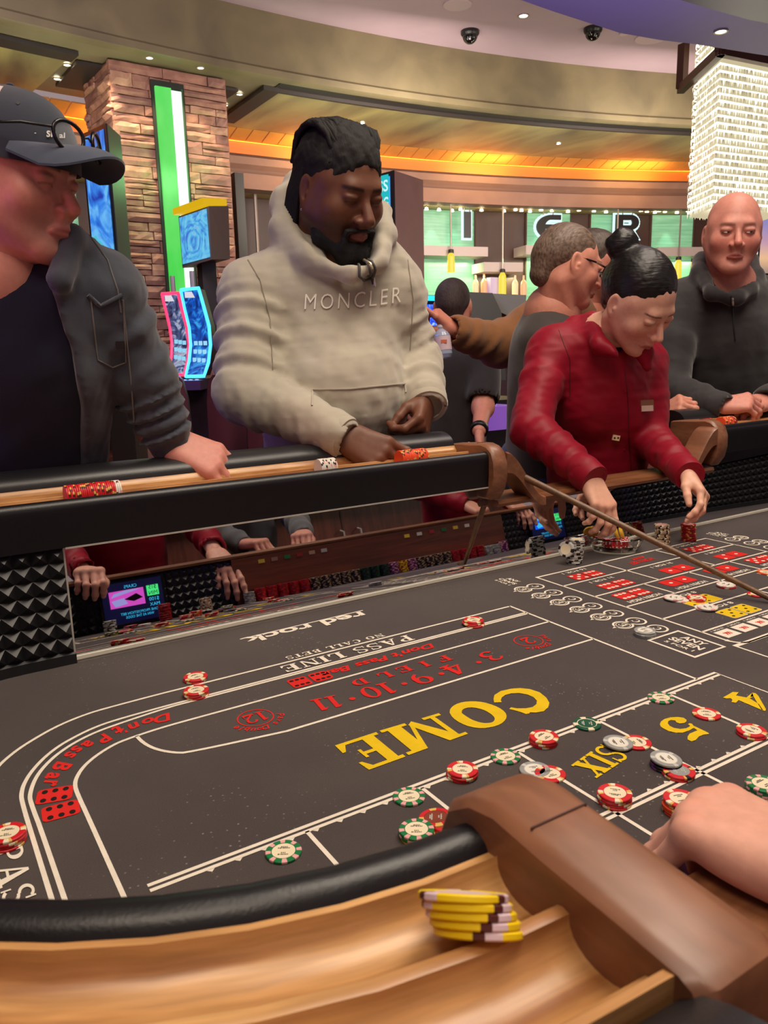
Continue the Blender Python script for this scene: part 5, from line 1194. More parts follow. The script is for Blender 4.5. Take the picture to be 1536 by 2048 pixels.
E_CR1, E_CR2, M_CR = emis('crystal_bright', (255, 250, 226), 1.9), emis('crystal_mid', (244, 232, 196), 1.1), mat('crystal_clear', (214, 206, 178), .08, emit=(200, 190, 150), estr=.45)
strands = MB(); rows = 20; 
for (P, Q) in ((K0, K1), (K1, K2), (K0, K3)):
    Lk = np.linalg.norm(Q - P); u = (Q - P) / Lk
    for r_ in range(rows + 6):
        z1 = zt_ - (zt_ - zb) * r_ / rows + (.3 if r_ < 0 else 0); hz = (zt_ - zb) / rows
        if r_ > rows - 1: z1 = zt_ + hz * (r_ - rows + 1) + .05
        nn_ = int(Lk / .030)
        # string of tiny lights at the top of each tier
        o = P - cen; 
        bx = MB()
        for i in range(nn_):
            x = (i + R.uniform(.2, .8)) / nn_ * Lk; p = P + u * x + (P + Q - 2 * cen) / np.linalg.norm(P + Q - 2 * cen) * R.uniform(0, .02)
            l = hz * R.uniform(.45, .8); w = R.uniform(.006, .010); k_ = R.random(); m_ = 0 if k_ < .35 else (1 if k_ < .7 else 2)
            strands.add([(p[0] - w * u[0], p[1] - w * u[1], z1 - hz * .22), (p[0] + w * u[0], p[1] + w * u[1], z1 - hz * .22), (p[0] - w * .2 * u[1], p[1] + w * .2, z1 - hz * .22), (p[0], p[1], z1 - hz * .22 - l), (p[0], p[1], z1 - hz * .1)], [(0, 1, 3), (1, 2, 3), (2, 0, 3), (0, 4, 1), (1, 4, 2), (2, 4, 0)], m_)
        a_, c_ = P, Q; d = .014
        strands.add([(a_[0], a_[1], z1 - hz * .10), (c_[0], c_[1], z1 - hz * .10), (c_[0], c_[1], z1 - hz * .10 + d * R.uniform(.7, 1.6)), (a_[0], a_[1], z1 - hz * .10 + d * R.uniform(.7, 1.6))], [(0, 1, 2, 3)], 0)
tag(put('crystal_strands', strands, [E_CR1, E_CR2, M_CR], ch), kind='stuff')
fr = MB(); M_BRZ = mat('chandelier_bronze', (88, 54, 44), .4, metal=.3); F0 = np.array(atd(1364, 160, 6.95)); F1 = np.array(atd(1441, 118, 6.1)); F2_ = np.array(atd(1620, 140, 6.55))
for P, Q in ((F0, F1), (F1, F2_)):
    P, Q = hx(P), hx(Q); u = (Q - P); Lk = np.linalg.norm(u); u /= Lk; nrm = np.array((-u[1], u[0], 0)); c = (P + Q) / 2; fr.box((c[0], c[1], zt_ + .06), (Lk / 2 + .03, .03, .035), (u, nrm, (0, 0, 1)))
for P in (F0, F1): P = hx(P); fr.bbox(P[0] - .035, P[0] + .035, P[1] - .035, P[1] + .035, zt_ + .06, zt_ + .42)
put('frame', fr, M_BRZ, ch)
point('chandelier_light', (cen[0], cen[1], zb - .3), 45, (1, .92, .75), .3)
# vertical text banner and sunset screen behind the bald man
A, B_ = atd(1497, 470, 7.5), atd(1520, 470, 7.5); b = MB(); zz0, zz1 = atd(1508, 560, 7.5)[2], atd(1508, 430, 7.5)[2]
t = tag(empty('banner_sign', A), 'narrow dark banner with white characters beside the bald man ear', 'sign'); b.add([(A[0], A[1], zz0), (B_[0], B_[1], zz0), (B_[0], B_[1], zz1), (A[0], A[1], zz1), (A[0] + .03, A[1] + .05, zz0), (B_[0] + .03, B_[1] + .05, zz0), (B_[0] + .03, B_[1] + .05, zz1), (A[0] + .03, A[1] + .05, zz1)], [(0, 1, 2, 3), (0, 4, 5, 1), (1, 5, 6, 2), (2, 6, 7, 3), (3, 7, 4, 0)]); put('panel', b, mat('banner_black', (18, 16, 18), .4), t)
u = np.array(B_) - np.array(A); u[2] = 0; u /= np.linalg.norm(u); b = MB()
for ch_, py in (('8', 487), ('00', 506), ('0', 525), ('1', 541)): addtext(b, ch_, (np.array(atd(1508.5, py, 7.48)), u, (0, 0, 1)), w=.03 * (2.4 if len(ch_) > 1 else 1.6), h=.065, size=.1, bold=.003)
put('characters', b, emis('banner_white', (240, 236, 236), .9), t)
A, B_ = np.array(atd(1520, 500, 8.2)), np.array(atd(1640, 500, 8.6)); zz0, zz1 = atd(1530, 545, 8.2)[2], atd(1530, 425, 8.2)[2]
t = tag(empty('sunset_screen', A), 'glowing purple and orange screen at the right behind the bald man', 'screen')
tq = NT('sunset'); sp = tq.n('ShaderNodeSeparateXYZ'); tq.l(tq.coord('Generated'), sp.inputs[0]); tq.l(tq.ramp(sp.outputs[2], [(0, lin((120, 90, 70))), (.25, lin((250, 190, 120))), (.5, lin((190, 130, 170))), (.8, lin((90, 100, 200))), (1, lin((60, 80, 190)))]), tq.b.inputs['Emission Color']); tq.b.inputs['Emission Strength'].default_value = .65
b = MB(); b.add([(A[0], A[1], zz0), (B_[0], B_[1], zz0), (B_[0], B_[1], zz1), (A[0], A[1], zz1)], [(0, 1, 2, 3)]); put('picture', b, tq.m, t)
b = MB(); b.add([(A[0] - .02, A[1] + .03, zz0 - .05), (B_[0], B_[1] + .03, zz0 - .05), (B_[0], B_[1] + .03, zz1 + .05), (A[0] - .02, A[1] + .03, zz1 + .05)], [(0, 1, 2, 3)]); put('bezel', b, M_DARK, t)
# ---- machines and clutter in the middle distance
t = tag(empty('bar_terminal', atd(860, 640, 5.2)), 'blue glowing bar machine right of the large man shoulder', 'machine')
a_ = np.array(atd(858, 640, 5.2)); b = MB(); b.bbox(a_[0] - .10, a_[0] + .08, a_[1], a_[1] + .2, FLOOR, a_[2] + .16); put('housing', b, mat('terminal_black', (26, 26, 40), .3), t)
b = MB(); b.bbox(a_[0] - .09, a_[0] + .07, a_[1] - .01, a_[1], a_[2] - .16, a_[2] + .1); put('screen', b, swirl('terminal_pic', [(.35, (20, 30, 200)), (.55, (60, 110, 255)), (.7, (190, 220, 255))], 9, 1.3), t)
b = MB(); b.bbox(a_[0] - .06, a_[0] + .05, a_[1] - .02, a_[1], a_[2] + .125, a_[2] + .155); put('top_light', b, emis('terminal_cyan', (40, 220, 250), 2), t)
t = tag(empty('machine_back', atd(985, 640, 5.0)), 'large black machine back between the turned man and the brown sleeve', 'machine')
P = [np.array(atd(x, y, 5.0)) for x, y in ((938, 584), (985, 586), (1003, 625), (1012, 760), (925, 760))]; b = MB(); k = len(P); b.add(P + [p + np.array((.2, .3, 0)) for p in P], [tuple(range(k))] + [(i, (i + 1) % k, k + (i + 1) % k, k + i) for i in range(k)]); put('shell', b, mat('machine_black', (24, 24, 26), .4), t)
P = [np.array(atd(x, y, 5.06)) for x, y in ((984, 587), (1050, 590), (1060, 650), (1002, 625))]; b = MB(); b.add(P + [p + np.array((.2, .3, 0)) for p in P], [(0, 1, 2, 3)] + [(i, (i + 1) % 4, 4 + (i + 1) % 4, 4 + i) for i in range(4)]); put('side', b, mat('machine_grey', (120, 120, 116), .5), t)
P = np.array(atd(1000, 900, 5.0)); b = MB(); b.bbox(P[0] - .3, P[0] + .35, P[1] + .05, P[1] + .4, FLOOR, atd(1000, 800, 5.0)[2]); put('stand', b, mat('machine_black', (24, 24, 26), .4), t)
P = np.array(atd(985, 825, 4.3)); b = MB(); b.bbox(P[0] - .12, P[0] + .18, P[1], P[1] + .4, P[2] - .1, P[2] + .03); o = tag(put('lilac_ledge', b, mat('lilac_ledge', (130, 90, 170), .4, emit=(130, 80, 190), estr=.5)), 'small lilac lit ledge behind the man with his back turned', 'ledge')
b = MB(); b.bbox(P[0] - .1, P[0] + .16, P[1] + .05, P[1] + .35, FLOOR, P[2] - .1); put('ledge_stand', b, mat('machine_black', (24, 24, 26), .4), o)
for i, (dx, hgt) in enumerate(((-.02, .13), (.07, .12))):
    b = MB(); q = (P[0] + dx, P[1] + .1, P[2] + .03); b.lathe([(0, .004), (.03, .004), (.036, hgt), (.039, hgt), (.033, 0), (0, 0)], q, 16); tag(put('drink_glass', b, M_GLASS, None, 50), 'clear drinking glass on the lilac ledge, ' + ('left' if i == 0 else 'right') + ' one of two', 'glass')
# ---- pit cabinet seen in the mirror behind the boxman
M_CAB = wood('cabinet_wood', (80, 42, 34), (122, 66, 54), .4, False, (26, 26, 3), .2)
cab = tag(empty('pit_cabinet', (.9, -2.6, FLOOR)), 'reddish wood cabinet behind the dealers, seen in the mirror', 'cabinet')
b = MB(); b.bbox(-.2, 2.6, -2.9, -2.5, FLOOR, .40); put('body', b, M_CAB, cab)
b = MB(); b.bbox(-.25, 2.65, -2.95, -2.45, .40, .43); put('top', b, M_STEEL, cab)
for x in (.5, 1.2, 1.9):
    b = MB(); b.bbox(x - .004, x + .004, -2.502, -2.497, FLOOR + .1, .38); put('joint', b, M_DARK, cab)
for x in (1.18, 1.30):
    b = MB(); b.tube([(x, -2.49, .05), (x, -2.45, .06), (x, -2.45, .25), (x, -2.49, .26)], .006, 8); put('handle', b, M_STEEL, cab)
b = MB(); b.bbox(1.2, 2.2, -2.44, -2.40, .44, .47); tag(put('blue_light_bar', b, emis('blue_bar', (70, 90, 230), 1.5)), 'blue light bar on top of the pit cabinet in the mirror', 'light bar')
# ================================================================ people: smooth body fields
def unit(v): v = np.array(v, float); return v / (np.linalg.norm(v) + 1e-12)
class Field:
    def __init__(s, lo, hi, h):
        s.h = h; s.lo = np.array(lo, float); n = np.maximum(4, np.ceil((np.array(hi) - s.lo) / h).astype(int)) + 1
        s.ax = [(s.lo[i] + h * np.arange(n[i])).astype(np.float32) for i in range(3)]; s.V = np.full(n, .2, np.float32)
    def _sl(s, lo, hi):
        r = []
        for i in range(3):
            a = max(0, int((lo[i] - s.lo[i]) / s.h)); b = min(len(s.ax[i]), int((hi[i] - s.lo[i]) / s.h) + 2)
            if b <= a: return None
            r.append(slice(a, b))
        return tuple(r)
    def op(s, sl, d, k, op):
        V = s.V[sl]
        if op == '+':
            h = np.maximum(k - np.abs(V - d), 0) / k; s.V[sl] = np.minimum(V, d) - h * h * k * .25
        else:
            d = -d; h = np.maximum(k - np.abs(V - d), 0) / k; s.V[sl] = np.maximum(V, d) + h * h * k * .25
    def rc(s, a, b, ra, rb=None, k=.02, op='+', flat=None, fold=None):
        rb = ra if rb is None else rb; a, b = np.array(a, float), np.array(b, float); m = max(ra, rb) + k + .025
        sl = s._sl(np.minimum(a, b) - m, np.maximum(a, b) + m)
        if sl is None: return s
        X, Y, Z = s.ax[0][sl[0]][:, None, None] - a[0], s.ax[1][sl[1]][None, :, None] - a[1], s.ax[2][sl[2]][None, None, :] - a[2]
        ba = b - a; L2 = ba @ ba + 1e-12
        if flat is not None:
            n, q = unit(flat[0]), flat[1]; e = 1 / q - 1; dn = (X * n[0] + Y * n[1] + Z * n[2]) * e
            X, Y, Z = X + dn * n[0], Y + dn * n[1], Z + dn * n[2]; ba = ba + n * (ba @ n) * e; L2 = ba @ ba + 1e-12
        t = np.clip((X * ba[0] + Y * ba[1] + Z * ba[2]) / L2, 0, 1)
        dx, dy, dz = X - t * ba[0], Y - t * ba[1], Z - t * ba[2]
        rr = ra + (rb - ra) * t
        if fold is not None:
            amp, fr, ph, dirn = fold; dirn = unit(dirn); lat = dx * dirn[0] + dy * dirn[1] + dz * dirn[2]
            w = t * fr + lat * 22 + ph; rr = rr + amp * (np.sin(w) + .55 * np.sin(w * 1.73 + 1.1 + lat * 30)) * (.55 + .45 * np.sin(lat * 25 + ph * 2))
        d = np.sqrt(dx * dx + dy * dy + dz * dz) - rr
        if flat is not None: d = d * (.5 + .5 * flat[1])
        s.op(sl, d.astype(np.float32), k, op); return s
    def el(s, c, r, k=.02, op='+', M=None):
        c, r = np.array(c, float), np.array(r, float); m = max(r) + k + .02; sl = s._sl(c - m, c + m)
        if sl is None: return s
        X, Y, Z = s.ax[0][sl[0]][:, None, None] - c[0], s.ax[1][sl[1]][None, :, None] - c[1], s.ax[2][sl[2]][None, None, :] - c[2]
        if M is not None: X, Y, Z = [X * M[i][0] + Y * M[i][1] + Z * M[i][2] for i in range(3)]     # rows of M: local axes
        k0 = np.sqrt((X / r[0]) ** 2 + (Y / r[1]) ** 2 + (Z / r[2]) ** 2); k1 = np.sqrt((X / r[0] ** 2) ** 2 + (Y / r[1] ** 2) ** 2 + (Z / r[2] ** 2) ** 2) + 1e-9
        s.op(sl, (k0 * (k0 - 1) / k1).astype(np.float32), k, op); return s
    def half(s, p, n, k=.004):          # cut away the side the normal points to
        n = unit(n); d = (s.ax[0][:, None, None] - p[0]) * n[0] + (s.ax[1][None, :, None] - p[1]) * n[1] + (s.ax[2][None, None, :] - p[2]) * n[2]
        s.op((slice(None),) * 3, -d.astype(np.float32), k, '-'); return s
    def ripple(s, amp, fr, seed=0, stretch=(1, 1, 1)):
        i = np.nonzero(np.abs(s.V) < .03); P = [s.ax[j][i[j]] * stretch[j] for j in range(3)]; w = 0; r = random.Random(seed)
        for o in range(5):
            d = unit([r.gauss(0, 1) for _ in range(3)]); e = unit([r.gauss(0, 1) for _ in range(3)]); f = fr * (1 + .55 * o)
            w = w + np.sin((P[0] * d[0] + P[1] * d[1] + P[2] * d[2]) * f + 1.6 * np.sin((P[0] * e[0] + P[1] * e[1] + P[2] * e[2]) * f * .6 + r.random() * 6) + r.random() * 6) / (1 + .4 * o)
        s.V[i] += (amp * w / 2).astype(np.float32); return s
    def mesh(s):
        V = s.V; S = V < 0; c = np.zeros(tuple(n - 1 for n in V.shape), np.uint8); nx, ny, nz = c.shape
        offs = [(i, j, k) for i in (0, 1) for j in (0, 1) for k in (0, 1)]
        for i, j, k in offs: c += S[i:i + nx, j:j + ny, k:k + nz]
        act = np.argwhere((c > 0) & (c < 8)); idx = np.full(c.shape, -1, np.int32); idx[act[:, 0], act[:, 1], act[:, 2]] = np.arange(len(act))
        val = np.stack([V[act[:, 0] + i, act[:, 1] + j, act[:, 2] + k] for i, j, k in offs], 1); acc = np.zeros((len(act), 3)); cnt = np.zeros(len(act))
        for a in range(8):
            for b in range(a + 1, 8):
                if sum(abs(p - q) for p, q in zip(offs[a], offs[b])) != 1: continue
                m = (val[:, a] < 0) != (val[:, b] < 0); t = val[:, a] / np.where(m, val[:, a] - val[:, b], 1)
                acc += m[:, None] * (np.array(offs[a]) + t[:, None] * (np.array(offs[b]) - np.array(offs[a]))); cnt += m
        P = s.lo + (act + acc / cnt[:, None]) * s.h; F = []
        for ax in range(3):
            u, v = [(1, 2), (2, 0), (0, 1)][ax]; A = S[tuple(slice(0, -1) if q == ax else slice(1, -1) for q in range(3))]; B = S[tuple(slice(1, None) if q == ax else slice(1, -1) for q in range(3))]
            e = np.argwhere(A != B)
            if not len(e): continue
            g = e.copy(); 
            for q in range(3):
                if q != ax: g[:, q] += 1
            def I(du, dv):
                h = g.copy(); h[:, u] += du; h[:, v] += dv; return idx[h[:, 0], h[:, 1], h[:, 2]]
            q4 = np.stack([I(-1, -1), I(0, -1), I(0, 0), I(-1, 0)], 1); flip = ~A[e[:, 0], e[:, 1], e[:, 2]]; q4[flip] = q4[flip][:, ::-1]; F.append(q4)
        F = np.concatenate(F); F = F[(F >= 0).all(1)]; return P, F
def relax(P, F, it=1, f=.5):
    for _ in range(it):
        acc = np.zeros_like(P); n = np.zeros(len(P))
        for i in range(4):
            a, b = F[:, i], F[:, (i + 1) % 4]; np.add.at(acc, a, P[b]); np.add.at(n, a, 1)
        P = P + f * (acc / np.maximum(n, 1)[:, None] - P)
    return P
def npmesh(name, P, F, mats, col=None, mi=None):
    me = bpy.data.meshes.new(name); me.vertices.add(len(P)); me.vertices.foreach_set('co', np.asarray(P, np.float32).ravel())
    me.loops.add(len(F) * 4); me.loops.foreach_set('vertex_index', np.asarray(F, np.int32).ravel()); me.polygons.add(len(F)); me.polygons.foreach_set('loop_start', np.arange(0, len(F) * 4, 4, dtype=np.int32))
    me.polygons.foreach_set('use_smooth', np.ones(len(F), bool))
    for m in (mats if isinstance(mats, list) else [mats]): me.materials.append(m)
    if mi is not None: me.polygons.foreach_set('material_index', np.asarray(mi, np.int32))
    if col is not None:
        ca = me.color_attributes.new('Col', 'FLOAT_COLOR', 'POINT'); ca.data.foreach_set('color', np.concatenate([col, np.ones((len(P), 1))], 1).astype(np.float32).ravel())
    me.update(); me.validate(); return me
def join(parts):        # [(P,F,col)]
    P, F, C_, n = [], [], [], 0
    for p, f, c in parts: P.append(p); F.append(f + n); C_.append(c); n += len(p)
    return np.concatenate(P), np.concatenate(F), np.concatenate(C_)
HF = np.array((math.sin(YAW), math.cos(YAW), 0)); HR = np.array((math.cos(YAW), -math.sin(YAW), 0)); UZ = np.array((0, 0, 1.0))
def frame(yaw, pitch=0, roll=0):
    """yaw 0 faces the viewer, +90 faces picture right, 180 faces away; pitch>0 looks down. rows: right, forward, up"""
    y, p, r = [math.radians(v) for v in (yaw, pitch, roll)]; f0 = -HF * math.cos(y) + HR * math.sin(y)
    f = f0 * math.cos(p) - UZ * math.sin(p); u = UZ * math.cos(p) + f0 * math.sin(p); x = np.cross(f, u)
    x, u = x * math.cos(r) + u * math.sin(r), u * math.cos(r) - x * math.sin(r); return np.stack([x, f, u])
def rgb(c): return np.array(lin(c)[:3])
def sstep(a, b, x): t = np.clip((x - a) / (b - a), 0, 1); return t * t * (3 - 2 * t)

def head(pos, fr, sc, skin, lips=(170, 90, 84), brow=(70, 50, 40), stub=None, stubamt=0, blush=.25, neck=(0, -.045, -.19), nose=1.0, jaw=1.0, fat=0, lid=None, h=.0024, female=False, neckr=.054, brlift=0, eyes_open=.5):
    """one head with neck, in head space (x right, y forward, z up; eyes at z=0), then placed"""
    s = 1.0; f = Field((-.115, -.16, -.24), (.115, .145, .14), h)
    f.el((0, -.020, .035), (.0755, .096, .084), .01); f.el((0, .030, -.022), (.064 + fat * .006, .058, .088), .03)
    for sx in (-1, 1):
        f.rc((sx * .054 * jaw, -.002, -.045), (sx * .020, .062, -.100), .022 + fat * .006, .017, .035)
        f.el((sx * .043, .058, -.028), (.024, .020, .020), .03)
        f.rc((sx * .058, .0, -.01), (sx * .052, .02, .02), .018, .018, .03)
    f.el((0, .075, -.103), (.021 if not female else .017, .017, .016), .025)
    f.rc((-.030, .077, .020), (.030, .077, .020), .011 if not female else .009, None, .022)
    f.rc((0, .085, .004), (0, .108 + .004 * nose, -.034), .0075, .0105 * nose, .012)
    for sx in (-1, 1): f.el((sx * .0125 * nose, .098, -.040), (.0095 * nose, .011, .0085), .007)
    f.rc((0, .088, -.05), (0, .089, -.066), .012, .012, .02)
    for sx in (-1, 1): f.el((sx * .032, .096, .0005), (.0165, .018, .0115), .014, '-')
    for sx in (-1, 1):
        f.el((sx * .0315, .0755, -.001), (.0145, .0135, .0125), .004)
        f.el((sx * .0315, .0800, .005), (.0165, .0125, .0075), .006)       # upper lid fold
    # mouth
    for sx in (-1, 1):
        f.rc((0, .0985, -.0665), (sx * .023, .0875, -.0695), .0052, .003, .006); f.rc((0, .0958, -.0760), (sx * .0215, .0868, -.0720), .0057, .003, .006)
    for sx in (-1, 1): f.rc((0, .1045, -.0715), (sx * .025, .0915, -.0712), .0014, .0012, .003, '-')
    f.el((0, .099, -.088), (.016, .006, .005), .01, '-')
    for sx in (-1, 1): f.rc((sx * .019, .098, -.045), (sx * .030, .086, -.070), .0012, .0012, .012, '-')
    # ears
    for sx in (-1, 1):
        M = np.stack([unit((1, .28 * sx, 0)), unit((-.28 * sx, 1, .15)), unit((0, -.15, 1))])
        f.el((sx * .079, -.012, -.010), (.0075, .018, .032), .008, M=M); f.el((sx * .086, -.009, -.006), (.0055, .011, .021), .004, '-', M=M); f.el((sx * .081, -.002, -.014), (.005, .005, .007), .004)
    f.rc((0, -.028, -.05), neck, neckr, neckr * 1.08, .03)
    for sx in (-1, 1): f.rc((sx * .045, -.03, -.07), (sx * .012, neck[1] + .05, neck[2]), .012, .010, .03)
    P, F = f.mesh(); P = relax(P, F, 1, .35)
    x, y, z = P.T; col = np.repeat(rgb(skin)[None], len(P), 0)
    def tint(c, w): 
        nonlocal col; w = np.clip(w, 0, 1)[:, None]; col = col * (1 - w) + rgb(c)[None] * w
    sk = np.array(skin); front = sstep(.03, .06, y)
    tint(tuple(sk * np.array((1.0, .80, .78))), blush * (np.exp(-((np.abs(x) - .042) / .022) ** 2 - ((z + .030) / .022) ** 2) + np.exp(-(x / .016) ** 2 - ((z + .036) / .014) ** 2)) * front)
    if stub is not None:
        m = sstep(-.035, -.062, z) * sstep(-.03, .02, y) * sstep(.112, .085, np.abs(z + .0)) ; m2 = np.exp(-(x / .028) ** 2 - ((z + .057) / .008) ** 2) * front
        tint(stub, stubamt * np.maximum(m * sstep(-.15, -.11, z), m2))
    lipm = np.exp(-(np.abs(x) / .0235) ** 4 - ((z + .0715) / .0085) ** 4) * sstep(.084, .090, y); tint(lips, lipm * .95)
    bw = np.exp(-((z - .0205 - brlift - .10 * np.clip(np.abs(x) - .012, 0, .03) + .22 * np.clip(np.abs(x) - .038, 0, .03)) / (.0042 if not female else .0024)) ** 4) * sstep(.009, .013, np.abs(x)) * sstep(.054, .047, np.abs(x)) * sstep(.04, .055, y); tint(brow, bw * .85)
    ex = np.abs(x) - .0315; lash = np.exp(-((z + .0035 + 10 * ex * ex) / .0016) ** 2) * sstep(.016, .013, np.abs(ex)) * sstep(.07, .08, y); tint(lid or (50, 32, 28), lash * .9)
    sh = np.exp(-(ex / .016) ** 4 - ((z - .001) / .011) ** 4) * front; tint(tuple(sk * .86), sh * .5)
    return P * sc @ fr + pos, F, col
def eyeball(pos, fr, sc, gaze=(0, 1, 0), iris=(70, 50, 40)):
    """two eyes with a coloured iris as one small mesh (opened slits in front of the lids)"""
    b = MB()
    for sx in (-1, 1):
        c0 = np.array((sx * .0315, .0777, -.0012)); n = 14; V = []
        for j in range(5):
            for i in range(n):
                a = 2 * math.pi * i / n; rr = j / 4; V.append(c0 + (.0112 * rr * math.cos(a), .0128 * math.sqrt(max(0, 1 - .72 * rr * rr * math.cos(a) ** 2)) - .0002, .0040 * rr * math.sin(a)))
        fs = [(j * n + i, j * n + (i + 1) % n, (j + 1) * n + (i + 1) % n, (j + 1) * n + i) for j in range(4) for i in range(n)]
        b.add([np.array(v) * sc @ fr + pos for v in V], fs, 0)
        g = c0 + (gaze[0] * .005, .0131, gaze[2] * .0015); b.poly([(g + (.0042 * math.cos(t), -.3 * (gaze[0] * .005 + .0042 * math.cos(t)) ** 2 / .0128, .0036 * math.sin(t))) * sc @ fr + pos for t in np.linspace(0, 2 * math.pi, 15)[:-1]], 1)
    return b
M_SKIN = mat('skin', (200, 150, 130), .5, attr=True, var=.10, vscale=90, bump=.12, bscale=700, bdist=.0006, spec=.4)
M_EYEW, M_IRIS = mat('eye_white', (205, 196, 190), .25), mat('iris', (40, 28, 24), .15)

def hand(wrist, d, back, side, size=1.0, curl=(30, 35, 25), spread=1.0, thumb=(.55, .55, -.25), skin=(190, 130, 110), arm=None, h=.0019, curls=None, armr=.026, nails=True, tcurl=20):
    """palm with four fingers and a thumb. d: toward the fingers, back: out of the back of the hand, side +1 when the thumb lies on d x back... x axis"""
    d = unit(d); back = unit(back - d * (d @ np.array(back))); x = np.cross(d, back); fr = np.stack([x, d, back]); S = size
    f = Field((-.085, -.08, -.115), (.085, .215, .06), h)
    al = -.16 if arm is None else arm
    f.rc((0, -.040, 0), (0, .004, 0), armr, .023, .02, flat=((0, 0, 1), .72))
    kx = [-.031, -.0105, .0105, .029]; order = kx if side > 0 else [-k for k in kx]     # index ... little, thumb on the -x side when side>0
    ky = [.083, .087, .082, .073]; L = [(.043, .026, .020), (.047, .029, .021), (.044, .027, .020), (.034, .021, .018)]; rr = [.0098, .0100, .0096, .0084]
    for i in range(4): f.rc((order[i] * .62, .008, 0), (order[i], ky[i], .002), .0145, rr[i] + .0018, .016)
    f.el((0, .045, -.006), (.034, .042, .013), .012)
    tipi = []
    for i in range(4):
        p = np.array((order[i], ky[i], .002)); sp = order[i] * 2.6 * spread; cs = curls[i] if curls else curl; a = 0
        for j in range(3):
            a += math.radians(cs[j]); dv = np.array((math.sin(math.radians(sp * 100 * .35)) , math.cos(a), -math.sin(a))); dv = unit(dv * (1, 1, 1)); q = p + dv * L[i][j]
            f.rc(p, q, rr[i] * (1, .93, .86)[j], rr[i] * (.93, .86, .74)[j], .0035 if j else .006); 
            if j < 2: f.el(q, (rr[i] * .97,) * 3, .004)
            p = q
        tipi.append((p, dv, a))
    sx = -1 if side > 0 else 1; p = np.array((sx * .020, .018, -.006)); t = unit((sx * thumb[0], thumb[1], thumb[2])); f.rc(p, p + t * .042, .0165, .0125, .014); p = p + t * .042
    t2 = unit(t + np.array((-sx * math.sin(math.radians(tcurl)), math.sin(math.radians(tcurl)), 0))); f.rc(p, p + t2 * .032, .0118, .0105, .005); p2 = p + t2 * .032; t3 = unit(t2 + np.array((-sx * .2, .1, -.1))); f.rc(p2, p2 + t3 * .024, .0108, .0085, .004)
    P, F = f.mesh(); P = relax(P, F, 1, .4)
    col = np.repeat(rgb(skin)[None], len(P), 0); x_, y_, z_ = P.T; sk = np.array(skin)
    for i in range(4):
        k = np.exp(-((x_ - order[i]) / .008) ** 2 - ((y_ - ky[i]) / .009) ** 2) * (z_ > 0); col = col * (1 - .25 * k[:, None]) + rgb(tuple(sk * np.array((1, .78, .74)))) * (.25 * k[:, None])
        if nails:
            p, dv, a = tipi[i]; nb = np.array((0, math.sin(a), math.cos(a))); q = P - (p - dv * .004 + nb * rr[i] * .72); k = np.exp(-(q[:, 0] / .0052) ** 4 - ((q @ dv) / .007) ** 4) * ((q @ nb) > -.0015); col = col * (1 - .55 * k[:, None]) + rgb(tuple(np.minimum(255, sk * 1.16 + 14))) * (.55 * k[:, None])
    return P * S @ fr + np.array(wrist), F, col
def bvh_of(o): 
    me = o.data; v = [np.array(x.co) + wloc(o) for x in me.vertices]; return BVHTree.FromPolygons([tuple(p) for p in v], [tuple(p.vertices) for p in me.polygons])
def hit(bv, px, py, off=.002):
    d = cray(px, py); r = bv.ray_cast(Vector(CAM), Vector(d).normalized())
    if r[0] is None: return None
    n = np.array(r[1]); n = n if n @ d < 0 else -n; return np.array(r[0]) + n * off
def seam(bv, pts, name, m, parent, rad=.002, off=.001, n=6, sub=6, closed=False):
    P = []
    for a, c in zip(pts, pts[1:]):
        for i in range(sub): P.append((a[0] + (c[0] - a[0]) * i / sub, a[1] + (c[1] - a[1]) * i / sub))
    P.append(pts[-1]); Q = [hit(bv, *p, off) for p in P]; Q = [q for q in Q if q is not None]
    if len(Q) < 2: return None
    b = MB(); b.tube(Q, rad, n); return put(name, b, m, parent, 60)
def legs(f, hip, feet, r0=.085, kneeback=None):
    for hp, ft in zip(hip, feet):
        kn = (np.array(hp) + np.array(ft)) / 2; f.rc(hp, kn, r0, r0 * .74, .03); f.rc(kn, np.array(ft) + (0, 0, .09), r0 * .74, r0 * .55, .03)
def shoes(feet, d, m, par):
    for ft in feet:
        f = Field(np.array(ft) - .2, np.array(ft) + .22, .009); d = unit(d); ft = np.array(ft, float)
        f.rc(ft - d * .06 + (0, 0, .045), ft + d * .13 + (0, 0, .035), .045, .036, .02); f.half((ft[0], ft[1], ft[2] + .002), (0, 0, -1)); P, F = f.mesh(); o = bpy.data.objects.new('shoe', npmesh('shoe', P - wloc(par), F, m)); COL.objects.link(o); o.parent = par
def pmesh(name, P, F, m, par, col=None):
    o = bpy.data.objects.new(name, npmesh(name, P - wloc(par), F, m, col)); COL.objects.link(o); o.parent = par; return o
def under(parts, par, prims, skin, h=.014):
    """body under the clothes, joined with head and hands in one mesh"""
    pts = np.array([p for q in prims for p in (q[0], q[1])]); f = Field(pts.min(0) - .2, pts.max(0) + .2, h)
    for q in prims: f.rc(q[0], q[1], q[2], q[3], .05)
    P, F = f.mesh(); parts.append((P, F, np.repeat(rgb(skin)[None], len(P), 0))); return pmesh('body', *join(parts)[:2], M_SKIN, par, join(parts)[2])
def fabric(name, col, var=.08, rough=.9, bsc=900, bump=.25, sheen=.3, vs=40): return mat(name, col, rough, var=var, vscale=vs, bump=bump, bscale=bsc, sheen=sheen, spec=.25, bdist=.001)
def person(label, loc): return tag(empty('person', (loc[0], loc[1], FLOOR)), label, 'person')
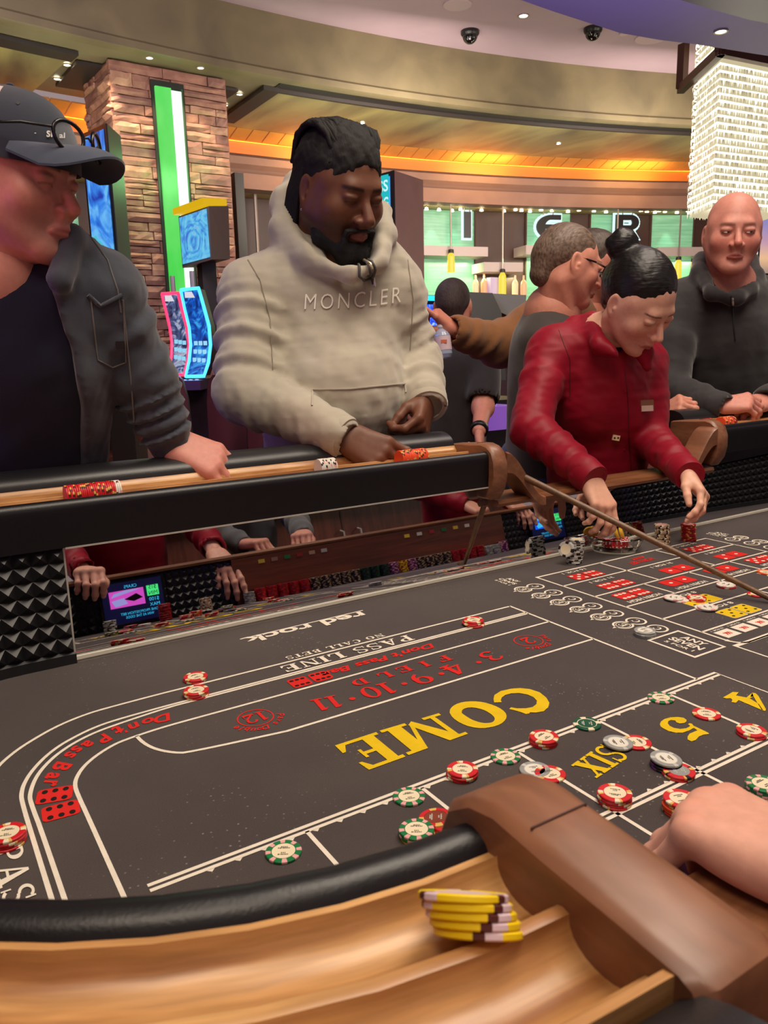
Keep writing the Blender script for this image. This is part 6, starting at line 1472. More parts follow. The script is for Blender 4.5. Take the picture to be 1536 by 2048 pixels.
# ================================================================ the large man in the grey hoodie
def P3(px, py, d): return np.array(atd(px, py, d))
def localfield(name, par, pos, fr, sc, build, m, lo=(-.13, -.2, -.26), hi=(.13, .16, .17), h=.004, rip=None, rel=1):
    f = Field(lo, hi, h); build(f)
    if rip: f.ripple(*rip)
    P, F = f.mesh(); P = relax(P, F, rel, .4); return pmesh(name, P * sc @ fr + pos, F, m, par)
def hairmat(name, c1, c2, rough=.45, sc=(260, 30, 60)):
    t = NT(name); n1 = t.n('ShaderNodeTexNoise'); n1.inputs['Scale'].default_value = 1; n1.inputs['Detail'].default_value = 4; t.l(t.coord('Object', sc), n1.inputs['Vector'])
    t.l(t.ramp(n1.outputs[0], [(.35, lin(c1)), (.68, lin(c2))]), t.b.inputs['Base Color']); t.b.inputs['Roughness'].default_value = rough; t.bump(n1.outputs[0], .6, .003); return t.m
M_HOOD = fabric('hoodie_fleece', (180, 173, 156), .06, .92, 700, .3, .4)
M_BLKHAIR = hairmat('black_hair', (8, 7, 7), (18, 15, 14), .8)
M_DENIM = fabric('dark_trousers', (34, 36, 46)); M_SHOE = mat('shoe_black', (28, 26, 26), .5)
def man_hoodie():
    sk = (112, 70, 50)
    t = person('large bearded man in a grey hooded sweatshirt bending over his chips at the rail', P3(680, 900, 2.12))
    hp, fr, sc = P3(682, 378, 1.86), frame(40, 24, -3), 1.13
    parts = [head(hp, fr, sc, sk, (128, 70, 62), (20, 14, 12), (26, 18, 16), .55, .12, (0, -.06, -.20), 1.18, 1.1, 1.0, (24, 14, 12), neckr=.064)]
    sR, eR, wR = P3(507, 590, 1.93), P3(492, 785, 1.86), P3(672, 868, 1.75); sL, eL, wL = P3(772, 590, 2.06), P3(832, 722, 2.10), P3(852, 800, 1.98)
    nk, ch, pv = P3(690, 520, 1.97), P3(668, 640, 2.04), P3(672, 905, 2.10)
    hR = unit(P3(768, 912, 1.745) - wR); parts.append(hand(wR + hR * .02, hR, UZ * .42 - HF * .9 + HR * .2, 1, 1.12, skin=sk, curls=[(14, 32, 22), (24, 34, 22), (34, 36, 24), (44, 38, 26)], spread=.9, thumb=(.35, .75, -.5)))
    hL = unit(P3(838, 872, 1.90) - wL); parts.append(hand(wL + hL * .012, hL, HR * .85 - HF * .35, -1, 1.08, skin=sk, curls=[(40, 60, 40), (58, 64, 40), (66, 64, 40), (70, 60, 40)], thumb=(.35, .75, -.55), spread=.5))
    body_pr = [(nk, pv, .10, .12), (sR, eR, .05, .045), (eR, wR, .045, .03), (sL, eL, .05, .045), (eL, wL, .045, .03), (pv + HR * .1, pv + HR * .11 - UZ * .8, .07, .05), (pv - HR * .1, pv - HR * .11 - UZ * .8, .07, .05)]
    under(parts, t, body_pr, sk)
    x = unit(sR - sL); up = unit(nk - pv); fw = np.cross(up, x)
    f = Field(np.minimum.reduce([sR, eR, wR, sL, pv, eL]) - .20, np.maximum.reduce([sR, nk, sL, wL, eL, pv]) + (.20, .2, .25), .0058)
    f.rc(ch + UZ * -.02, pv + UZ * .02, .205, .19, .06, flat=(fw, .80))
    f.rc(P3(560, 590, 1.98), P3(770, 590, 2.06), .115, .105, .07); f.rc(P3(640, 530, 1.98), P3(735, 530, 2.02), .10, .09, .06)
    f.el(P3(665, 790, 1.98), (.18, .16, .17), .08)
    f.rc(sR, eR, .086, .074, .035, fold=(.0052, 26, .4, UZ)); f.rc(eR, wR, .074, .052, .02, fold=(.0062, 31, 2, UZ)); f.rc(sL, eL, .082, .070, .035, fold=(.0052, 26, 1, UZ)); f.rc(eL, wL, .070, .054, .02, fold=(.005, 16, 3, UZ))
    # hem band
    f.rc(pv - UZ * .02 + x * .05, pv - UZ * .02 - x * .05, .13, .13, .03, flat=(fw, .9))
    # hood rolled around the neck
    H_ = [(604, 350, 2.00, .022), (574, 405, 1.98, .034), (572, 462, 1.93, .040), (622, 514, 1.86, .032), (702, 545, 1.83, .022), (754, 522, 1.87, .024), (768, 468, 1.93, .026), (762, 420, 2.02, .024)]
    for a, c in zip(H_, H_[1:]): f.rc(P3(*a[:3]), P3(*c[:3]), a[3], c[3], .022)
    f.rc(P3(590, 430, 2.02), P3(640, 500, 2.06), .055, .075, .05); f.rc(P3(600, 365, 2.03), P3(640, 470, 2.08), .03, .07, .04)
    f.rc(P3(586, 440, 1.915), P3(640, 500, 1.83), .004, .004, .02, '-')
    # throat opening
    f.rc(P3(680, 400, 1.88), P3(702, 492, 1.85), .075, .062, .02, '-')
    f.ripple(.0034, 30, 3); f.ripple(.0016, 85, 5)
    # open cuffs
    dW = unit(wR - eR); f.half(wR + dW * .022, dW) if False else f.rc(wR + dW * .038, wR + dW * .12, .034, .05, .006, '-')
    dL = unit(wL - eL); f.rc(wL + dL * .036, wL + dL * .12, .036, .05, .006, '-')
    P, F = f.mesh(); ho = pmesh('hoodie', P, F, M_HOOD, t); bv = bvh_of(ho)
    # ribbed cuffs
    for w_, d_, r_ in ((wR, dW, .047), (wL, dL, .049)):
        b = MB(); b.tube([w_ + d_ * q for q in (-.03, -.022, .0, .022, .03, .03, .02)], [r_ + .004, r_ + .006, r_ + .004, r_ + .004, r_ + .001, r_ - .008, r_ - .010], 28, cap=False); put('cuff', b, M_HOOD, t, 60)
    # lettering on the chest
    v, fc = textmesh('MONCLER', size=1, spacing=1.28, bold=-.008); lo, hi = v.min(0), v.max(0); b = MB(); Q = []
    for p in v:
        u, w = (p[0] - lo[0]) / (hi[0] - lo[0]), (p[1] - lo[1]) / (hi[1] - lo[1]); q = hit(bv, 609 + 191 * u + 2 * w, 619 - 15 * u - 31 * w + 5 * math.sin(math.pi * u), .0035); Q.append(q if q is not None else P3(700, 600, 1.9))
    b.add(Q, fc); put('chest_lettering', b, mat('cream_print', (246, 242, 228), .6), t)
    M_SE = fabric('hoodie_seam', (140, 132, 114))
    seam(bv, [(624, 812), (625, 779), (700, 778), (810, 767), (812, 785)], 'pocket_seam', M_HOOD, t, .0024, .0012)
    seam(bv, [(484, 500), (520, 560), (540, 640), (545, 740)], 'sleeve_seam', M_SE, t, .0016, .0006); seam(bv, [(815, 520), (826, 600), (820, 700)], 'sleeve_seam', M_SE, t, .0016, .0006)
    dg = mat('drawstring', (74, 72, 70), .7)
    seam(bv, [(722, 508), (716, 530), (716, 552), (728, 562), (744, 556), (748, 538), (738, 516), (730, 506)], 'drawstring', dg, t, .0032, .006); seam(bv, [(728, 512), (735, 540), (742, 570)], 'drawstring', dg, t, .0030, .009)
    ag = mat('metal_tip', (226, 214, 180), .25, metal=.7); seam(bv, [(733, 520), (738, 538)], 'metal_tip', ag, t, .003, .014); seam(bv, [(741, 552), (745, 578)], 'metal_tip', ag, t, .003, .012)
    # hair: base plus locks swept back
    def base(f):
        f.el((0, -.024, .040), (.084, .104, .090), .01); f.rc((0, -.09, .0), (0, -.085, -.10), .055, .05, .03); f.el((0, .115, -.015), (.075, .075, .088), .014, '-')
        for sx in (-1, 1): f.el((sx * .085, .015, -.045), (.03, .05, .055), .012, '-')
    localfield('hair', t, hp, fr, sc, base, M_BLKHAIR, h=.004, rip=(.0026, 210, 2))
    b = MB(); r = random.Random(5)
    for i in range(64):
        a = -1.08 + 2.16 * (i % 32) / 31 + r.uniform(-.04, .04); lay = i // 32; pts = []
        for j in range(10):
            q = j / 9; el = (.70 - .10 * abs(a) + .35 * lay) + q * (2.45 - .35 * lay)
            dx, dy, dz = math.sin(a) * (1 - .2 * q), math.cos(el) * math.cos(a * .6), math.sin(el) * (1 - .12 * abs(a)); gr = .80 + .21 * min(1, j / 3)
            p = np.array((0, -.026, .038)) + np.array((dx * .082, dy * .102, dz * .088)) * gr + np.array((r.gauss(0, .0022), r.gauss(0, .0022), r.gauss(0, .0016)))
            if el > math.pi * .9: p[2] -= (el - math.pi * .9) * .10
            pts.append(p * sc @ fr + hp)
        b.tube(pts, [.002 * sc, .004 * sc] + [.0056 * sc] * 7 + [.004], 6)
    for sx in (-1, 1):
        for i in range(7):
            y0 = -.030 - .010 * i; pts = [np.array((sx * (.080 - .004 * i), y0, .03)), np.array((sx * (.083 - .003 * i), y0 - .004, -.03)), np.array((sx * (.074 - .002 * i), y0 - .012, -.09)), np.array((sx * (.066 - .002 * i), y0 - .016, -.125))]; b.tube([p * sc @ fr + hp for p in pts], [.006, .0075, .007, .004], 6)
    put('locks', b, M_BLKHAIR, t, 70)
    def beard(f):
        f.el((0, .074, -.113), (.034, .030, .036), .02)
        for sx in (-1, 1):
            f.rc((sx * .060, .006, -.045), (sx * .052, .030, -.090), .014, .018, .02); f.rc((sx * .052, .030, -.090), (sx * .015, .078, -.112), .018, .020, .02)
            f.rc((sx * .004, .1010, -.0560), (sx * .030, .090, -.0625), .0042, .0050, .006); f.rc((sx * .033, .088, -.063), (sx * .033, .084, -.095), .0050, .010, .01)
        f.rc((-.024, .098, -.0735), (.024, .098, -.0735), .0115, .0115, .004, '-')
    localfield('beard', t, hp, fr, sc, beard, M_BLKHAIR, h=.003, rip=(.0014, 320, 8))
    b = MB(); c = np.array((.084, -.008, -.046)) * sc @ fr + hp; q = bmesh.new(); bmesh.ops.create_uvsphere(q, u_segments=14, v_segments=10, radius=.0055); b.add([np.array(v.co) + c for v in q.verts], [tuple(v.index for v in p.verts) for p in q.faces]); q.free()
    put('ear_stud', b, mat('stud_silver', (220, 220, 224), .1, metal=1), t, 80)
    fl = Field(pv - (.4, .4, .95), pv + (.4, .4, .15), .014); feet = [(pv[0] + HR[0] * s_ * .13 + .02, pv[1] + HR[1] * s_ * .13 + .05, FLOOR) for s_ in (-1, 1)]
    legs(fl, [pv + HR * .1, pv - HR * .1], feet[::-1], .10); P, F = fl.mesh(); pmesh('trousers', P, F, M_DENIM, t); shoes(feet, -HF, M_SHOE, t)
    return t
man_hoodie()
# ================================================================ the other people
def torso(f, nk, pv, sR, sL, hw, dp, k=.06, hips=None):
    x = unit(np.array(sR) - sL); up = unit(nk - pv); fw = np.cross(up, x); c = nk + (pv - nk) * .30
    f.rc(c, pv, hw, hips or hw * .9, k, flat=(fw, dp)); f.rc(sR + (sL - sR) * .18, sL + (sR - sL) * .18, hw * .55, None, k); f.rc(nk, sR + (sL - sR) * .1, .060, .062, .05); f.rc(nk, sL + (sR - sL) * .1, .060, .062, .05)
    return x, up, fw
def bounds(*p, m=.2): p = np.array(p); return p.min(0) - m, p.max(0) + m
def lower(t, pv, face, m, gap=.1, r=.085, feet=None):
    x = np.cross(unit(face), UZ); feet = feet or [np.array((*(pv + x * s_ * gap * 1.2)[:2], FLOOR)) for s_ in (-1, 1)]
    f = Field(np.array((pv[0] - .4, pv[1] - .4, FLOOR)), pv + (.4, .4, .2), .016); f.el(pv, (.15, .13, .12), .05); legs(f, [pv - x * gap * .8, pv + x * gap * .8], feet, r); P, F = f.mesh(); pmesh('trousers', P, F, m, t); shoes(feet, face, M_SHOE, t)
def limb(s, e, w): return [(s, e, .042, .036), (e, w, .036, .026)]
# ---------------------------------------------------------------- man in the cap and jacket
def man_cap():
    sk = (205, 138, 122); t = person('man in a dark cap and grey jacket leaning on the rail at the table end', P3(40, 900, 1.62))
    hp, fr, sc = P3(28, 358, 1.33), frame(76, 10, 0), 1.06
    nk = P3(-10, 560, 1.38)
    parts = [head(hp, fr, sc, sk, (176, 100, 92), (96, 74, 62), (150, 110, 100), .35, .35, tuple(((nk + UZ * -.04 - hp) @ fr.T / sc)), 1.05, 1.08, .6, neckr=.060)]
    sL, eL, wL = P3(205, 590, 1.46), P3(290, 765, 1.55), P3(340, 884, 1.60); sR, eR, wR = P3(-190, 600, 1.46), P3(-260, 860, 1.46), P3(-150, 1000, 1.45); pv = P3(30, 1010, 1.66)
    hL = unit(P3(412, 915, 1.60) - wL); parts.append(hand(wL + hL * .006, hL, UZ * .82 - HF * .55, -1, 1.18, skin=sk, curls=[(30, 50, 20), (34, 50, 22), (34, 48, 22), (30, 44, 22)], spread=.7, thumb=(.26, .9, -.30)))
    hR = unit(P3(-120, 1010, 1.40) - wR); parts.append(hand(wR, hR, UZ, 1, 1.0, skin=sk))
    under(parts, t, [(nk, pv, .09, .11)] + limb(sL, eL, wL) + limb(sR, eR, wR) + [(pv, pv - UZ * .7, .09, .08)], sk)
    f = Field(*bounds(sL, sR, pv, nk, m=.25), .008); x, up, fw = torso(f, nk - UZ * .03, pv, sR, sL, .185, .68); f.rc(hp - UZ * .02, nk + fw * .085 + UZ * .03, .066, .040, .012, '-'); f.ripple(.003, 26, 4)
    P, F = f.mesh(); sh = pmesh('shirt', P, F, fabric('navy_tee', (20, 20, 44), .1, .9, 900, .2, .3), t)
    f = Field(*bounds(sL, eL, wL, sR, eR, wR, pv, nk, m=.22), .0066); torso(f, nk - UZ * .03, pv + UZ * .02, sR, sL, .203, .74)
    f.rc(sL, eL, .078, .062, .03, fold=(.004, 18, .3, UZ)); f.rc(eL, wL, .062, .049, .02, fold=(.0055, 30, 1, UZ)); f.rc(sR, eR, .078, .062, .03, fold=(.004, 18, 2, UZ)); f.rc(eR, wR, .062, .047, .02)
    # collar
    for a, c in zip([(140, 480, 1.36), (165, 500, 1.40), (60, 470, 1.52), (-100, 500, 1.5)], [(120, 560, 1.33), (140, 480, 1.36), (165, 500, 1.40), (60, 470, 1.52)]): f.rc(P3(*a), P3(*c), .024, .022, .02)
    # open front: cut a wedge out of the chest
    f.rc(P3(-12, 540, 1.31), P3(-14, 1010, 1.38), .085, .205, .01, '-'); f.rc(P3(30, 420, 1.33), P3(20, 540, 1.36), .07, .066, .01, '-')
    f.ripple(.0026, 30, 9); f.ripple(.0013, 110, 2); dL = unit(wL - eL); f.rc(wL + dL * .028, wL + dL * .10, .032, .045, .005, '-')
    P, F = f.mesh(); MJ = fabric('jacket_twill', (68, 72, 82), .12, .85, 500, .35, .3, 25); jk = pmesh('jacket', P, F, MJ, t); bv = bvh_of(jk); MS = mat('jacket_stitch', (112, 108, 104), .7)
    seam(bv, [(178, 470), (215, 520), (235, 580), (242, 625)], 'seam', MS, t, .0014, .0004); seam(bv, [(176, 590), (200, 612), (243, 590)], 'pocket_flap', MJ, t, .004, .002); seam(bv, [(182, 600), (195, 720), (225, 735), (252, 725), (246, 600)], 'pocket_edge', MS, t, .0014, .0006); seam(bv, [(245, 600), (262, 760), (275, 930)], 'seam', MS, t, .0014, .0004)
    b = MB(); c = hit(bv, 240, 690, .002)
    if c is not None: b.box(c, (.007, .007, .003), (HR, UZ, HF)); put('button', b, mat('dark_button', (40, 38, 38), .3, metal=.5), t)
    zz = [hit(bv, px, py, .001) for px, py in ((196, 640), (205, 720), (216, 800), (232, 880), (240, 930))]
    # cap
    C = np.array((0, -.016, .022)); A = (.0915, .123, .113); b = MB(); V = []
    for j in range(13):
        e = -.02 + (math.pi / 2 + .02) * j / 12
        for i in range(36):
            a = 2 * math.pi * i / 36; w = 1 + .006 * abs(math.sin(3 * a)); V.append(np.array((A[0] * w * math.cos(e) ** .82 * math.cos(a), A[1] * w * math.cos(e) ** .82 * math.sin(a), A[2] * math.sin(e))) + C + (0, .006 * math.sin(e) ** 2, 0))
    fs = [(j * 36 + i, j * 36 + (i + 1) % 36, (j + 1) * 36 + (i + 1) % 36, (j + 1) * 36 + i) for j in range(12) for i in range(36)]
    tow = lambda p: np.array(p) * sc @ fr + hp
    MC, MC2 = fabric('cap_twill', (48, 54, 66), .08, .9, 900, .3), fabric('cap_mesh', (196, 184, 180), .1, .9, 260, .8)
    b.add([tow(v) for v in V], [q for q in fs if (V[q[0]][1] + V[q[2]][1]) / 2 >= .008 or (V[q[0]][2] > .122)], 0); b.add([tow(v) for v in V], [q for q in fs if not ((V[q[0]][1] + V[q[2]][1]) / 2 >= .008 or (V[q[0]][2] > .122))], 1); cap = put('cap', b, [MC, MC2], t, 60)
    b = MB(); V = []
    for j in range(8):
        q = j / 7
        for i in range(21):
            u = -1 + 2 * i / 20; a = math.pi / 2 - u * .98; r0 = np.array((.0915 * math.cos(a), .123 * math.sin(a) - .018)); ln = .080 * math.sqrt(max(0, 1 - (abs(u)) ** 3.2))
            V.append((r0[0] * (1 + .10 * q), r0[1] + ln * q,   .055 - .012 * q - u * u * (.010 + .040 * q * math.sqrt(max(0, 1 - abs(u) ** 3.2))) + .012 * math.sin(q * 2.5) * (1 - u * u)))
    fs = [(j * 21 + i, j * 21 + i + 1, (j + 1) * 21 + i + 1, (j + 1) * 21 + i) for j in range(7) for i in range(20)]; n = len(V); V2 = V + [(x_, y_, z_ - .0035) for x_, y_, z_ in V]; edge = [7 * 21 + i for i in range(21)]
    b.add([tow(v) for v in V2], [f_[::-1] for f_ in fs] + [tuple(n + q for q in f_) for f_ in fs] + [(a_, c_, n + c_, n + a_) for a_, c_ in zip(edge, edge[1:])]); put('brim', b, fabric('cap_brim', (64, 74, 90), .08, .9, 900, .25), cap, 60)
    b = MB(); q = bmesh.new(); bmesh.ops.create_uvsphere(q, u_segments=12, v_segments=8, radius=.007); b.add([np.array(v.co) * (1, 1, .6) + tow((0, -.012, .137)) for v in q.verts], [tuple(v.index for v in p.verts) for p in q.faces]); q.free(); put('top_button', b, MC, cap, 80)
    b = MB(); cv = bvh_of(cap)
    Q = [hit(cv, px, py, .001) for px, py in ((32, 207), (35, 203), (39, 204), (40, 208), (36, 210))]
    if all(q is not None for q in Q): b.poly(Q); put('eyelet', b, mat('eyelet', (24, 28, 36), .6), cap)
    # embroidered letters on the crown
    for txt, x0, x1, y0, y1 in (('sn', 92, 110, 262, 275), ('al', 117, 128, 266, 277), ('.', 68, 72, 266, 268)):
        v, fc = textmesh(txt, size=1, bold=.02); lo, hi = v.min(0), v.max(0); b = MB(); Q = []
        for p in v:
            q = hit(cv, x0 + (x1 - x0) * (p[0] - lo[0]) / (hi[0] - lo[0]), y1 - (y1 - y0) * (p[1] - lo[1]) / (hi[1] - lo[1]), .0022); Q.append(q if q is not None else tow((0, .1, .06)))
        b.add(Q, fc); put('lettering', b, mat('cap_thread', (214, 210, 204), .7), cap)
    # reading glasses pushed up on the cap
    g = tag(empty('reading_glasses', tow((0, .09, .06))), 'black round reading glasses pushed up on the dark cap', 'glasses')
    MG = mat('glasses_black', (14, 14, 16), .25); ML = mat('lens', (200, 205, 210), .05, alpha=.16, spec=1)
    for sx in (-1, 1):
        c = np.array((sx * .036, .122, .066)); X, Y = unit((1, -.38 * sx, 0)), unit((0, -.22, 1)); pts = [tow(c + X * (.0255 * math.cos(a) * (1 + .08 * math.sin(a))) + Y * .0225 * math.sin(a) + np.cross(X, Y) * 0) for a in np.linspace(0, 2 * math.pi, 25)]
        b = MB(); b.tube(pts, .0032, 8); put('rim', b, MG, g, 60); b = MB(); b.poly(pts[:-1]); put('lens', b, ML, g)
        b = MB(); b.tube([tow(c + X * sx * .024 + Y * .008), tow((sx * .090, .080, .070)), tow((sx * .100, -.0, .060)), tow((sx * .098, -.06, .046))], [.002, .0022, .002, .0018], 6); put('temple', b, MG, g, 60)
    b = MB(); b.tube([tow((-.012, .127, .070)), tow((0, .131, .073)), tow((.012, .127, .070))], .0018, 6); put('bridge', b, MG, g, 60)
    lower(t, pv, fw, M_DENIM); return t
man_cap()
# ---------------------------------------------------------------- dealer in the dark red shirt
M_CRIM = fabric('crimson_satin', (142, 8, 36), .10, .5, 700, .15, .04, 12)
def dealer_woman():
    sk = (234, 180, 154); t = person('woman dealer in dark red shirt, black hair in a bun, reaching over the table', P3(1180, 940, 2.42))
    hp, fr, sc = P3(1280, 602, 2.05), frame(35, 42, -10), 1.0
    nk = P3(1208, 672, 2.18)
    parts = [head(hp, fr, sc, sk, (178, 96, 92), (52, 38, 34), None, 0, .35, tuple((nk - UZ * .03 - hp) @ fr.T / sc), .95, .92, .5, (46, 30, 28), female=True, neckr=.044)]
    sR, eR, wR = P3(1098, 705, 2.22), P3(1062, 858, 2.12), P3(1176, 950, 1.95); sL, eL, wL = P3(1292, 730, 2.30), P3(1300, 880, 2.28), P3(1372, 945, 2.05); pv = P3(1190, 960, 2.44)
    hR = unit(P3(1208, 1015, 1.92) - wR); parts.append(hand(wR + hR * .012, hR, HR * .45 - HF * .75 + UZ * .35, 1, .93, skin=sk, curls=[(24, 30, 20), (30, 34, 22), (36, 36, 24), (40, 38, 24)], spread=.8, thumb=(.5, .75, -.4)))
    hL = unit(P3(1402, 985, 2.00) - wL); parts.append(hand(wL + hL * .012, hL, HR * .75 + UZ * .5 - HF * .3, -1, .92, skin=sk, curls=[(30, 34, 20), (36, 38, 24), (42, 40, 26), (48, 42, 26)], thumb=(.45, .8, -.4), spread=.7))
    under(parts, t, [(nk, pv, .07, .10)] + limb(sR, eR, wR) + limb(sL, eL, wL) + [(pv, pv - UZ * .7, .09, .07)], sk)
    f = Field(*bounds(sR, eR, wR, sL, eL, wL, pv, nk, m=.18), .0062); x, up, fw = torso(f, nk - UZ * .02, pv, sR, sL, .150, .74, .05, .150)
    c_ = nk + (pv - nk) * .45 + fw * .055; f.el(c_ + x * .055, (.075, .07, .075), .05); f.el(c_ - x * .055, (.075, .07, .075), .05); f.el(nk + (pv - nk) * .85 + fw * .03, (.13, .11, .12), .06)
    f.rc(sR, eR, .066, .054, .03, fold=(.0022, 16, .2, UZ)); f.rc(eR, wR, .056, .041, .02, fold=(.0032, 27, 1, UZ)); f.rc(sL, eL, .064, .052, .03, fold=(.0022, 16, 2, UZ)); f.rc(eL, wL, .054, .040, .02, fold=(.0032, 25, 3, UZ))
    # shirt collar leaves and open neck
    for a, c, d in (((1182, 640, 2.19), (1200, 690, 2.09), (1238, 712, 2.06)), ((1270, 690, 2.14), (1290, 705, 2.10), (1296, 735, 2.10))): f.rc(P3(*a), P3(*c), .020, .022, .014); f.rc(P3(*c), P3(*d), .022, .010, .014)
    f.rc(P3(1150, 650, 2.24), P3(1185, 640, 2.22), .03, .026, .02)
    f.rc(nk + (hp - nk) * .5, nk + fw * .05 - up * .0, .046, .040, .008, '-'); f.rc(P3(1252, 690, 2.05), P3(1258, 752, 2.07), .030, .006, .008, '-')
    f.ripple(.0028, 30, 12); f.ripple(.0018, 75, 3)
    for w_, e_ in ((wR, eR), (wL, eL)): d_ = unit(w_ - e_); f.rc(w_ + d_ * .024, w_ + d_ * .1, .026, .04, .004, '-')
    P, F = f.mesh(); sh = pmesh('shirt', P, F, M_CRIM, t)
    f = Field(*bounds(sR, sL, pv, nk, m=.18), .008); torso(f, nk - UZ * .02, pv, sR + (sL - sR) * .06, sL + (sR - sL) * .06, .138, .70, .05, .138); f.el(nk + (pv - nk) * .24 + fw * .045, (.06, .045, .06), .05); f.rc(nk + (hp - nk) * .5, nk + fw * .03, .050, .046, .008, '-'); P, F = f.mesh(); pmesh('undershirt', P, F, fabric('dealer_black', (18, 18, 20)), t); bv = bvh_of(sh)
    for w_, e_, s_ in ((wR, eR, 'cuff'), (wL, eL, 'cuff')):
        d_ = unit(w_ - e_); b = MB(); b.tube([w_ + d_ * q for q in (-.025, -.02, .022, .026, .026)], [.042, .0435, .0405, .0395, .032], 24, cap=False); put('cuff', b, M_CRIM, t, 60)
    MSE = mat('crimson_seam', (92, 8, 26), .5); seam(bv, [(1250, 738), (1256, 800), (1258, 880), (1262, 940)], 'placket', MSE, t, .0016, .0006); seam(bv, [(1118, 660), (1140, 720), (1140, 800)], 'seam', MSE, t, .0013, .0004)
    for px, py in ((1250, 783), (1248, 900)):
        c = hit(bv, px, py, .001); 
        if c is not None: b = MB(); b.lathe([(.0045, 0), (.0045, .0015), (0, .002)], c, 10, ax=(x, up, fw)); put('button', b, M_CRIM, t, 60)
    # name tag with clip and a silver and gold die charm
    c = hit(bv, 1292, 812, .004)
    if c is not None:
        b = MB(); b.box(c, (.021, .016, .0015), (unit(HR + HF * .3), unit(UZ - HR * .08), HF)); nt = put('name_tag', b, mat('tag_brass', (150, 108, 86), .35, metal=.4), t); b = MB(); b.box(c - HF * .002 - UZ * .007, (.019, .008, .001), (unit(HR + HF * .3), unit(UZ - HR * .08), HF)); put('tag_strip', b, mat('tag_pale', (214, 186, 170), .4), nt)
    c = hit(bv, 1231, 873, .006)
    if c is not None:
        b = MB(); b.box(c, (.010, .0075, .004), (unit(HR - UZ * .2), unit(UZ + HR * .2), HF)); nt = put('dice_charm', b, mat('charm_ivory', (236, 214, 170), .3), t)
        b = MB(); [b.lathe([(.0028, .0), (.0028, .0012), (0, .0012)], c + HR * q - HF * .004, 10, ax=(HR, UZ, -HF)) for q in (-.005, .005)]; put('pip', b, mat('charm_dark', (60, 30, 24), .4), nt)
    # hair pulled back smooth with a bun
    def base(f):
        f.el((0, -.026, .036), (.082, .101, .091), .01); f.rc((0, -.08, .0), (0, -.07, -.05), .052, .04, .03); f.el((0, .118, -.022), (.088, .084, .092), .012, '-')
        for sx in (-1, 1): f.el((sx * .084, .012, -.040), (.022, .044, .046), .010, '-')
        f.rc((.005, -.080, .060), (.012, -.105, .078), .03, .028, .02); f.el((.016, -.124, .084), (.042, .038, .042), .008)
        for q in range(5): a = q * 1.257; f.rc((.016 + .026 * math.cos(a), -.140, .084 + .024 * math.sin(a)), (.016 + .026 * math.cos(a + 1.2), -.140, .084 + .024 * math.sin(a + 1.2)), .016, .016, .006)
    localfield('hair', t, hp, fr, sc, base, hairmat('sleek_hair', (8, 8, 9), (18, 16, 17), .42, (30, 30, 160)), h=.0032, rip=(.0007, 260, 2), hi=(.13, .16, .19), lo=(-.13, -.21, -.2))
    lower(t, pv, fw, fabric('dealer_black', (18, 18, 20)), .08, .075); return t
dealer_woman()
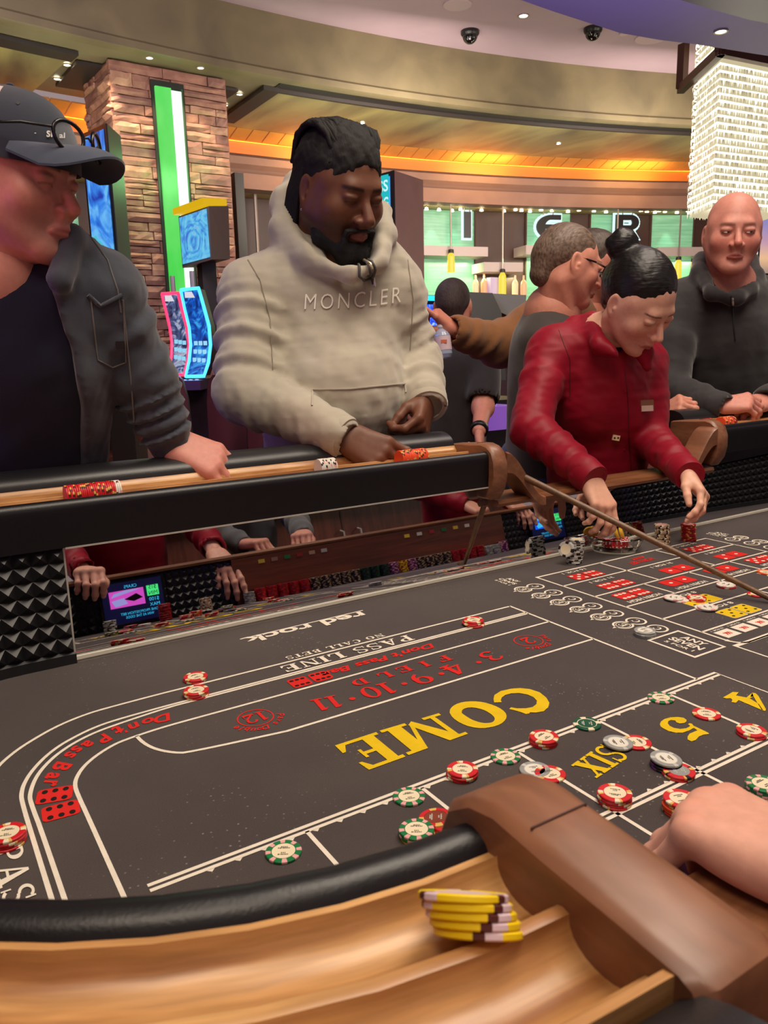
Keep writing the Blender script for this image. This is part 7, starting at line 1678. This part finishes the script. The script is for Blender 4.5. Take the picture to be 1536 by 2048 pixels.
# ---------------------------------------------------------------- man in glasses, grey tee, facing picture right
def man_glasses():
    sk = (214, 146, 124); t = person('man in glasses and a dark grey tee seen from the side behind the dealer', P3(1080, 900, 2.75))
    hp, fr, sc = P3(1140, 530, 2.40), frame(98, 16, 4), .97; nk = P3(1105, 625, 2.46)
    parts = [head(hp, fr, sc, sk, (178, 104, 92), (110, 84, 66), (170, 120, 100), .3, .3, tuple((nk - UZ * .04 - hp) @ fr.T / sc), 1.05, 1.0, .4, neckr=.058)]
    sR, eR, wR = P3(1095, 680, 2.42), P3(1150, 830, 2.50), P3(1290, 835, 2.62); sL, eL, wL = P3(1105, 650, 2.78), P3(1240, 800, 2.75), P3(1318, 830, 2.53); pv = P3(1075, 925, 2.75)
    hL = unit(P3(1352, 812, 2.47) - wL); parts.append(hand(wL + hL * .01, hL, UZ * .6 - HF * .7, -1, .98, skin=sk, curls=[(58, 62, 36), (60, 64, 36), (62, 64, 36), (62, 60, 36)], thumb=(.4, .8, -.35), spread=.5)); hR = unit(P3(1330, 850, 2.62) - wR); parts.append(hand(wR, hR, UZ, 1, 1.0, skin=sk))
    under(parts, t, [(nk, pv, .09, .11)] + limb(sR, eR, wR) + limb(sL, eL, wL) + [(pv, pv - UZ * .7, .09, .08)], sk)
    f = Field(*bounds(sR, eR, sL, eL, wL, pv, nk, m=.2), .0085); x, up, fw = torso(f, nk - UZ * .02, pv, sR, sL, .175, .72); f.rc(sR, sR + (eR - sR) * .8, .078, .070, .03, fold=(.003, 12, 0, UZ)); f.rc(sL, eL, .076, .062, .03); f.rc(eL, wL, .056, .044, .02, fold=(.003, 18, 0, UZ)); f.rc(hp, nk + UZ * .022 + fw * .02, .062, .060, .008, '-'); f.ripple(.003, 26, 6)
    P, F = f.mesh(); pmesh('tee_shirt', P, F, fabric('grey_tee', (74, 68, 66), .1), t)
    def base(f):
        f.el((0, -.022, .035), (.0800, .100, .090), .01); f.rc((0, -.078, .0), (0, -.080, -.05), .052, .042, .03); f.el((0, .104, .010), (.088, .078, .094), .012, '-')
        for sx in (-1, 1): f.el((sx * .088, .022, -.050), (.03, .050, .058), .010, '-')
    localfield('hair', t, hp, fr, sc, base, hairmat('brown_hair', (84, 66, 54), (132, 110, 94), .5, (50, 200, 90)), h=.0044, rip=(.0006, 160, 4))
    b = MB(); tow = lambda p: np.array(p) * sc @ fr + hp; MG = mat('glasses_black', (14, 14, 16), .25)
    g = put('eyeglasses', (lambda q: (q.tube([tow((.078, -.005, .010)), tow((.076, .05, .010)), tow((.062, .093, .007))], .0028, 6), q.tube([tow((-.078, -.005, .010)), tow((-.062, .093, .007))], .0026, 6), q.tube([tow((-.010, .110, .008)), tow((.010, .110, .008))], .0022, 6), q)[-1])(b), MG, t, 60); tag(g, 'dark framed eyeglasses')
    for sx in (-1, 1):
        c = np.array((sx * .034, .106, -.001)); pts = [tow(c + np.array((.027 * math.cos(a), -.3 * sx * .027 * math.cos(a) * .5, .021 * math.sin(a)))) for a in np.linspace(0, 2 * math.pi, 21)]; q = MB(); q.tube(pts, .0024, 6); put('rim', q, MG, g, 60); q = MB(); q.poly(pts[:-1]); put('lens', q, mat('blue_lens', (150, 150, 215), .05, alpha=.45, spec=1), g)
    q = MB(); q.tube([tow((.0785, .055, .010)), tow((.0735, .078, .009))], .0034, 6); put('hinge', q, mat('gold_hinge', (214, 180, 150), .3, metal=.7), g, 60)
    lower(t, pv, fw, fabric('blue_jeans', (66, 78, 120)), .09); return t
man_glasses()
# ---------------------------------------------------------------- man in the brown sweater pointing across
def man_brown():
    sk = (200, 128, 108); t = person('man in a brown sweater pointing and holding a small water bottle, mostly hidden', P3(1150, 900, 3.15))
    hp, fr, sc = P3(1196, 535, 2.82), frame(78, 8, 0), 1.06; nk = P3(1165, 632, 2.88)
    parts = [head(hp, fr, sc, sk, (170, 100, 90), (80, 62, 50), (150, 110, 96), .3, .3, tuple((nk - UZ * .04 - hp) @ fr.T / sc), 1.05, 1.0, .4, h=.003)]
    sR, eR, wR = P3(1118, 618, 2.82), P3(1000, 690, 2.78), P3(914, 664, 2.66); sL, eL, wL = P3(1225, 660, 3.05), P3(1230, 850, 3.0), P3(1190, 960, 2.9); pv = P3(1150, 940, 3.12)
    hR = unit(P3(866, 622, 2.62) - wR); parts.append(hand(wR + hR * .015, hR, UZ * .85 - HF * .4, 1, 1.0, skin=sk, curls=[(6, 8, 6), (52, 50, 30), (58, 56, 30), (60, 56, 30)], thumb=(.35, .8, -.6), spread=.6)); parts.append(hand(wL, -UZ, HR, -1, 1.0, skin=sk))
    under(parts, t, [(nk, pv, .09, .11)] + limb(sR, eR, wR) + limb(sL, eL, wL) + [(pv, pv - UZ * .7, .09, .08)], sk)
    f = Field(*bounds(sR, eR, wR, sL, eL, pv, nk, m=.2), .0085); x, up, fw = torso(f, nk - UZ * .02, pv, sR, sL, .18, .72); f.rc(sR, eR, .082, .080, .035, fold=(.004, 14, 0, UZ)); f.rc(eR, wR, .080, .058, .02, fold=(.004, 18, 1, UZ)); f.rc(sL, eL, .078, .066, .03); f.rc(eL, wL, .066, .05, .02); f.rc(hp, nk + UZ * .02 + fw * .02, .062, .060, .008, '-'); d = unit(wR - eR); f.rc(wR + d * .03, wR + d * .1, .040, .05, .005, '-'); f.ripple(.0035, 24, 1)
    P, F = f.mesh(); pmesh('sweater', P, F, fabric('brown_knit', (134, 88, 52), .12, .9, 500, .4), t)
    localfield('hair', t, hp, fr, sc, lambda f: (f.el((0, -.024, .036), (.0825, .103, .090), .01), f.el((0, .115, -.005), (.080, .070, .082), .012, '-'), f.rc((0, -.085, 0), (0, -.08, -.05), .05, .04, .02), [f.el((s_ * .088, .022, -.05), (.03, .05, .058), .01, '-') for s_ in (-1, 1)]), hairmat('dark_brown_hair', (52, 40, 32), (90, 72, 60), .5), h=.005, rip=(.0012, 200, 5))
    lower(t, pv, fw, M_DENIM, .09)
    # water bottle hanging from his fingers
    p0, p1 = P3(880, 650, 2.62), P3(888, 716, 2.63); ax = unit(p0 - p1); X = unit(np.cross(ax, HF)); Y = np.cross(ax, X); L = np.linalg.norm(p0 - p1)
    bo = tag(empty('water_bottle', p1), 'small clear water bottle with pale label held by the pointing man', 'bottle')
    b = MB(); b.lathe([(0, .004), (.024, .0), (.030, .012), (.030, L * .66), (.024, L * .76), (.013, L * .86), (.013, L * .93), (0, L * .93)], p1, 20, ax=(X, Y, ax)); put('bottle_body', b, mat('bottle_plastic', (196, 210, 240), .08, alpha=.55, spec=.9), bo, 50)
    b = MB(); b.lathe([(.0308, L * .22), (.0308, L * .64)], p1, 20, ax=(X, Y, ax)); put('label', b, mat('bottle_label', (214, 190, 200), .5), bo, 60); b = MB(); b.lathe([(.014, L * .92), (.0145, L * 1.0), (.0, L * 1.0)], p1, 16, ax=(X, Y, ax)); put('cap', b, mat('bottle_cap', (220, 222, 230), .4), bo, 50)
    b = MB(); b.box(p1 + ax * L * .5 - HF * .031 + HR * .004, (.010, .006, .0008), (HR, UZ, HF)); put('label_mark', b, mat('label_mark', (214, 120, 90), .5), bo)
    return t
man_brown()
# ---------------------------------------------------------------- man with his back turned
def man_back():
    sk = (196, 130, 112); t = person('man with cropped dark hair and black tee, back turned, between the hoodie and the sleeve', P3(905, 900, 4.05))
    hp, fr, sc = P3(906, 612, 3.90), frame(168, 0, 0), 1.12; nk = P3(910, 690, 3.92)
    parts = [head(hp, fr, sc, sk, neck=tuple((nk - UZ * .05 - hp) @ fr.T / sc), h=.0042)]
    sR, eR, wR = P3(968, 722, 3.88), P3(966, 815, 3.80), P3(958, 862, 3.60); sL, eL, wL = P3(846, 722, 3.98), P3(836, 830, 3.98), P3(850, 880, 3.9); pv = P3(905, 905, 4.02)
    hR = unit(P3(962, 900, 3.55) - wR); parts.append(hand(wR + hR * .02, hR, HR * .8 - HF * .3, 1, 1.05, skin=sk, curls=[(66, 70, 40)] * 4, spread=.4, h=.0028)); parts.append(hand(wL, -UZ, -HR, -1, 1.0, skin=sk, h=.003))
    o = under(parts, t, [(nk, pv, .09, .11), (sR, eR, .052, .046), (eR, wR, .046, .032), (sL, eL, .05, .045), (eL, wL, .045, .03), (pv, pv - UZ * .7, .09, .08)], sk, .011)
    f = Field(*bounds(sR, eR, sL, eL, pv, nk, m=.2), .010); x, up, fw = torso(f, nk - UZ * .02, pv, sR, sL, .19, .7); f.rc(sR, sR + (eR - sR) * .72, .085, .082, .03); f.rc(sL, sL + (eL - sL) * .75, .085, .08, .03); f.rc(hp, nk + UZ * .03, .064, .062, .008, '-'); f.ripple(.004, 18, 2); d = unit(eR - sR); f.rc(sR + d * .20, eR, .066, .075, .005, '-')
    P, F = f.mesh(); pmesh('tee_shirt', P, F, fabric('black_tee', (46, 42, 46), .1), t)
    localfield('hair', t, hp, fr, sc, lambda f: (f.el((0, -.022, .034), (.0785, .100, .087), .01), f.el((0, .112, -.01), (.080, .080, .085), .012, '-'), f.rc((0, -.075, 0), (0, -.06, -.05), .056, .05, .02), [f.el((s_ * .085, .022, -.05), (.03, .05, .05), .01, '-') for s_ in (-1, 1)]), hairmat('buzzed_hair', (46, 34, 34), (66, 50, 48), .7), h=.006)
    b = MB(); d = unit(wR - eR); b.tube([wR - d * .03, wR - d * .026, wR - d * .004, wR], [.040, .043, .043, .040], 18); put('wristband', b, mat('watch_black', (14, 14, 16), .4), t, 60)
    lower(t, pv, fw, fabric('dark_shorts', (36, 34, 44)), .09); return t
man_back()
# ---------------------------------------------------------------- bald man at the right rail
def man_bald():
    sk = (212, 142, 126); t = person('bald man in a black quarter zip pullover leaning on the far right rail', P3(1450, 900, 2.85))
    hp, fr, sc = P3(1466, 466, 2.52), frame(-14, 4, 3), 1.05; nk = P3(1455, 572, 2.62)
    parts = [head(hp, fr, sc, sk, (176, 96, 92), (150, 104, 88), (176, 120, 108), .25, .4, tuple((nk - UZ * .05 - hp) @ fr.T / sc), 1.05, 1.02, .1, brlift=-.002, neckr=.058)]
    sR, eR, wR = P3(1352, 612, 2.66), P3(1338, 785, 2.58), P3(1436, 812, 2.46); sL, eL, wL = P3(1568, 615, 2.75), P3(1590, 780, 2.66), P3(1536, 802, 2.52); pv = P3(1450, 880, 2.86)
    hR = unit(P3(1490, 806, 2.44) - wR); parts.append(hand(wR + hR * .008, hR, UZ * .8 - HF * .55, 1, 1.0, skin=sk, curls=[(38, 48, 30), (44, 50, 30), (48, 52, 30), (50, 50, 30)], spread=.6, thumb=(.45, .8, -.3))); hL = unit(P3(1492, 812, 2.46) - wL); parts.append(hand(wL + hL * .008, hL, UZ * .8 - HF * .55, -1, 1.0, skin=sk, curls=[(40, 50, 30), (46, 50, 30), (50, 52, 30), (52, 50, 30)], spread=.6, thumb=(.45, .8, -.3)))
    o = under(parts, t, [(nk, pv, .09, .11)] + limb(sR, eR, wR) + limb(sL, eL, wL) + [(pv, pv - UZ * .7, .09, .08)], sk)
    put('eyes', eyeball(hp, fr, sc, (-.8, 1, 0)), [M_EYEW, M_IRIS], t, 60)
    f = Field(*bounds(sR, eR, wR, sL, eL, wL, pv, nk, m=.2), .0075); x, up, fw = torso(f, nk - UZ * .02, pv, sR, sL, .185, .70)
    f.rc(sR, eR, .080, .066, .03, fold=(.003, 14, 0, UZ)); f.rc(eR, wR, .066, .050, .02, fold=(.004, 18, 1, UZ)); f.rc(sL, eL, .080, .066, .03, fold=(.003, 14, 2, UZ)); f.rc(eL, wL, .064, .050, .02, fold=(.004, 16, 2, UZ))
    C_ = [(1398, 545, 2.60), (1402, 520, 2.66), (1450, 505, 2.74), (1500, 520, 2.68), (1512, 552, 2.62), (1500, 580, 2.56), (1474, 594, 2.52), (1424, 586, 2.51), (1398, 545, 2.60)]
    for a, c in zip(C_, C_[1:]): f.rc(P3(*a), P3(*c), .023, .023, .02)
    f.rc(hp, nk + fw * .03 + UZ * .02, .063, .056, .008, '-'); f.rc(P3(1444, 560, 2.50), P3(1456, 590, 2.52), .036, .010, .008, '-'); f.ripple(.0034, 24, 8); f.ripple(.0014, 80, 3)
    for w_, e_ in ((wR, eR), (wL, eL)): d_ = unit(w_ - e_); f.rc(w_ + d_ * .026, w_ + d_ * .1, .034, .045, .004, '-')
    P, F = f.mesh(); pu = pmesh('pullover', P, F, fabric('black_knit', (48, 46, 48), .12, .75, 700, .25, .3), t); bv = bvh_of(pu)
    ib = MB(); ib.tube([nk - UZ * .03, nk + UZ * .022], [.066, .060], 24); put('undershirt', ib, fabric('navy_tee', (20, 20, 44)), t, 60)
    seam(bv, [(1462, 592), (1465, 620), (1468, 660), (1470, 680)], 'zip', mat('zip_dark', (26, 26, 30), .4), t, .003, .001); seam(bv, [(1464, 596), (1466, 608)], 'zip_pull', mat('zip_silver', (200, 196, 190), .25, metal=.8), t, .004, .004)
    lower(t, pv, fw, M_DENIM, .09); return t
man_bald()
# ---------------------------------------------------------------- dealers on this side (a hand in view, the rest only in the mirror)
def dealer(label, cx, cy, hands, skin, shirtm, hairc, tie=False, hz=.88, lean=.05):
    t = person(label, (cx, cy)); hp, fr, sc = np.array((cx, cy + .10 + lean, hz)), np.stack([np.array((1.0, 0, 0)), unit((0, .92, -.38)), unit((0, .38, .92))]), 1.0
    nk = np.array((cx, cy + .02 + lean * .6, hz - .19)); pv = np.array((cx, cy - .04, .13)); parts = [head(hp, fr, sc, skin, neck=tuple((nk - UZ * .05 - hp) @ fr.T), h=.005)]; cl = []
    for sx, (w, d, back, curls, spr, tb) in zip((-1, 1), hands):
        s = np.array((cx + sx * .18, cy + .02, hz - .27)); w = np.array(w); e = (s + w) / 2 + np.array((sx * .05, -.10, -.07)); parts.append(hand(w + unit(d) * .01, d, back, -sx * 1 if sx > 0 else -1, 1.14 if cx < 0 else 1.0, skin=skin, curls=curls, spread=spr, thumb=tb, h=.0021)); cl.append((s, e, w))
    pr = [(nk, pv, .08, .10), (pv, pv - UZ * .7, .09, .07)]
    for s, e, w in cl: pr += limb(s, e, w)
    under(parts, t, pr, skin); P_ = [nk, pv] + [p for c in cl for p in c]; f = Field(*bounds(*P_, m=.2), .0085); x, up, fw = torso(f, nk - UZ * .02, pv, cl[1][0], cl[0][0], .165, .72)
    for k, (s, e, w) in enumerate(cl): f.rc(s, e, .070, .056, .03, fold=(.0035, 18, k, UZ)); f.rc(e, w, .057, .042, .02, fold=(.0045, 22, k, UZ)); d_ = unit(w - e); f.rc(w - d_ * (.03 if cx < 0 else -.022), w + d_ * .1, .036 if cx < 0 else .028, .046, .004, '-')
    f.rc(hp, nk + UZ * .01 + fw * .03, .056, .052, .008, '-'); f.ripple(.0034, 28, 5); P, F = f.mesh(); sh = pmesh('shirt', P, F, shirtm, t)
    localfield('hair', t, hp, fr, sc, lambda f: (f.el((0, -.024, .036), (.082, .102, .090), .01), f.el((0, .112, -.008), (.080, .074, .085), .012, '-'), [f.el((s_ * .086, .02, -.05), (.03, .05, .055), .01, '-') for s_ in (-1, 1)]), hairmat('dealer_hair_' + hairc, *{'b': ((14, 12, 12), (30, 26, 24)), 'g': ((90, 84, 80), (140, 134, 128))}[hairc]), h=.006)
    if tie:
        b = MB(); q = [nk + fw * .075 - up * .05, nk + fw * .125 - up * .16, nk + fw * .135 - up * .34]; b.tube(q, [.014, .028, .036], 10, flat=.35); put('tie', b, fabric('grey_tie', (120, 116, 124), .3, .6, 300, .2, .2, 200), t, 60)
        b = MB(); b.tube([nk - up * .02, nk + up * .03], [.064, .058], 20); put('collar', b, fabric('white_cotton', (214, 210, 206)), t, 60)
    lower(t, pv, (0, 1, 0), fabric('dealer_black', (18, 18, 20)), .09); return t
CURL = [(52, 58, 34), (56, 60, 34), (58, 60, 34), (60, 58, 34)]; OPEN = [(12, 18, 12), (20, 24, 16), (24, 28, 18), (26, 28, 18)]
dealer('near dealer in a dark red shirt, one hand in view beside the wooden arm', -.37, -1.25, [((-.574, -.972, .197), (-.06, 1, -.03), (.1, .1, 1), CURL, .8, (.45, .8, -.35)), ((-.13, -.98, .20), (.02, .72, -.70), (0, .72, .70), OPEN, 1.4, (.7, .6, -.2))], (224, 166, 144), M_CRIM, 'b')
dealer('dealer in a dark red shirt at the far base, mirrored in the table wall', 1.12, -1.22, [((1.00, -.98, .23), (.3, .8, -.5), (0, .5, .85), CURL, .8, (.45, .8, -.35)), ((1.24, -.98, .22), (.0, .8, -.6), (0, .6, .8), OPEN, 1, (.6, .6, -.3))], (206, 150, 126), M_CRIM, 'b')
dealer('seated boxman in a grey suit with a tie, mirrored behind the chip bank', .12, -1.34, [((.0, -1.06, .215), (.5, .8, -.1), (0, .1, 1), CURL, .8, (.45, .8, -.35)), ((.26, -1.06, .215), (-.5, .8, -.1), (0, .1, 1), CURL, .8, (.45, .8, -.35))], (210, 150, 130), fabric('suit_grey', (92, 94, 96), .1), 'g', tie=True)
# ================================================================ lift everything so the floor is z = 0
for o in list(bpy.data.objects):
    if o.parent is None:
        o.location.z -= FLOOR
bpy.context.view_layer.update()
